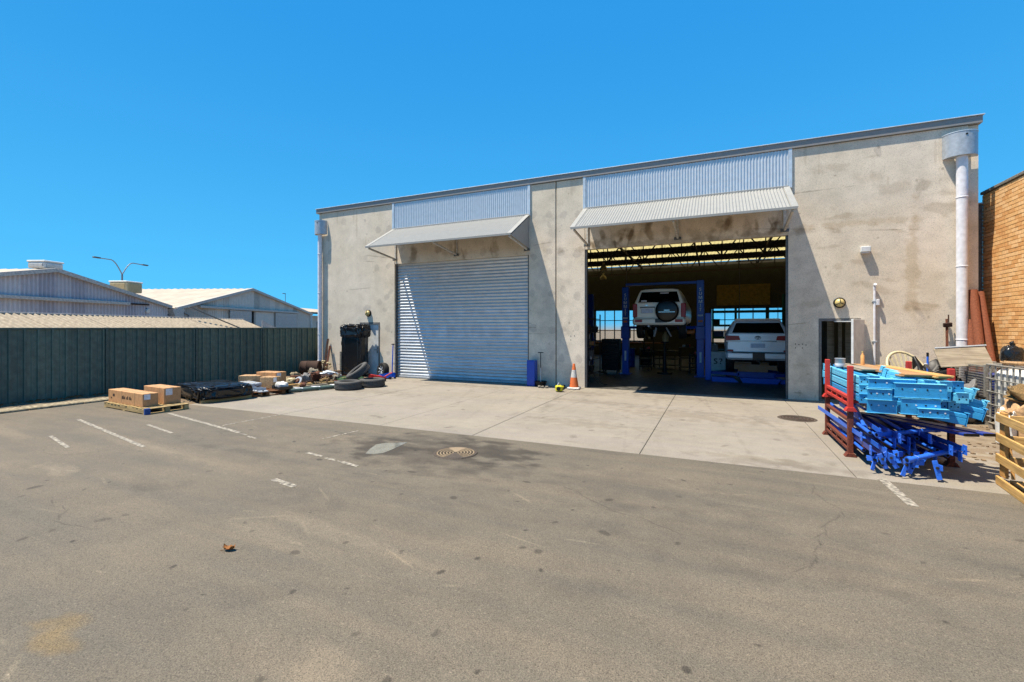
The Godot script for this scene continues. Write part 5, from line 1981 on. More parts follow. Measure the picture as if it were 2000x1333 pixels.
func tyre_mesh(r: float, w: float) -> ArrayMesh:
	var b := MB.new()
	var h := w / 2
	b.lathe([[r * 0.62, -h * 0.75], [r * 0.66, -h], [r * 0.80, -h * 1.06], [r * 0.93, -h * 0.96], [r * 0.985, -h * 0.8], [r, -h * 0.5], [r, -h * 0.42], [r * 0.975, -h * 0.40], [r * 0.975, -h * 0.30], [r, -h * 0.28], [r, h * 0.0 - 0.012], [r * 0.975, -0.010], [r * 0.975, 0.010], [r, 0.012], [r, h * 0.28], [r * 0.975, h * 0.30], [r * 0.975, h * 0.40], [r, h * 0.42], [r, h * 0.5], [r * 0.985, h * 0.8], [r * 0.93, h * 0.96], [r * 0.80, h * 1.06], [r * 0.66, h], [r * 0.62, h * 0.75], [r * 0.66, h * 0.6], [r * 0.90, h * 0.4], [r * 0.90, -h * 0.4], [r * 0.66, -h * 0.6], [r * 0.62, -h * 0.75]], Vector3.ZERO, Vector3.UP, 40)
	return b.mesh()

func pallet(called: String, label: String, at: Vector3, turn: float, lx: float, lz: float, n: int, m: Material) -> Node3D:
	var t := thing(called, label, "pallet", at, turn)
	var b: MB
	for z in [-lz / 2 + 0.05, 0.0, lz / 2 - 0.05]:
		b = MB.new()
		b.span(Vector3(-lx / 2, 0.018, z - 0.045), Vector3(lx / 2, 0.112, z + 0.045), 0.004)
		put(t, "stringer", b, m)
	for i in n:
		var x := lerpf(-lx / 2 + 0.05, lx / 2 - 0.05, i / float(n - 1))
		b = MB.new()
		b.box(Vector3(x, 0.122, 0), Vector3(0.10 + rf(-0.012, 0.012), 0.018, lz + rf(-0.015, 0.015)), Vector3(0, rf(-0.015, 0.015), 0), 0.003)
		put(t, "deck_board", b, m)
	for x in [-lx / 2 + 0.06, 0.0, lx / 2 - 0.06]:
		b = MB.new()
		b.span(Vector3(x - 0.055, 0.0, -lz / 2), Vector3(x + 0.055, 0.0175, lz / 2), 0.003)
		put(t, "bottom_board", b, m)
	return t

# ------------------------------------------------------------------ left side of the yard
func make_left_yard():
	var b: MB
	var t := pallet("timber_pallet", "new pale timber pallet with a blue corner block carrying two long cartons", Vector3(-12.28, 0, 7.78), -0.09, 2.05, 0.86, 12, M.pallet_wood)
	b = MB.new()
	b.span(Vector3(0.975, 0.0, 0.335), Vector3(1.035, 0.135, 0.44), 0.004)
	put(t, "corner_block", b, M.blue_tag)
	carton("long_carton", "long brown carton with dark print on the front half of the timber pallet", Vector3(-12.42, 0.133, 7.98), -0.09, Vector3(1.72, 0.29, 0.30), M.cardboard, "", true)
	carton("long_carton", "shorter brown carton behind the printed one on the timber pallet", Vector3(-12.05, 0.133, 7.56), -0.09, Vector3(0.98, 0.37, 0.34), M.cardboard)

	# black film-wrapped load
	t = thing("wrapped_load", "low flat load wrapped in shiny black plastic on a skid", "wrapped load", Vector3(-12.45, 0, 6.10), -0.22)
	for x in [-0.85, 0.0, 0.85]:
		b = MB.new()
		b.span(Vector3(x - 0.05, 0.0, -0.6), Vector3(x + 0.05, 0.08, 0.6), 0.004)
		put(t, "skid", b, M.pallet_wood)
	put(t, "black_film", lump(2.0, 0.32, 1.26, 0.32, 0.085, 0.30, 3, 140, 60, true), M.black_plastic, Vector3(0, 0.06, 0))
	for k in 7:
		b = lump(rf(0.5, 1.2), 0.02, 0.035, 0.6, 0.5, 0.2, 60 + k, 14, 6)
		put(t, "film_fold", b, M.black_plastic, Vector3(rf(-0.35, 0.35), 0.385, -0.45 + k * 0.15), Vector3(0, rf(-0.5, 0.5), 0))
	for k in 5:
		b = lump(0.05, 0.30, 0.03, 0.6, 0.4, 0.2, 70 + k, 10, 8)
		put(t, "film_fold", b, M.black_plastic, Vector3(-0.7 + k * 0.36, 0.05, 0.635), Vector3(0, 0, rf(-0.7, 0.7)))

	# brown pallet with boxes and bundles
	t = pallet("brown_pallet", "old brown timber pallet loaded with small cartons and strapped bundles", Vector3(-12.2, 0, 5.02), 0.0 - 0.30, 1.75, 0.95, 9, M.brown_wood)
	b = MB.new()
	b.span(Vector3(-0.88, 0.01, 0.476), Vector3(0.88, 0.15, 0.50), 0.004)
	put(t, "side_board", b, M.brown_wood)
	carton("small_carton", "brown strapped carton at the far end of the brown pallet", Vector3(-12.85, 0.135, 4.65), 0.5, Vector3(0.62, 0.32, 0.42), M.cardboard_pale)
	carton("small_carton", "pale carton standing on the other boxes of the brown pallet", Vector3(-12.35, 0.135, 4.40), 0.1, Vector3(0.75, 0.42, 0.40), M.cardboard)
	carton("small_carton", "squat grey-brown carton in the middle of the brown pallet", Vector3(-11.98, 0.135, 4.72), 0.25, Vector3(0.42, 0.32, 0.36), M.cardboard_pale)
	t = thing("steel_bundle", "strapped bundle of grey steel brackets on the brown pallet", "bundle", Vector3(-12.40, 0.135, 5.05), -0.25)
	for k in 6:
		b = MB.new()
		b.bar(Vector3(-0.42 + rf(-0.05, 0.05), 0.05 + (k / 3) * 0.085, -0.1 + (k % 3) * 0.09), Vector3(0.42 + rf(-0.05, 0.05), 0.05 + (k / 3) * 0.085, -0.1 + (k % 3) * 0.09), 0.08, 0.08, 0.008)
		put(t, "bracket", b, M.galv)
	for x in [-0.22, 0.2]:
		b = MB.new()
		b.span(Vector3(x - 0.02, 0.008, -0.145), Vector3(x + 0.02, 0.178, 0.125), 0.003)
		put(t, "strap", b, M.pallet_wood)
	for k in 7:
		t = thing("bracket_stack", "grey angled bracket on the brown pallet's front, %s from the black wrapped load" % NTH[k], "bracket", Vector3(-11.95 + (k - 3) * 0.19, 0.133, 5.32 - (k - 3) * -0.045 + rf(-0.03, 0.03)), rf(-0.4, 0.4), "grey brackets on the brown pallet")
		b = MB.new()
		b.prism([Vector2(-0.08, 0), Vector2(0.08, 0), Vector2(0.08, 0.02), Vector2(-0.05, 0.035), Vector2(-0.06, 0.10), Vector2(-0.08, 0.10)], Vector3(0, 0, -0.12), Vector3.RIGHT, Vector3.UP, 0.24)
		put(t, "plate", b, M.galv)
		b = MB.new()
		b.cyl(Vector3(0.03, 0.02, 0), Vector3(0.03, 0.045, 0), 0.02, 0.02, 6)
		put(t, "bolt", b, M.steel_dark)
	t = thing("black_tray", "flat black plastic tray at the near end of the brown pallet", "tray", Vector3(-11.42, 0.135, 4.78), -0.3)
	b = MB.new()
	b.prism([Vector2(-0.26, 0.0), Vector2(0.26, 0.0), Vector2(0.30, 0.09), Vector2(0.27, 0.09), Vector2(0.24, 0.02), Vector2(-0.24, 0.02), Vector2(-0.27, 0.09), Vector2(-0.30, 0.09)], Vector3(0, 0, -0.18), Vector3.RIGHT, Vector3.UP, 0.36)
	put(t, "pan", b, M.black_plastic)
	b = lump(0.4, 0.16, 0.28, 0.5, 0.3, 0.15, 44, 18, 10)
	put(t, "clear_wrap", b, M.tank_white, Vector3(-0.05, 0.022, -0.02))

	# dark tubes tied with straps
	t = thing("tube_bundle", "two long dark green tubes tied together with pale straps on the ground", "tubes", Vector3(-11.15, 0, 3.95), 0.0)
	for k in 2:
		b = MB.new()
		b.cyl(Vector3(-0.32 + k * 0.16, 0.062, 0.72), Vector3(0.28 + k * 0.16, 0.062, -0.85), 0.055, 0.055, 14)
		put(t, "tube", b, M.fence_rail)
		b = MB.new()
		b.cyl(Vector3(-0.325 + k * 0.16, 0.062, 0.735), Vector3(-0.32 + k * 0.16, 0.062, 0.721), 0.06, 0.06, 14)
		put(t, "end_cap", b, M.black_steel)
	for q in [0.2, 0.5, 0.85]:
		b = MB.new()
		var p := Vector3(-0.24, 0.064, 0.72).lerp(Vector3(0.36, 0.064, -0.85), q)
		b.box(p, Vector3(0.31, 0.125, 0.04), Vector3(0, 0.36, 0), 0.02)
		put(t, "strap", b, M.paper)

	# scrap along the fence
	var scrap := [
		["stone", "yellowish broken rock lying among scrap by the fence", "rock", -12.9, 3.35, 0.42, 0.20, 0.34, "jug"],
		["engine_part", "round grey engine casting in the scrap by the fence", "scrap", -12.75, 2.75, 0.32, 0.30, 0.30, "frame_grey"],
		["engine_part", "rust-brown lump of machinery in the scrap by the fence", "scrap", -12.9, 2.3, 0.42, 0.28, 0.36, "rust"],
		["engine_part", "pale dented casting nearest the wall in the scrap heap", "scrap", -12.85, 1.7, 0.34, 0.30, 0.34, "galv"],
		["engine_part", "dark brown gear casing in the scrap heap", "scrap", -12.45, 2.2, 0.3, 0.22, 0.3, "rust_dark"],
		["engine_part", "small tan casting in front of the scrap heap", "scrap", -12.1, 2.55, 0.28, 0.16, 0.26, "straw"],
		["engine_part", "grey flanged casting in front of the scrap heap", "scrap", -12.2, 1.9, 0.30, 0.2, 0.26, "concrete_light"],
		["stone", "white plaster lump beside the downpipe foot", "rock", -14.3, 1.0, 0.45, 0.26, 0.4, "concrete_light"],
		["stone", "pale concrete block lying below the workshop corner", "rock", -13.6, 1.15, 0.55, 0.18, 0.35, "concrete_light"],
		["stone", "second pale stone near the fence's end", "rock", -14.5, 1.7, 0.30, 0.18, 0.28, "kerb"]]
	for k in scrap.size():
		var q: Array = scrap[k]
		t = thing(q[0], q[1], q[2], Vector3(q[3], 0.015, q[4]), rf(0, 3))
		put(t, "mass", lump(q[5], q[6], q[7], 0.55, 0.45, 0.12, 100 + k, 22, 12), M[q[8]])
		if q[0] == "engine_part":
			b = MB.new()
			b.lathe([[0.0, 0.0], [0.075, 0.0], [0.075, 0.05], [0.045, 0.06], [0.045, 0.12], [0.0, 0.12]], Vector3(0, q[6] * 0.72, 0.0), Vector3(0.35, 0.8, 0.4), 14)
			put(t, "flange", b, M[q[8]])
			b = MB.new()
			b.tube([Vector3(-0.12, q[6] * 0.6, 0.05), Vector3(-0.2, q[6] * 0.9, 0.12), Vector3(-0.28, q[6] * 0.4, 0.16)], 0.022, 8)
			put(t, "pipe_stub", b, M.rust_dark)
	for k in 5:
		t = thing("brake_disc", ["rusty brake disc lying flat among the scrap", "grey brake disc leaning on the rock", "rusty brake disc propped against the castings", "small bright brake disc before the scrap heap", "rusty brake disc nearest the tarpaulin"][k], "brake disc", [Vector3(-12.35, 0.05, 3.25), Vector3(-12.62, 0.14, 3.2), Vector3(-12.55, 0.17, 1.55), Vector3(-11.85, 0.05, 2.3), Vector3(-12.05, 0.05, 1.45)][k])
		t.rotation = [Vector3(0.1, 0, 0), Vector3(1.0, 0.4, 0.3), Vector3(1.1, -0.3, 0.2), Vector3(-0.1, 0, 0.12), Vector3(0.1, 0, -0.1)][k]
		b = MB.new()
		b.lathe([[0.075, -0.012], [0.15, -0.012], [0.15, 0.012], [0.075, 0.012], [0.075, -0.012]], Vector3.ZERO, Vector3.UP, 26)
		put(t, "ring", b, [M.rust, M.galv, M.rust_dark, M.chrome, M.rust][k])
		b = MB.new()
		b.lathe([[0.03, 0.05], [0.07, 0.05], [0.08, 0.04], [0.08, 0.013]], Vector3.ZERO, Vector3.UP, 20)
		put(t, "hat", b, M.rust)
	for k in 3:
		t = thing("coil_spring", ["black coil spring lying before the scrap", "rusty coil spring on the dirt by the castings", "grey coil spring beside the timber offcuts"][k], "spring", [Vector3(-11.95, 0.075, 3.05), Vector3(-12.35, 0.085, 1.25), Vector3(-12.65, 0.08, 3.85)][k], k * 1.1)
		b = MB.new()
		var sp := []
		for j in 61:
			var a := TAU * 5.0 * j / 60.0
			sp.append(Vector3(-0.17 + 0.34 * j / 60.0, cos(a) * 0.06, sin(a) * 0.06))
		b.tube(sp, 0.010, 6)
		put(t, "wire", b, [M.black_steel, M.rust, M.frame_grey][k])
		b = MB.new()
		b.cyl(Vector3(-0.19, 0, 0), Vector3(-0.175, 0, 0), 0.055, 0.055, 16)
		put(t, "end_pad", b, M.rubber_new)
	for k in 4:
		t = thing("exhaust_pipe", ["bent silver exhaust pipe lying over the scrap heap", "rusty exhaust with muffler at the back of the scrap", "short bent pipe on the dirt near the tubes", "dark bent pipe against the fence foot"][k], "exhaust", [Vector3(-12.6, 0.2, 1.9), Vector3(-13.2, 0.15, 2.5), Vector3(-12.0, 0.05, 3.45), Vector3(-14.2, 0.12, 2.8)][k], 0.6 + k * 0.8)
		b = MB.new()
		b.tube([Vector3(-0.5, 0.02, 0), Vector3(-0.2, 0.03, 0), Vector3(0.0, 0.12, 0.06), Vector3(0.25, 0.10, 0.16), Vector3(0.45, 0.0, 0.16)], 0.026, 9)
		put(t, "pipe", b, [M.galv, M.rust, M.rust_dark, M.rust_dark][k])
		b = MB.new()
		b.lathe([[0.03, -0.14], [0.07, -0.12], [0.07, 0.12], [0.03, 0.14]], Vector3(-0.32, 0.03, 0), Vector3.RIGHT, 14)
		put(t, "muffler", b, [M.galv, M.rust, M.rust, M.rust_dark][k])
	var sticks := [
		["pipe_length", "rusty pipe lying across the scrap towards the wall", Vector3(-13.3, 0.22, 2.9), Vector3(-12.3, 0.10, 1.1), 0.03, "rust"],
		["pipe_length", "pinkish plastic pipe lying on top of the scrap", Vector3(-13.0, 0.30, 2.1), Vector3(-13.1, 0.24, 0.75), 0.028, "straw"],
		["timber_offcut", "long pale timber offcut on the ground before the scrap", Vector3(-12.15, 0.05, 3.6), Vector3(-11.75, 0.05, 1.9), 0.035, "pallet_wood"],
		["timber_offcut", "grey timber offcut lying beside the dark tubes", Vector3(-11.9, 0.05, 4.2), Vector3(-11.65, 0.05, 2.9), 0.03, "board_grey"],
		["timber_offcut", "short tan timber offcut near the brown pallet", Vector3(-12.5, 0.05, 3.75), Vector3(-12.2, 0.06, 2.95), 0.035, "pine"],
		["pipe_length", "thin dark rod among the scrap", Vector3(-12.7, 0.33, 2.6), Vector3(-12.2, 0.14, 1.5), 0.016, "rust_dark"]]
	for q in sticks:
		t = thing(q[0], q[1], "pipe" if q[0] == "pipe_length" else "timber", Vector3.ZERO)
		b = MB.new()
		if q[0] == "pipe_length":
			b.cyl(q[2], q[3], q[4], q[4], 10)
			put(t, "tube", b, M[q[5]])
			b = MB.new()
			b.cyl(q[2], q[2].lerp(q[3], 0.06), q[4] * 1.3, q[4] * 1.3, 10)
			put(t, "collar", b, M[q[5]])
		else:
			b.bar(q[2], q[3], q[4] * 2.4, q[4] * 1.6, 0.004)
			put(t, "length", b, M[q[5]])
			b = MB.new()
			b.cyl(q[2].lerp(q[3], 0.1), q[2].lerp(q[3], 0.1) + Vector3(0.0, q[4] + 0.02, 0), 0.006, 0.006, 6)
			put(t, "nail", b, M.rust)
	t = thing("green_tarp", "crumpled green tarpaulin beside the stacked tyres", "tarpaulin", Vector3(-11.75, 0.01, 1.75), 0.3)
	put(t, "cloth", lump(0.95, 0.14, 0.5, 0.7, 0.5, 0.13, 31, 30, 12), M.rag_green)
	b = MB.new()
	b.tube([Vector3(-0.4, 0.08, 0.1), Vector3(-0.1, 0.16, 0.12), Vector3(0.35, 0.09, 0.16)], 0.012, 6)
	put(t, "rope", b, M.pallet_wood)
	t = thing("rusty_drum", "dark rusty drum lying behind the downpipe foot", "drum", Vector3(-14.75, 0.30, 0.75), 0.5)
	b = MB.new()
	b.lathe([[0.0, -0.35], [0.27, -0.35], [0.285, -0.33], [0.27, -0.31], [0.27, -0.12], [0.285, -0.10], [0.27, -0.08], [0.27, 0.31], [0.285, 0.33], [0.27, 0.35], [0.0, 0.34]], Vector3.ZERO, Vector3.RIGHT, 22)
	put(t, "shell", b, M.rust_dark)
	b = MB.new()
	b.cyl(Vector3(0.345, 0.15, 0), Vector3(0.37, 0.15, 0), 0.04, 0.04, 10)
	put(t, "bung", b, M.rust)
	for q in [[-14.55, 0.28, 1.25, "rust_dark", "tall dark rusty flat bar leaning in the workshop corner"], [-14.42, 0.30, 1.0, "rust", "shorter reddish bar leaning in the workshop corner"]]:
		t = thing("leaning_bar", q[4], "bar", Vector3(q[0], 0, q[1]))
		b = MB.new()
		b.bar(Vector3(0.10, 0, 0.12), Vector3(0, q[2] * 1.15, -0.22), 0.09, 0.015, 0.002)
		put(t, "flat", b, M[q[3]])
		b = MB.new()
		b.cyl(Vector3(0.01, q[2] * 1.03, -0.19), Vector3(0.01, q[2] * 1.03 + 0.01, -0.165), 0.015, 0.015, 8)
		put(t, "bolt", b, M.rust)
	t = thing("dry_weed", "yellow dried weed growing at the workshop corner", "weed", Vector3(-14.2, 0.02, 0.45))
	for k in 9:
		b = MB.new()
		var a := k * 0.7
		var tip := Vector3(cos(a) * rf(0.08, 0.2), rf(0.25, 0.5), sin(a) * rf(0.08, 0.18))
		b.tube([Vector3.ZERO, tip * 0.5 + Vector3(0, 0.04, 0), tip], 0.006, 5)
		put(t, "stem", b, M.straw)
		put(t, "leaf_tuft", lump(0.09, 0.07, 0.09, 1.0, 0.8, 0.3, 200 + k, 10, 6), M.jug, tip)

	# upright object wrapped in black plastic before the closed door
	t = thing("wrapped_cabinet", "tall upright cabinet wrapped in torn black plastic before the closed white door", "wrapped cabinet", Vector3(-12.72, 0, 0.48), 0.12)
	put(t, "black_film", lump(0.84, 1.80, 0.52, 0.20, 0.075, 0.45, 8, 110, 110, true), M.black_plastic)
	put(t, "torn_top", lump(0.92, 0.46, 0.58, 0.34, 0.22, 0.5, 9, 90, 40, true), M.black_plastic, Vector3(0.02, 1.50, 0.0))
	put(t, "torn_flap", lump(0.10, 0.55, 0.35, 0.5, 0.3, 0.2, 10, 30, 26, true), M.black_plastic, Vector3(-0.44, 1.15, 0.05), Vector3(0, 0, -0.18))
	b = MB.new()
	b.span(Vector3(-0.47, 0, 0.12), Vector3(-0.40, 0.98, 0.30), 0.004)
	put(t, "side_board", b, M.concrete_light)

	# tyres
	var tm := tyre_mesh(0.40, 0.25)
	var tyres := [
		[Vector3(-10.36, 0.132, 3.30), Vector3(0, 0.3, 0), "worn grey tyre lying flat nearest on the concrete"],
		[Vector3(-10.12, 0.132, 2.50), Vector3(0, 1.1, 0), "worn dark tyre lying flat behind the nearest one"],
		[Vector3(-10.75, 0.44, 2.45), Vector3(0.20, 0.6, 0.62), "worn tyre leaning up against the two flat tyres"]]
	for q in tyres:
		t = thing("tyre_casing", q[2], "tyre", q[0], 0.0, "old tyres by the shutter")
		t.rotation = q[1]
		put(t, "carcass", tm, M.rubber)
		b = MB.new()
		for k in 44:
			var a := TAU * k / 44.0
			for sy in [-1.0, 1.0]:
				b.box(Vector3(cos(a) * 0.397, sy * 0.078, sin(a) * 0.397), Vector3(0.012, 0.035, 0.036), Vector3(0, -a, sy * 0.25))
		put(t, "tread_blocks", b, M.rubber).set_meta("kind", "stuff")
	# alloy wheel standing on its edge
	t = thing("alloy_wheel", "dark alloy wheel with spokes standing on edge beside the closed door", "wheel", Vector3(-11.42, 0.29, 0.42), -0.35)
	t.rotation.x = -0.12
	var wm := MB.new()
	wm.lathe([[0.17, -0.10], [0.20, -0.11], [0.27, -0.10], [0.29, -0.06], [0.29, 0.06], [0.27, 0.10], [0.20, 0.11], [0.17, 0.10], [0.17, -0.10]], Vector3.ZERO, Vector3.BACK, 32)
	put(t, "tyre", wm, M.rubber_new)
	for k in 7:
		b = MB.new()
		var a := TAU * k / 7.0
		b.bar(Vector3(cos(a) * 0.03, sin(a) * 0.03, 0.07), Vector3(cos(a) * 0.17, sin(a) * 0.17, 0.09), 0.035, 0.02, 0.004, Vector3.BACK)
		put(t, "spoke", b, M.galv)
	b = MB.new()
	b.cyl(Vector3(0, 0, 0.03), Vector3(0, 0, 0.09), 0.05, 0.04, 16)
	put(t, "hub", b, M.chrome)
	# red trolley jack
	t = thing("trolley_jack", "low red trolley jack on the concrete behind the tyres", "jack", Vector3(-10.95, 0, 1.35), 0.75)
	for sx in [-1.0, 1.0]:
		b = MB.new()
		b.prism([Vector2(-0.32, 0.05), Vector2(0.34, 0.05), Vector2(0.34, 0.13), Vector2(0.1, 0.20), Vector2(-0.25, 0.16)], Vector3(0, 0, sx * 0.12 - 0.01), Vector3.RIGHT, Vector3.UP, 0.02)
		put(t, "side_plate", b, M.red_paint)
		for x in [-0.27, 0.28]:
			b = MB.new()
			b.cyl(Vector3(x, 0.055, sx * 0.135), Vector3(x, 0.055, sx * 0.18), 0.055, 0.055, 14)
			put(t, "wheel", b, M.black_steel)
	b = MB.new()
	b.bar(Vector3(0.2, 0.15, 0), Vector3(-0.25, 0.24, 0), 0.10, 0.06, 0.01)
	put(t, "lift_arm", b, M.red_paint)
	b = MB.new()
	b.cyl(Vector3(-0.26, 0.24, 0), Vector3(-0.26, 0.30, 0), 0.06, 0.07, 12)
	put(t, "saddle", b, M.black_steel)
	b = MB.new()
	b.cyl(Vector3(0.3, 0.16, 0), Vector3(0.55, 0.30, 0.02), 0.02, 0.02, 8)
	put(t, "handle", b, M.red_paint)
	# blue floor jack with its long handle upright
	t = thing("trolley_jack", "blue trolley jack with tall upright handle beside the shutter's edge", "jack", Vector3(-10.98, 0, 0.52), 0.05)
	for sz in [-1.0, 1.0]:
		b = MB.new()
		b.prism([Vector2(-0.48, 0.05), Vector2(0.12, 0.05), Vector2(0.14, 0.22), Vector2(-0.02, 0.24), Vector2(-0.48, 0.14)], Vector3(0, 0, sz * 0.11 - 0.01), Vector3.RIGHT, Vector3.UP, 0.02)
		put(t, "side_plate", b, M.lift_blue)
		for x in [-0.4, 0.08]:
			b = MB.new()
			b.cyl(Vector3(x, 0.05, sz * 0.125), Vector3(x, 0.05, sz * 0.165), 0.05, 0.05, 14)
			put(t, "wheel", b, M.black_steel)
	b = MB.new()
	b.span(Vector3(-0.45, 0.10, -0.09), Vector3(-0.05, 0.16, 0.09), 0.01)
	put(t, "lift_arm", b, M.lift_blue)
	b = MB.new()
	b.cyl(Vector3(0.06, 0.18, 0), Vector3(-0.04, 1.24, -0.20), 0.022, 0.022, 10)
	put(t, "handle", b, M.lift_blue)
	b = MB.new()
	b.cyl(Vector3(-0.04, 1.24, -0.20), Vector3(-0.045, 1.29, -0.21), 0.03, 0.03, 10)
	b.cyl(Vector3(-0.13, 1.27, -0.20), Vector3(0.05, 1.27, -0.20), 0.012, 0.012, 8)
	put(t, "grip", b, M.black_steel)

	# by the shutter's right side
	t = thing("blue_locker", "narrow bright blue steel box standing against the shutter's right edge", "locker", Vector3(-5.50, 0, 0.20))
	b = MB.new()
	b.span(Vector3(-0.14, 0.0, -0.12), Vector3(0.14, 0.83, 0.12), 0.006)
	put(t, "carcass", b, M.lift_blue)
	b = MB.new()
	b.span(Vector3(-0.125, 0.02, 0.121), Vector3(0.125, 0.80, 0.130), 0.004)
	put(t, "front_panel", b, M.lift_blue)
	t = thing("tyre_stand", "thin black post with a crossbar standing in a dark tub", "stand", Vector3(-5.18, 0, 0.26))
	b = MB.new()
	b.lathe([[0.0, 0.02], [0.17, 0.02], [0.20, 0.15], [0.18, 0.15], [0.155, 0.04], [0.0, 0.04]], Vector3(0, 0.02, 0), Vector3.UP, 18)
	put(t, "tub", b, M.black_steel)
	b = MB.new()
	b.cyl(Vector3(0, 0.03, 0), Vector3(0, 0.60, 0), 0.022, 0.02, 10)
	put(t, "lower_tube", b, M.galv)
	b = MB.new()
	b.cyl(Vector3(0, 0.6, 0), Vector3(0, 1.08, 0), 0.013, 0.013, 8)
	b.cyl(Vector3(-0.09, 1.09, 0), Vector3(0.09, 1.09, 0), 0.014, 0.014, 8)
	put(t, "post", b, M.black_steel)
	for k in 3:
		t = thing("round_stone", "small grey stone below the black post, %s from the blue box" % NTH[k], "stone", Vector3(-5.10 + k * 0.12, 0.0, 0.58 + 0.04 * (k % 2)), 0.0, "small stones below the black post")
		put(t, "mass", lump(0.11, 0.07, 0.1, 0.9, 0.3, 0.2, 300 + k, 14, 8), M.concrete_light)
		b = MB.new()
		b.cyl(Vector3(0.0, 0.06, 0), Vector3(0.0, 0.075, 0), 0.015, 0.01, 6)
		put(t, "chip", b, M.frame_grey)
	t = thing("yellow_tool", "yellow power tool with black nozzle lying on the concrete near the cone", "power tool", Vector3(-4.32, 0, 0.92), 0.22)
	b = MB.new()
	b.box(Vector3(0.0, 0.10, 0.26), Vector3(0.20, 0.17, 0.20), Vector3(0, 0.3, 0), 0.03)
	put(t, "motor_housing", b, M.yellow_paint)
	b = MB.new()
	b.bar(Vector3(0.0, 0.07, 0.15), Vector3(0.05, 0.06, -0.35), 0.10, 0.08, 0.02)
	put(t, "barrel", b, M.yellow_paint)
	b = MB.new()
	b.cyl(Vector3(0.05, 0.06, -0.33), Vector3(0.08, 0.06, -0.62), 0.05, 0.045, 12)
	put(t, "nozzle", b, M.black_steel)
	b = MB.new()
	b.cyl(Vector3(0.0, 0.10, 0.36), Vector3(0.0, 0.10, 0.39), 0.06, 0.06, 14)
	put(t, "guard_disc", b, M.black_steel)
	b = MB.new()
	b.tube([Vector3(-0.05, 0.17, 0.25), Vector3(-0.02, 0.24, 0.1), Vector3(0.02, 0.16, -0.05)], 0.014, 8)
	put(t, "handle", b, M.galv)
	# traffic cone
	t = thing("traffic_cone", "faded orange traffic cone with white band beside the open bay", "traffic cone", Vector3(-4.03, 0, 0.40), 0.1)
	b = MB.new()
	b.box(Vector3(0, 0.03, 0), Vector3(0.38, 0.06, 0.38), Vector3.ZERO, 0.02)
	put(t, "base", b, M.cone_white)
	b = MB.new()
	b.lathe([[0.145, 0.06], [0.14, 0.09], [0.098, 0.36]], Vector3.ZERO, Vector3.UP, 24)
	put(t, "lower_body", b, M.cone_orange)
	b = MB.new()
	b.lathe([[0.0985, 0.36], [0.063, 0.59]], Vector3.ZERO, Vector3.UP, 24)
	put(t, "white_band", b, M.cone_white)
	b = MB.new()
	b.lathe([[0.0625, 0.59], [0.036, 0.765], [0.03, 0.78], [0.0, 0.78]], Vector3.ZERO, Vector3.UP, 24)
	put(t, "tip", b, M.cone_orange)
	# litter along the fence foot
	b = MB.new()
	for k in 420:
		var p := Vector3(rf(-15.4, -12.0), 0.02, rf(0.4, 7.0))
		if k % 3 == 0: p = Vector3(rf(-15.45, -15.1), 0.085, rf(7.0, 12.0))
		b.box(p + Vector3(0, rf(0.0, 0.02), 0), Vector3(rf(0.02, 0.09), rf(0.008, 0.03), rf(0.01, 0.04)), Vector3(rf(-0.3, 0.3), rf(0, 3), rf(-0.3, 0.3)))
	tag(put(self, "litter", b, M.brown_wood), "brown leaves and chips littered along the foot of the fence", "litter", "", "stuff")
	b = MB.new()
	for k in 300:
		var p := Vector3(rf(-15.3, -11.9), 0.03, rf(0.6, 7.1))
		b.box(p, Vector3(rf(0.02, 0.08), rf(0.02, 0.05), rf(0.02, 0.07)), Vector3(rf(-0.5, 0.5), rf(0, 3), rf(-0.5, 0.5)), 0.01)
	tag(put(self, "rubble", b, M.concrete_light), "pale stones and rubble scattered on the dirt by the fence", "rubble", "", "stuff")

# ------------------------------------------------------------------ right side of the yard
func stillage(label: String, at: Vector3, m: Material, m2: Material) -> Node3D:
	var t := thing("steel_stillage", label, "stillage", at)
	var b: MB
	var w := 1.14
	var d := 1.52
	for sx in [0.0, 1.0]:
		for sz in [0.0, 1.0]:
			var p := group_node(t, "corner_post", Vector3(sx * w, 0, -sz * d))
			b = MB.new()
			b.span(Vector3(-0.035, 0.05, -0.035), Vector3(0.035, 0.665, 0.035), 0.006)
			put(p, "tube", b, m)
			b = MB.new()
			b.prism([Vector2(-0.075, 0.0), Vector2(0.075, 0.0), Vector2(0.04, 0.055), Vector2(-0.04, 0.055)], Vector3(0, 0, -0.06), Vector3.RIGHT, Vector3.UP, 0.12)
			put(p, "bell_foot", b, m2)
	for sx in [0.0, 1.0]:
		for y in [0.09, 0.19, 0.52]:
			if y == 0.52 and m == M.stillage_red: continue
			b = MB.new()
			b.bar(Vector3(sx * w, y, -0.036), Vector3(sx * w, y, -d + 0.036), 0.05, 0.045, 0.004)
			put(t, "side_rail", b, m2)
		for z in [0.4, 0.76, 1.12]:
			b = MB.new()
			b.span(Vector3(sx * w - 0.02, 0.112, -z - 0.03), Vector3(sx * w + 0.02, 0.167, -z + 0.03), 0.003)
			put(t, "side_block", b, m2)
	for z in [0.06, 0.75, 1.45]:
		b = MB.new()
		b.bar(Vector3(0.036, 0.135, -z), Vector3(w - 0.036, 0.135, -z), 0.06, 0.05, 0.004)
		put(t, "base_bearer", b, m2)
	return t

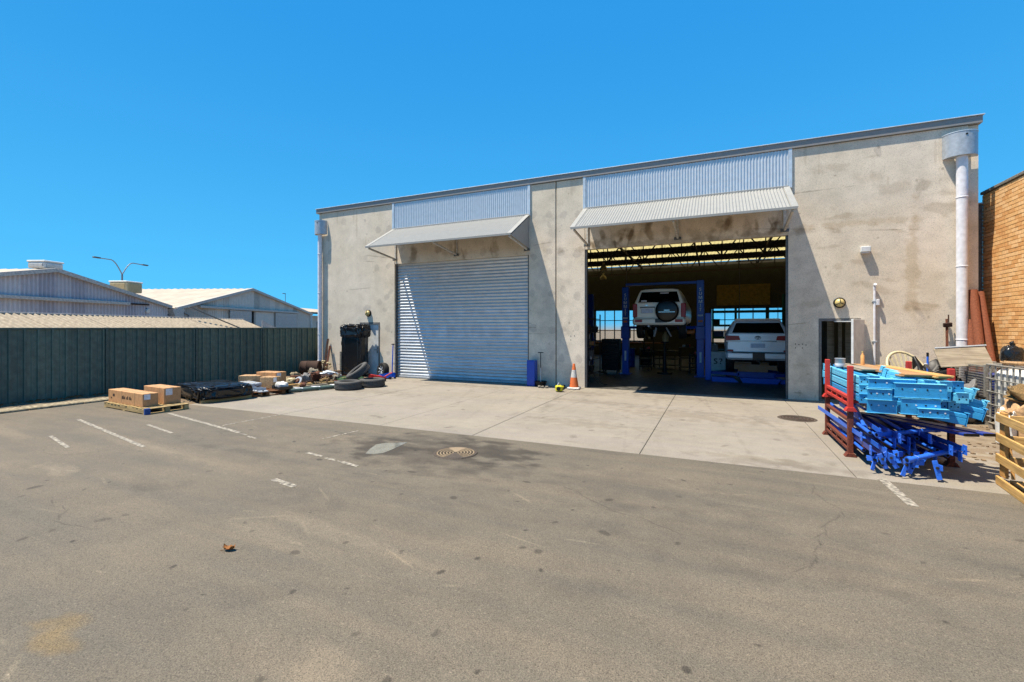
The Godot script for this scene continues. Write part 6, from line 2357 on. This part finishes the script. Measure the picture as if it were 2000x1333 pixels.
# racking beam along -z from its near end at the origin, with hooked plates at the ends
func make_beam(m: Material, ln: float, wd: float, ht: float, label: String, plate_w: float) -> Node3D:
	var t := thing("racking_beam", label, "beam", Vector3.ZERO, 0.0, "light blue racking beams on the upper stillage")
	var b := MB.new()
	b.span(Vector3(0, 0, -ln), Vector3(wd, ht * 0.62, 0), 0.006)
	b.span(Vector3(0, ht * 0.62 + 0.0005, -ln), Vector3(wd * 0.55, ht, 0), 0.006)
	put(t, "beam_tube", b, m)
	for z in [0.003, -ln - 0.008]:
		b = MB.new()
		b.span(Vector3(-0.006, -0.012, z), Vector3(plate_w, ht + 0.012, z + 0.005))
		b.span(Vector3(plate_w - 0.004, -0.010, z - 0.05), Vector3(plate_w, ht + 0.010, z - 0.0005))
		b.span(Vector3(-0.006, ht + 0.0125, z - 0.03), Vector3(plate_w, ht + 0.0165, z + 0.02))
		put(t, "end_plate", b, m)
	for k in 3:
		b = MB.new()
		b.cyl(Vector3(plate_w * (0.2 + 0.3 * k), ht * (0.35 + 0.3 * (k % 2)), 0.006), Vector3(plate_w * (0.2 + 0.3 * k), ht * (0.35 + 0.3 * (k % 2)), 0.0095), 0.009, 0.009, 8)
		put(t, "slot", b, M.hole)
	return t

func make_right_yard():
	var b: MB
	var t := stillage("lower rusty steel stillage standing on the concrete under the other", Vector3(1.80, 0, 5.90), M.stillage_rust, M.stillage_rust)
	t = stillage("upper red steel stillage stacked on the rusty one", Vector3(1.80, 0.668, 5.90), M.stillage_red, M.stillage_red)
	# light blue beams lie lengthwise in the upper stillage
	var y0 := 0.668 + 0.165
	for lay in 3:
		for k in 8:
			var m: Material = M.beam_blue if (k + lay) % 3 != 0 else M.beam_blue_deep
			var zz := 6.10 + rf(-0.1, 0.55) * (0.4 + 0.6 * k / 7.0)
			var pw := 0.12
			if k < 7: pw = [0.12, 0.12, 0.25][rng.randi() % 3]
			var bt := make_beam(m, 2.35 + rf(-0.15, 0.1), 0.112, 0.105, "light blue racking beam in the %s layer, %s from the red near-left post" % [["bottom", "middle", "top"][lay], NTH[k]], 0.115)
			bt.position = Vector3(1.86 + k * 0.128 + rf(-0.004, 0.004), y0 + lay * 0.128, zz)
			bt.rotation.y = rf(-0.004, 0.004)
	# beams fanned out to the right over the others
	var fan := [
		[Vector3(3.14, 0.80, 6.22), Vector3(0.26, 1.22, 0.0), 1.0, "longest fanned-out blue beam reaching towards the mesh cage"],
		[Vector3(3.06, 0.72, 6.40), Vector3(0.24, 1.30, 0.0), 0.9, "fanned-out blue beam sloping down beside the lower one"],
		[Vector3(3.00, 0.96, 6.30), Vector3(0.22, 1.18, 0.0), 0.9, "upper fanned-out light blue beam below the glove"],
		[Vector3(2.82, 0.68, 6.62), Vector3(0.16, 1.40, 0.0), 0.8, "lowest fanned-out blue beam at the front"],
		[Vector3(3.10, 0.93, 6.06), Vector3(0.24, 1.10, 0.0), 1.0, "fanned-out blue beam lying nearest the red corner post"]]
	for k in fan.size():
		var q: Array = fan[k]
		var bt := make_beam(M.beam_blue if k % 2 == 0 else M.beam_blue_deep, q[2], 0.10, 0.14, q[3], 0.11)
		bt.position = q[0]
		bt.rotation = q[1]
	# side plates at the front of the stack: short brackets with lips
	var fr := [
		[1.80, 0.845, 6.72, 0.32, 0.16], [1.80, 1.02, 6.74, 0.26, 0.13], [2.14, 0.86, 6.76, 0.40, 0.19], [2.08, 1.07, 6.75, 0.52, 0.17], [1.82, 1.17, 6.70, 0.50, 0.11], [2.30, 0.84, 6.80, 0.30, 0.10]]
	for k in fr.size():
		var q: Array = fr[k]
		t = thing("blue_bracket", ["blue channel bracket at the lower left of the beam stack's front", "blue channel bracket at the middle left of the beam stack's front", "broad blue channel bracket low in the middle of the beam stack's front", "widest blue channel bracket across the beam stack's front", "blue channel bracket along the top left of the beam stack's front", "low blue channel bracket projecting furthest from the beam stack"][k], "bracket", Vector3(q[0], q[1] - 0.055, q[2]), rf(-0.03, 0.05), "blue brackets on the front of the beam stack")
		b = MB.new()
		b.span(Vector3(0, 0, -0.004), Vector3(q[3], q[4], 0), 0.0015)
		put(t, "web", b, M.beam_blue_deep)
		b = MB.new()
		b.span(Vector3(0, q[4] + 0.0005, -0.10), Vector3(q[3], q[4] + 0.006, 0.012), 0.001)
		b.span(Vector3(0, -0.006, -0.10), Vector3(q[3], -0.0005, 0.012), 0.001)
		put(t, "lip", b, M.beam_blue)
		for j in 4:
			b = MB.new()
			var px: float = q[3] * (0.15 + 0.24 * j)
			b.cyl(Vector3(px, q[4] * 0.6, 0.0005), Vector3(px, q[4] * 0.6, 0.004), 0.010, 0.010, 8)
			put(t, "slot", b, M.hole if j % 2 == 0 else M.lift_white)
	# plywood and planks on top
	for q in [[Vector3(2.36, 1.222, 5.15), 0.12, 0.34, 2.0, "ply", "broad tan plywood board lying on top of the blue beams"], [Vector3(2.66, 1.222, 5.25), 0.10, 0.18, 1.9, "pine", "long narrow timber plank on top of the blue beams"], [Vector3(2.10, 1.222, 4.75), 0.05, 0.22, 1.3, "board_grey", "grey weathered plank on the far side of the blue beams"]]:
		t = thing("timber_board", q[5], "board", q[0], q[1])
		b = MB.new()
		b.box(Vector3(0, 0.01, 0), Vector3(q[2], 0.018, q[3]), Vector3(0.0, 0, 0), 0.003)
		put(t, "sheet", b, M[q[4]])
		b = MB.new()
		b.box(Vector3(0.01, 0.029, 0.05), Vector3(q[2] * 0.92, 0.017, q[3] * 0.97), Vector3(0.0, 0.02, 0), 0.003)
		put(t, "upper_sheet", b, M[q[4]])
	t = thing("paint_tin", "small pale paint tin standing on the far end of the blue beams", "tin", Vector3(1.95, 1.222, 4.55))
	b = MB.new()
	b.lathe([[0.0, 0.0], [0.075, 0.0], [0.075, 0.13], [0.08, 0.135], [0.08, 0.145], [0.0, 0.14]], Vector3.ZERO, Vector3.UP, 18)
	put(t, "can", b, M.galv)
	b = MB.new()
	b.lathe([[0.076, 0.02], [0.0765, 0.06]], Vector3.ZERO, Vector3.UP, 18)
	put(t, "label_band", b, M.paper)
	t = thing("spray_bottle", "slim olive bottle beside the paint tin on the blue beams", "bottle", Vector3(2.28, 1.26, 4.5))
	b = MB.new()
	b.lathe([[0.0, 0.0], [0.028, 0.0], [0.028, 0.16], [0.012, 0.18], [0.012, 0.21], [0.0, 0.21]], Vector3.ZERO, Vector3.UP, 12)
	put(t, "bottle_body", b, M.brick_b)
	b = MB.new()
	b.cyl(Vector3(0, 0.21, 0), Vector3(0, 0.235, 0), 0.014, 0.012, 10)
	put(t, "cap", b, M.lamp_glass)
	t = thing("work_glove", "stained tan leather work glove draped on the beams by the red post", "glove", Vector3(2.80, 1.20, 6.05), 0.7)
	put(t, "palm", lump(0.13, 0.06, 0.11, 0.8, 0.3, 0.2, 51, 16, 10), M.straw)
	for k in 4:
		b = MB.new()
		b.cyl(Vector3(0.05, 0.03, -0.035 + k * 0.024), Vector3(0.125 - 0.008 * absf(k - 1.5), 0.018, -0.045 + k * 0.03), 0.013, 0.011, 8)
		put(t, "finger", b, M.straw)
	b = MB.new()
	b.cyl(Vector3(0.0, 0.03, 0.04), Vector3(0.05, 0.02, 0.09), 0.014, 0.011, 8)
	put(t, "thumb", b, M.straw)

	# dark blue scaffold pieces in the lower stillage
	var frames := MB.new()
	for k in 26:
		var lay := k / 7
		var col := k % 7
		var nm: String = "dark blue scaffold bar in the %s layer, %s from the rusty near-left post" % [["lowest", "second", "third", "topmost"][lay], NTH[col]]
		t = thing("scaffold_bar", nm, "scaffold bar", Vector3(1.87 + col * 0.155 + rf(-0.02, 0.02), 0.175 + lay * 0.095, 6.42 + rf(-0.25, 0.35)), rf(-0.03, 0.05) + (0.10 if col > 4 else 0.0), "dark blue scaffold bars in the lower stillage")
		var ln := 2.5 + rf(-0.3, 0.25)
		b = MB.new()
		if k % 3 == 0:
			b.cyl(Vector3(0, 0.028, 0), Vector3(0, 0.028, -ln), 0.024, 0.024, 10)
			put(t, "tube", b, M.scaffold_blue)
			b = MB.new()
			b.cyl(Vector3(0, 0.028, 0.001), Vector3(0, 0.028, 0.004), 0.019, 0.019, 10)
			put(t, "bore", b, M.hole)
		else:
			b.span(Vector3(-0.03, 0, -ln), Vector3(0.03, 0.006, 0))
			b.span(Vector3(-0.03, 0.0065, -ln), Vector3(-0.024, 0.065, 0))
			put(t, "angle", b, M.scaffold_blue if k % 2 == 0 else M.scaffold_navy)
			b = MB.new()
			b.span(Vector3(-0.04, -0.03, -0.02), Vector3(-0.0305, 0.09, 0.06), 0.002)
			b.cyl(Vector3(-0.045, 0.03, 0.02), Vector3(-0.028, 0.03, 0.02), 0.016, 0.016, 8)
			put(t, "end_plate", b, M.scaffold_blue)
	# bars lying crosswise on the near ends
	var cross := [
		[Vector3(1.95, 0.47, 6.55), Vector3(2.72, 0.53, 6.15), 0.028, "upper blue cross tube with open black ends"],
		[Vector3(2.18, 0.24, 6.85), Vector3(2.80, 0.36, 6.50), 0.030, "lower blue cross bar over the hanging scaffold ends"],
		[Vector3(1.90, 0.50, 6.20), Vector3(2.15, 0.58, 4.6), 0.026, "blue tube lying along the top of the scaffold bars"]]
	for q in cross:
		t = thing("scaffold_tube", q[3], "scaffold tube", Vector3.ZERO)
		b = MB.new()
		b.cyl(q[0], q[1], q[2], q[2], 12)
		put(t, "tube", b, M.scaffold_blue)
		for e in [[q[0], q[1]], [q[1], q[0]]]:
			b = MB.new()
			var d: Vector3 = (e[0] - e[1]).normalized()
			b.cyl(e[0] - d * 0.05, e[0] + d * 0.006, q[2] * 1.35, q[2] * 1.35, 12)
			put(t, "collar", b, M.scaffold_blue)
			b = MB.new()
			b.cyl(e[0] + d * 0.0065, e[0] + d * 0.009, q[2] * 0.8, q[2] * 0.8, 12)
			put(t, "bore", b, M.hole)
	for k in 2:
		t = thing("scaffold_plank", ["long navy plank sticking out furthest right of the scaffold pieces", "second navy plank lying under the upper beams"][k], "plank", Vector3(2.85 - k * 0.22, 0.58 + 0.0 * k, 5.95 + k * 0.1), 0.30)
		b = MB.new()
		b.box(Vector3(0, -0.06, -0.4), Vector3(0.16, 0.03, 2.2), Vector3(-0.06, 0, 0), 0.004)
		put(t, "board", b, M.scaffold_navy)
		b = MB.new()
		b.box(Vector3(0, 0.007, 0.703), Vector3(0.165, 0.036, 0.02), Vector3(-0.06, 0, 0), 0.004)
		put(t, "end_cap", b, M.black_steel)
	# hanging brackets at the near ends
	for k in 9:
		var px := 1.88 + k * 0.075
		t = thing("scaffold_coupling", "blue bolted coupling at the scaffold's near ends, %s from the rusty post" % NTH[k], "bracket", Vector3(px, 0.14 + 0.035 * ((k * 5) % 4), 6.72 + rf(-0.12, 0.12)), rf(-0.8, 0.8), "blue couplings at the near ends of the scaffold")
		b = MB.new()
		b.box(Vector3(0, 0.0, 0), Vector3(0.055, rf(0.16, 0.26), 0.012), Vector3(rf(-0.3, 0.3), 0, rf(-0.7, 0.7)), 0.003)
		b.box(Vector3(0.03, 0.03, -0.05), Vector3(0.012, 0.07, 0.16), Vector3(rf(-0.2, 0.2), rf(-0.3, 0.3), 0), 0.003)
		put(t, "bent_plate", b, M.scaffold_blue)
		b = MB.new()
		b.cyl(Vector3(0, 0.03, -0.01), Vector3(0, 0.03, 0.022), 0.018, 0.018, 6)
		put(t, "bolt", b, M.steel_dark)
		b = MB.new()
		b.cyl(Vector3(0, -0.05, 0.004), Vector3(0, -0.05, 0.012), 0.012, 0.012, 8)
		put(t, "hole", b, M.hole)

	# ---- wire mesh cage
	t = thing("mesh_cage", "galvanised wire mesh cage standing near the wall behind the beams", "cage", Vector3(4.82, 0, 2.12))
	for q in [[0, 0], [0.62, 0], [0, -1.22], [0.62, -1.22]]:
		b = MB.new()
		b.span(Vector3(q[0] - 0.03, 0.0, q[1] - 0.03), Vector3(q[0] + 0.03, 1.17, q[1] + 0.03), 0.004)
		put(t, "corner_post", b, M.cage_steel)
	for y in [0.14, 1.13]:
		b = MB.new()
		b.bar(Vector3(0, y, -0.03), Vector3(0, y, -1.19), 0.035, 0.035)
		b.bar(Vector3(0.62, y, -0.03), Vector3(0.62, y, -1.19), 0.035, 0.035)
		b.bar(Vector3(0.03, y, 0), Vector3(0.59, y, 0), 0.035, 0.035)
		b.bar(Vector3(0.03, y, -1.22), Vector3(0.59, y, -1.22), 0.035, 0.035)
		put(t, "rail", b, M.cage_steel)
	b = MB.new()
	for k in 25:
		var z := -0.03 - k * 1.16 / 24.0
		b.bar(Vector3(0, 0.15, z), Vector3(0, 1.13, z), 0.009, 0.009)
	for k in 20:
		var y := 0.15 + k * 0.98 / 19.0
		b.bar(Vector3(-0.007, y, -0.03), Vector3(-0.007, y, -1.19), 0.009, 0.009)
	put(t, "side_mesh", b, M.cage_steel)
	b = MB.new()
	for k in 12:
		var x := 0.03 + k * 0.56 / 11.0
		b.bar(Vector3(x, 0.15, 0), Vector3(x, 1.13, 0), 0.009, 0.009)
	for k in 20:
		var y := 0.15 + k * 0.98 / 19.0
		b.bar(Vector3(0.03, y, 0.007), Vector3(0.59, y, 0.007), 0.009, 0.009)
	put(t, "end_mesh", b, M.cage_steel)
	b = MB.new()
	b.span(Vector3(0.02, 0.10, -1.2), Vector3(0.6, 0.12, -0.02))
	put(t, "floor_plate", b, M.steel_dark)
	for k in 3:
		t = thing("blue_crate", ["navy crate lowest inside the mesh cage", "navy crate second inside the mesh cage", "navy crate topmost inside the mesh cage"][k], "crate", Vector3(5.14, 0.125 + k * 0.28, 1.55), 0.02 * k, "navy crates in the mesh cage")
		b = MB.new()
		b.prism([Vector2(-0.24, 0), Vector2(0.24, 0), Vector2(0.26, 0.26), Vector2(-0.26, 0.26)], Vector3(0, 0, -0.4), Vector3.RIGHT, Vector3.UP, 0.8)
		put(t, "tub", b, M.scaffold_navy)
		b = MB.new()
		b.span(Vector3(-0.27, 0.2605, -0.41), Vector3(0.27, 0.275, 0.41), 0.004)
		put(t, "rim", b, M.scaffold_navy)
	# ---- white tank in a tube cage on a pallet
	t = thing("bulk_tank", "white plastic bulk tank in a silver tube cage at the brick wall", "tank", Vector3(4.72, 0, 2.50))
	b = MB.new()
	b.span(Vector3(0.02, 0.14, 0.02), Vector3(1.0, 1.14, 1.18), 0.10)
	put(t, "tank_shell", b, M.tank_white)
	for k in 7:
		b = MB.new()
		b.cyl(Vector3(-0.012, 0.12, 0.05 + k * 0.185), Vector3(-0.012, 1.20, 0.05 + k * 0.185), 0.016, 0.016, 8)
		put(t, "cage_upright", b, M.cage_steel)
		b = MB.new()
		b.cyl(Vector3(0.02 + k * 0.16, 0.12, -0.012), Vector3(0.02 + k * 0.16, 1.20, -0.012), 0.016, 0.016, 8)
		put(t, "cage_upright", b, M.cage_steel)
	for y in [0.22, 0.46, 0.70, 0.94, 1.20]:
		b = MB.new()
		b.tube([Vector3(1.02, y, -0.03), Vector3(-0.03, y, -0.03), Vector3(-0.03, y, 1.21), Vector3(1.02, y, 1.21)], 0.011 if y < 1.1 else 0.016, 8)
		put(t, "cage_hoop", b, M.cage_steel)
	for z in [0.06, 0.6, 1.14]:
		b = MB.new()
		b.span(Vector3(-0.02, 0.0, z - 0.06), Vector3(1.02, 0.10, z + 0.06), 0.006)
		put(t, "pallet_block", b, M.board_grey)
	b = MB.new()
	b.span(Vector3(-0.03, 0.101, 0.0), Vector3(1.02, 0.122, 1.2), 0.004)
	put(t, "pallet_deck", b, M.board_grey)
	t = thing("rubbish_bag", "knotted shiny black rubbish bag on top of the tank cage", "rubbish bag", Vector3(4.98, 1.20, 2.62))
	put(t, "bag", lump(0.32, 0.36, 0.30, 0.85, 0.10, 0.14, 77, 40, 26), M.black_plastic)
	put(t, "knot", lump(0.07, 0.10, 0.06, 0.8, 0.5, 0.2, 78, 14, 10), M.black_plastic, Vector3(0, 0.335, 0))
	t = thing("hose_coil", "coiled pale hose lying around the black rubbish bag", "hose", Vector3(5.0, 1.215, 2.78))
	b = MB.new()
	for q in [[0.20, 0.02], [0.23, 0.045], [0.18, 0.06]]:
		var pts := []
		for i in 29:
			var a := TAU * i / 28.0
			pts.append(Vector3(cos(a) * q[0], q[1], sin(a) * q[0] * 0.9))
		b.tube(pts, 0.014, 7)
	put(t, "coil", b, M.cardboard_pale)
	b = MB.new()
	b.cyl(Vector3(0.2, 0.03, 0.0), Vector3(0.26, 0.03, 0.10), 0.02, 0.018, 8)
	put(t, "coupling", b, M.galv)
	# ---- grey board leaning above the cage
	t = thing("grey_board", "large weathered grey board propped askew on top of the mesh cage", "board", Vector3(4.76, 1.15, 1.35), 0.0)
	b = MB.new()
	b.box(Vector3(0, 0.13, 0), Vector3(0.88, 0.46, 0.02), Vector3(-0.55, 0.05, 0.10), 0.003)
	put(t, "panel", b, M.board_grey)
	b = MB.new()
	b.box(Vector3(0, 0.335, -0.115), Vector3(0.88, 0.03, 0.035), Vector3(-0.55, 0.05, 0.10), 0.003)
	put(t, "edge_batten", b, M.galv)
	# ---- cream plastic chair tipped on its back
	t = thing("plastic_chair", "cream moulded plastic garden chair with fanned slats against the wall", "chair", Vector3(3.98, 0, 0.70), 0.35)
	chair(t)
	# ---- poles, pipes and posts by the wall
	t = thing("blue_pole", "slim blue pole with black tip standing among the clutter", "pole", Vector3(4.05, 0, 1.75))
	b = MB.new()
	b.cyl(Vector3(0, 0, 0), Vector3(0, 1.29, 0), 0.019, 0.019, 10)
	put(t, "tube", b, M.scaffold_blue)
	b = MB.new()
	b.cyl(Vector3(0, 1.29, 0), Vector3(0, 1.37, 0), 0.021, 0.021, 10)
	put(t, "tip", b, M.black_steel)
	for q in [[Vector3(5.46, 0, 0.62), Vector3(-0.06, 2.76, -0.52), 0.085, "tallest rusty steel pipe leaning against the corner by the brick wall"], [Vector3(5.32, 0, 0.50), Vector3(0.02, 2.08, -0.36), 0.075, "shorter rusty steel pipe leaning beside the taller one"], [Vector3(5.66, 0, 0.62), Vector3(-0.10, 2.72, -0.60), 0.07, "second tall rusty pipe leaning next to the brick wall"]]:
		t = thing("rusty_pipe", q[3], "pipe", q[0])
		b = MB.new()
		b.cyl(Vector3.ZERO, q[1], q[2], q[2], 16)
		put(t, "tube", b, M.rust_pipe)
		b = MB.new()
		b.cyl(q[1], q[1] + q[1].normalized() * 0.006, q[2] * 0.85, q[2] * 0.85, 16)
		put(t, "bore", b, M.hole)
	t = thing("sash_clamp", "rusty long clamp leaning on the wall beside the white downpipe", "clamp", Vector3(4.80, 0, 0.55))
	b = MB.new()
	b.bar(Vector3.ZERO, Vector3(0.16, 2.10, -0.50), 0.05, 0.02, 0.003)
	put(t, "bar", b, M.rust)
	b = MB.new()
	b.box(Vector3(0.15, 1.96, -0.43), Vector3(0.16, 0.10, 0.06), Vector3(0.2, 0, 0.1), 0.01)
	put(t, "jaw", b, M.rust_dark)
	b = MB.new()
	b.cyl(Vector3(0.16, 2.02, -0.42), Vector3(0.17, 2.20, -0.44), 0.016, 0.014, 8)
	put(t, "screw", b, M.rust_dark)
	# ---- clutter between the stillage and the cage
	var heap := [
		["car_part", "black plastic car part in the clutter before the wall", Vector3(4.35, 0, 1.25), 0.75, 1.0, 0.6, "black_steel"],
		["car_part", "dark bumper-like part slung over the clutter", Vector3(4.05, 0, 2.2), 0.7, 0.82, 0.5, "steel_dark"],
		["car_part", "grey engine cover in the clutter beside the cage", Vector3(4.45, 0, 2.0), 0.5, 0.7, 0.5, "frame_grey"],
		["car_part", "tan cloth-covered bundle in the clutter", Vector3(3.85, 0, 1.35), 0.6, 0.85, 0.5, "concrete_light"]]
	for k in heap.size():
		var q: Array = heap[k]
		t = thing(q[0], q[1], "car part", q[2], rf(-0.6, 0.6))
		put(t, "moulding", lump(q[3], q[4], q[5], 0.5, 0.5, 0.12, 400 + k, 30, 22), M[q[6]])
		b = MB.new()
		b.tube([Vector3(-0.3, q[4] * 0.8, 0.1), Vector3(0.0, q[4] * 0.97, 0.15), Vector3(0.35, q[4] * 0.75, 0.2)], 0.028, 8)
		put(t, "trim_tube", b, M.black_steel if k % 2 == 0 else M.galv)
	t = thing("white_trim", "long thin white trim strip lying across the clutter", "trim", Vector3(4.05, 1.0, 1.85), 0.5)
	b = MB.new()
	b.bar(Vector3(-0.3, 0.16, 0.2), Vector3(0.25, -0.04, -0.2), 0.05, 0.015, 0.003)
	put(t, "strip", b, M.door_white)
	b = MB.new()
	b.bar(Vector3(0.25, -0.04, -0.2), Vector3(0.3, -0.12, -0.22), 0.04, 0.02, 0.003)
	put(t, "clip", b, M.black_steel)
	t = thing("red_lamp_unit", "red tail lamp unit lying on the clutter", "lamp unit", Vector3(3.80, 0.87, 1.75), 0.4)
	put(t, "lens", lump(0.24, 0.09, 0.14, 0.6, 0.1, 0.2, 500, 18, 10), M.tail_red)
	b = MB.new()
	b.span(Vector3(-0.1, 0.01, -0.10), Vector3(0.1, 0.07, -0.055), 0.006)
	put(t, "housing", b, M.black_steel)
	t = thing("green_weed", "bright green weed sprouting behind the propped board", "weed", Vector3(5.12, 0.9, 1.0))
	for k in 10:
		b = MB.new()
		var a := k * 0.63
		var tip := Vector3(cos(a) * rf(0.06, 0.18), rf(0.35, 0.62), sin(a) * rf(0.05, 0.15))
		b.tube([Vector3(0, -0.9, 0), Vector3(0, 0.1, 0), tip], 0.005, 5)
		put(t, "stem", b, M.leaf_green)
		b = MB.new()
		b.prism([Vector2(-0.02, 0), Vector2(0.0, -0.03), Vector2(0.025, 0), Vector2(0.0, 0.09)], tip, Vector3(cos(a), 0.2, 0).normalized(), Vector3(0, 0.8, 0.4).normalized(), 0.002)
		put(t, "leaf", b, M.leaf_green)
	# ---- pine crate in front
	t = thing("pine_crate", "open slatted pine crate at the near right edge of the yard", "crate", Vector3(3.10, 0, 6.62), -0.12)
	for q in [[0.05, 0.0], [0.05, 1.06], [1.0, 0.0], [1.0, 1.06]]:
		b = MB.new()
		b.span(Vector3(q[0] - 0.02, 0.105, q[1]), Vector3(q[0] + 0.02, 0.88, q[1] + 0.14), 0.004)
		put(t, "corner_post", b, M.pine_dark)
	for sx in [0.0, 1.045]:
		for y in [0.0, 0.27, 0.52, 0.76]:
			b = MB.new()
			var hh := 0.10
			b.span(Vector3(sx, y, -0.02), Vector3(sx + 0.026, y + hh, 1.24), 0.004)
			put(t, "slat", b, M.pine)
	for sz in [0.144, 1.03]:
		for y in [0.0, 0.27, 0.52, 0.76]:
			b = MB.new()
			b.span(Vector3(0.075, y, sz), Vector3(0.975, y + 0.10, sz + 0.022), 0.004)
			put(t, "slat", b, M.pine)
	b = MB.new()
	b.bar(Vector3(0.09, 0.12, 0.2), Vector3(0.09, 0.72, 0.02), 0.05, 0.022, 0.003, Vector3.RIGHT)
	put(t, "brace", b, M.pine_dark)
	for k in 7:
		b = MB.new()
		b.span(Vector3(0.08 + k * 0.13, 0.07, 0.17), Vector3(0.18 + k * 0.13, 0.09, 1.02), 0.003)
		put(t, "floor_board", b, M.pine)
	for q in [[Vector3(3.75, 0.093, 7.15), 0.55, 0.42, 0.5, "blue_paint", "dark blue part lying low inside the pine crate"], [Vector3(3.55, 0.093, 7.35), 0.4, 0.55, 0.4, "brown_wood", "brown crumpled packaging inside the pine crate"]]:
		t = thing("crate_filling", q[5], "packaging", q[0], 0.4)
		put(t, "mass", lump(q[1], q[2], q[3], 0.4, 0.4, 0.14, 611, 26, 16), M[q[4]])
		b = MB.new()
		b.tube([Vector3(-0.2, q[2] * 0.9, 0), Vector3(0, q[2] + 0.04, 0.05), Vector3(0.2, q[2] * 0.85, 0)], 0.012, 6)
		put(t, "cord", b, M.black_steel)
	# brown sacking and paper heaped on the tank cage
	t = thing("sacking", "brown straw sacking slumped over the tank's near side", "sacking", Vector3(4.72, 0, 3.95), 0.4)
	put(t, "sack", lump(0.75, 0.70, 0.7, 0.6, 0.4, 0.14, 620, 30, 20), M.cardboard_pale)
	put(t, "straw_top", lump(0.62, 0.26, 0.55, 0.7, 0.7, 0.3, 621, 40, 16), M.straw, Vector3(0, 0.66, 0))
	t = thing("paper_sack", "torn white paper sack leaning below the straw sacking", "sack", Vector3(4.30, 0, 4.05), 0.9)
	put(t, "bag", lump(0.30, 0.52, 0.22, 0.35, 0.25, 0.14, 630, 26, 18), M.tank_white)
	b = lump(0.24, 0.06, 0.16, 0.4, 0.5, 0.2, 631, 16, 8)
	put(t, "torn_mouth", b, M.cardboard_pale, Vector3(0, 0.49, 0))
	# soil that has spread over the concrete
	b = MB.new()
	for k in 260:
		var p := Vector3(rf(3.0, 5.4), 0.004, rf(0.3, 5.4))
		b.box(p, Vector3(rf(0.01, 0.07), rf(0.006, 0.03), rf(0.01, 0.05)), Vector3(0, rf(0, 3), rf(-0.3, 0.3)), 0.004)
	tag(put(self, "gravel", b, M.dirt), "brown grit and chips spread on the concrete before the wall", "grit", "", "stuff")

# monobloc chair: seat, fan back with ring rim, arms, four legs
func chair(t: Node):
	var m: Material = M.chair_plastic
	var piv := group_node(t, "backrest", Vector3(0, 0.55, 0.1), Vector3(-0.35, 0, 0))
	var rim := []
	for i in 21:
		var a := PI * i / 20.0
		rim.append(Vector3(-0.40 * cos(a), 0.36 + 0.46 * sin(a), 0.10 * (1.0 - sin(a))))
	var b := MB.new()
	b.tube([Vector3(-0.52, 0.28, 0.45)] + rim + [Vector3(0.52, 0.28, 0.45)], 0.030, 8)
	put(piv, "rim", b, m)
	for k in 9:
		var a := PI * (k + 1.0) / 10.0
		b = MB.new()
		b.bar(Vector3(-0.16 * cos(a), 0.02, 0.0), Vector3(-0.38 * cos(a), 0.36 + 0.42 * sin(a), 0.02), 0.045, 0.012, 0.003, Vector3.BACK)
		put(piv, "fan_slat", b, m)
	b = MB.new()
	b.box(Vector3(0, 0.50, 0.30), Vector3(0.50, 0.03, 0.50), Vector3(-0.12, 0, 0), 0.014)
	put(t, "seat", b, m)
	for sx in [-1.0, 1.0]:
		b = MB.new()
		b.bar(Vector3(sx * 0.22, 0.50, 0.52), Vector3(sx * 0.27, 0.0, 0.60), 0.06, 0.04, 0.01)
		put(t, "leg", b, m)
		b = MB.new()
		b.bar(Vector3(sx * 0.20, 0.50, 0.08), Vector3(sx * 0.25, 0.0, -0.02), 0.06, 0.04, 0.01)
		put(t, "leg", b, m)
		b = MB.new()
		b.bar(Vector3(sx * 0.30, 0.50, 0.50), Vector3(sx * 0.40, 0.80, 0.55), 0.05, 0.03, 0.008)
		put(t, "arm_post", b, m)
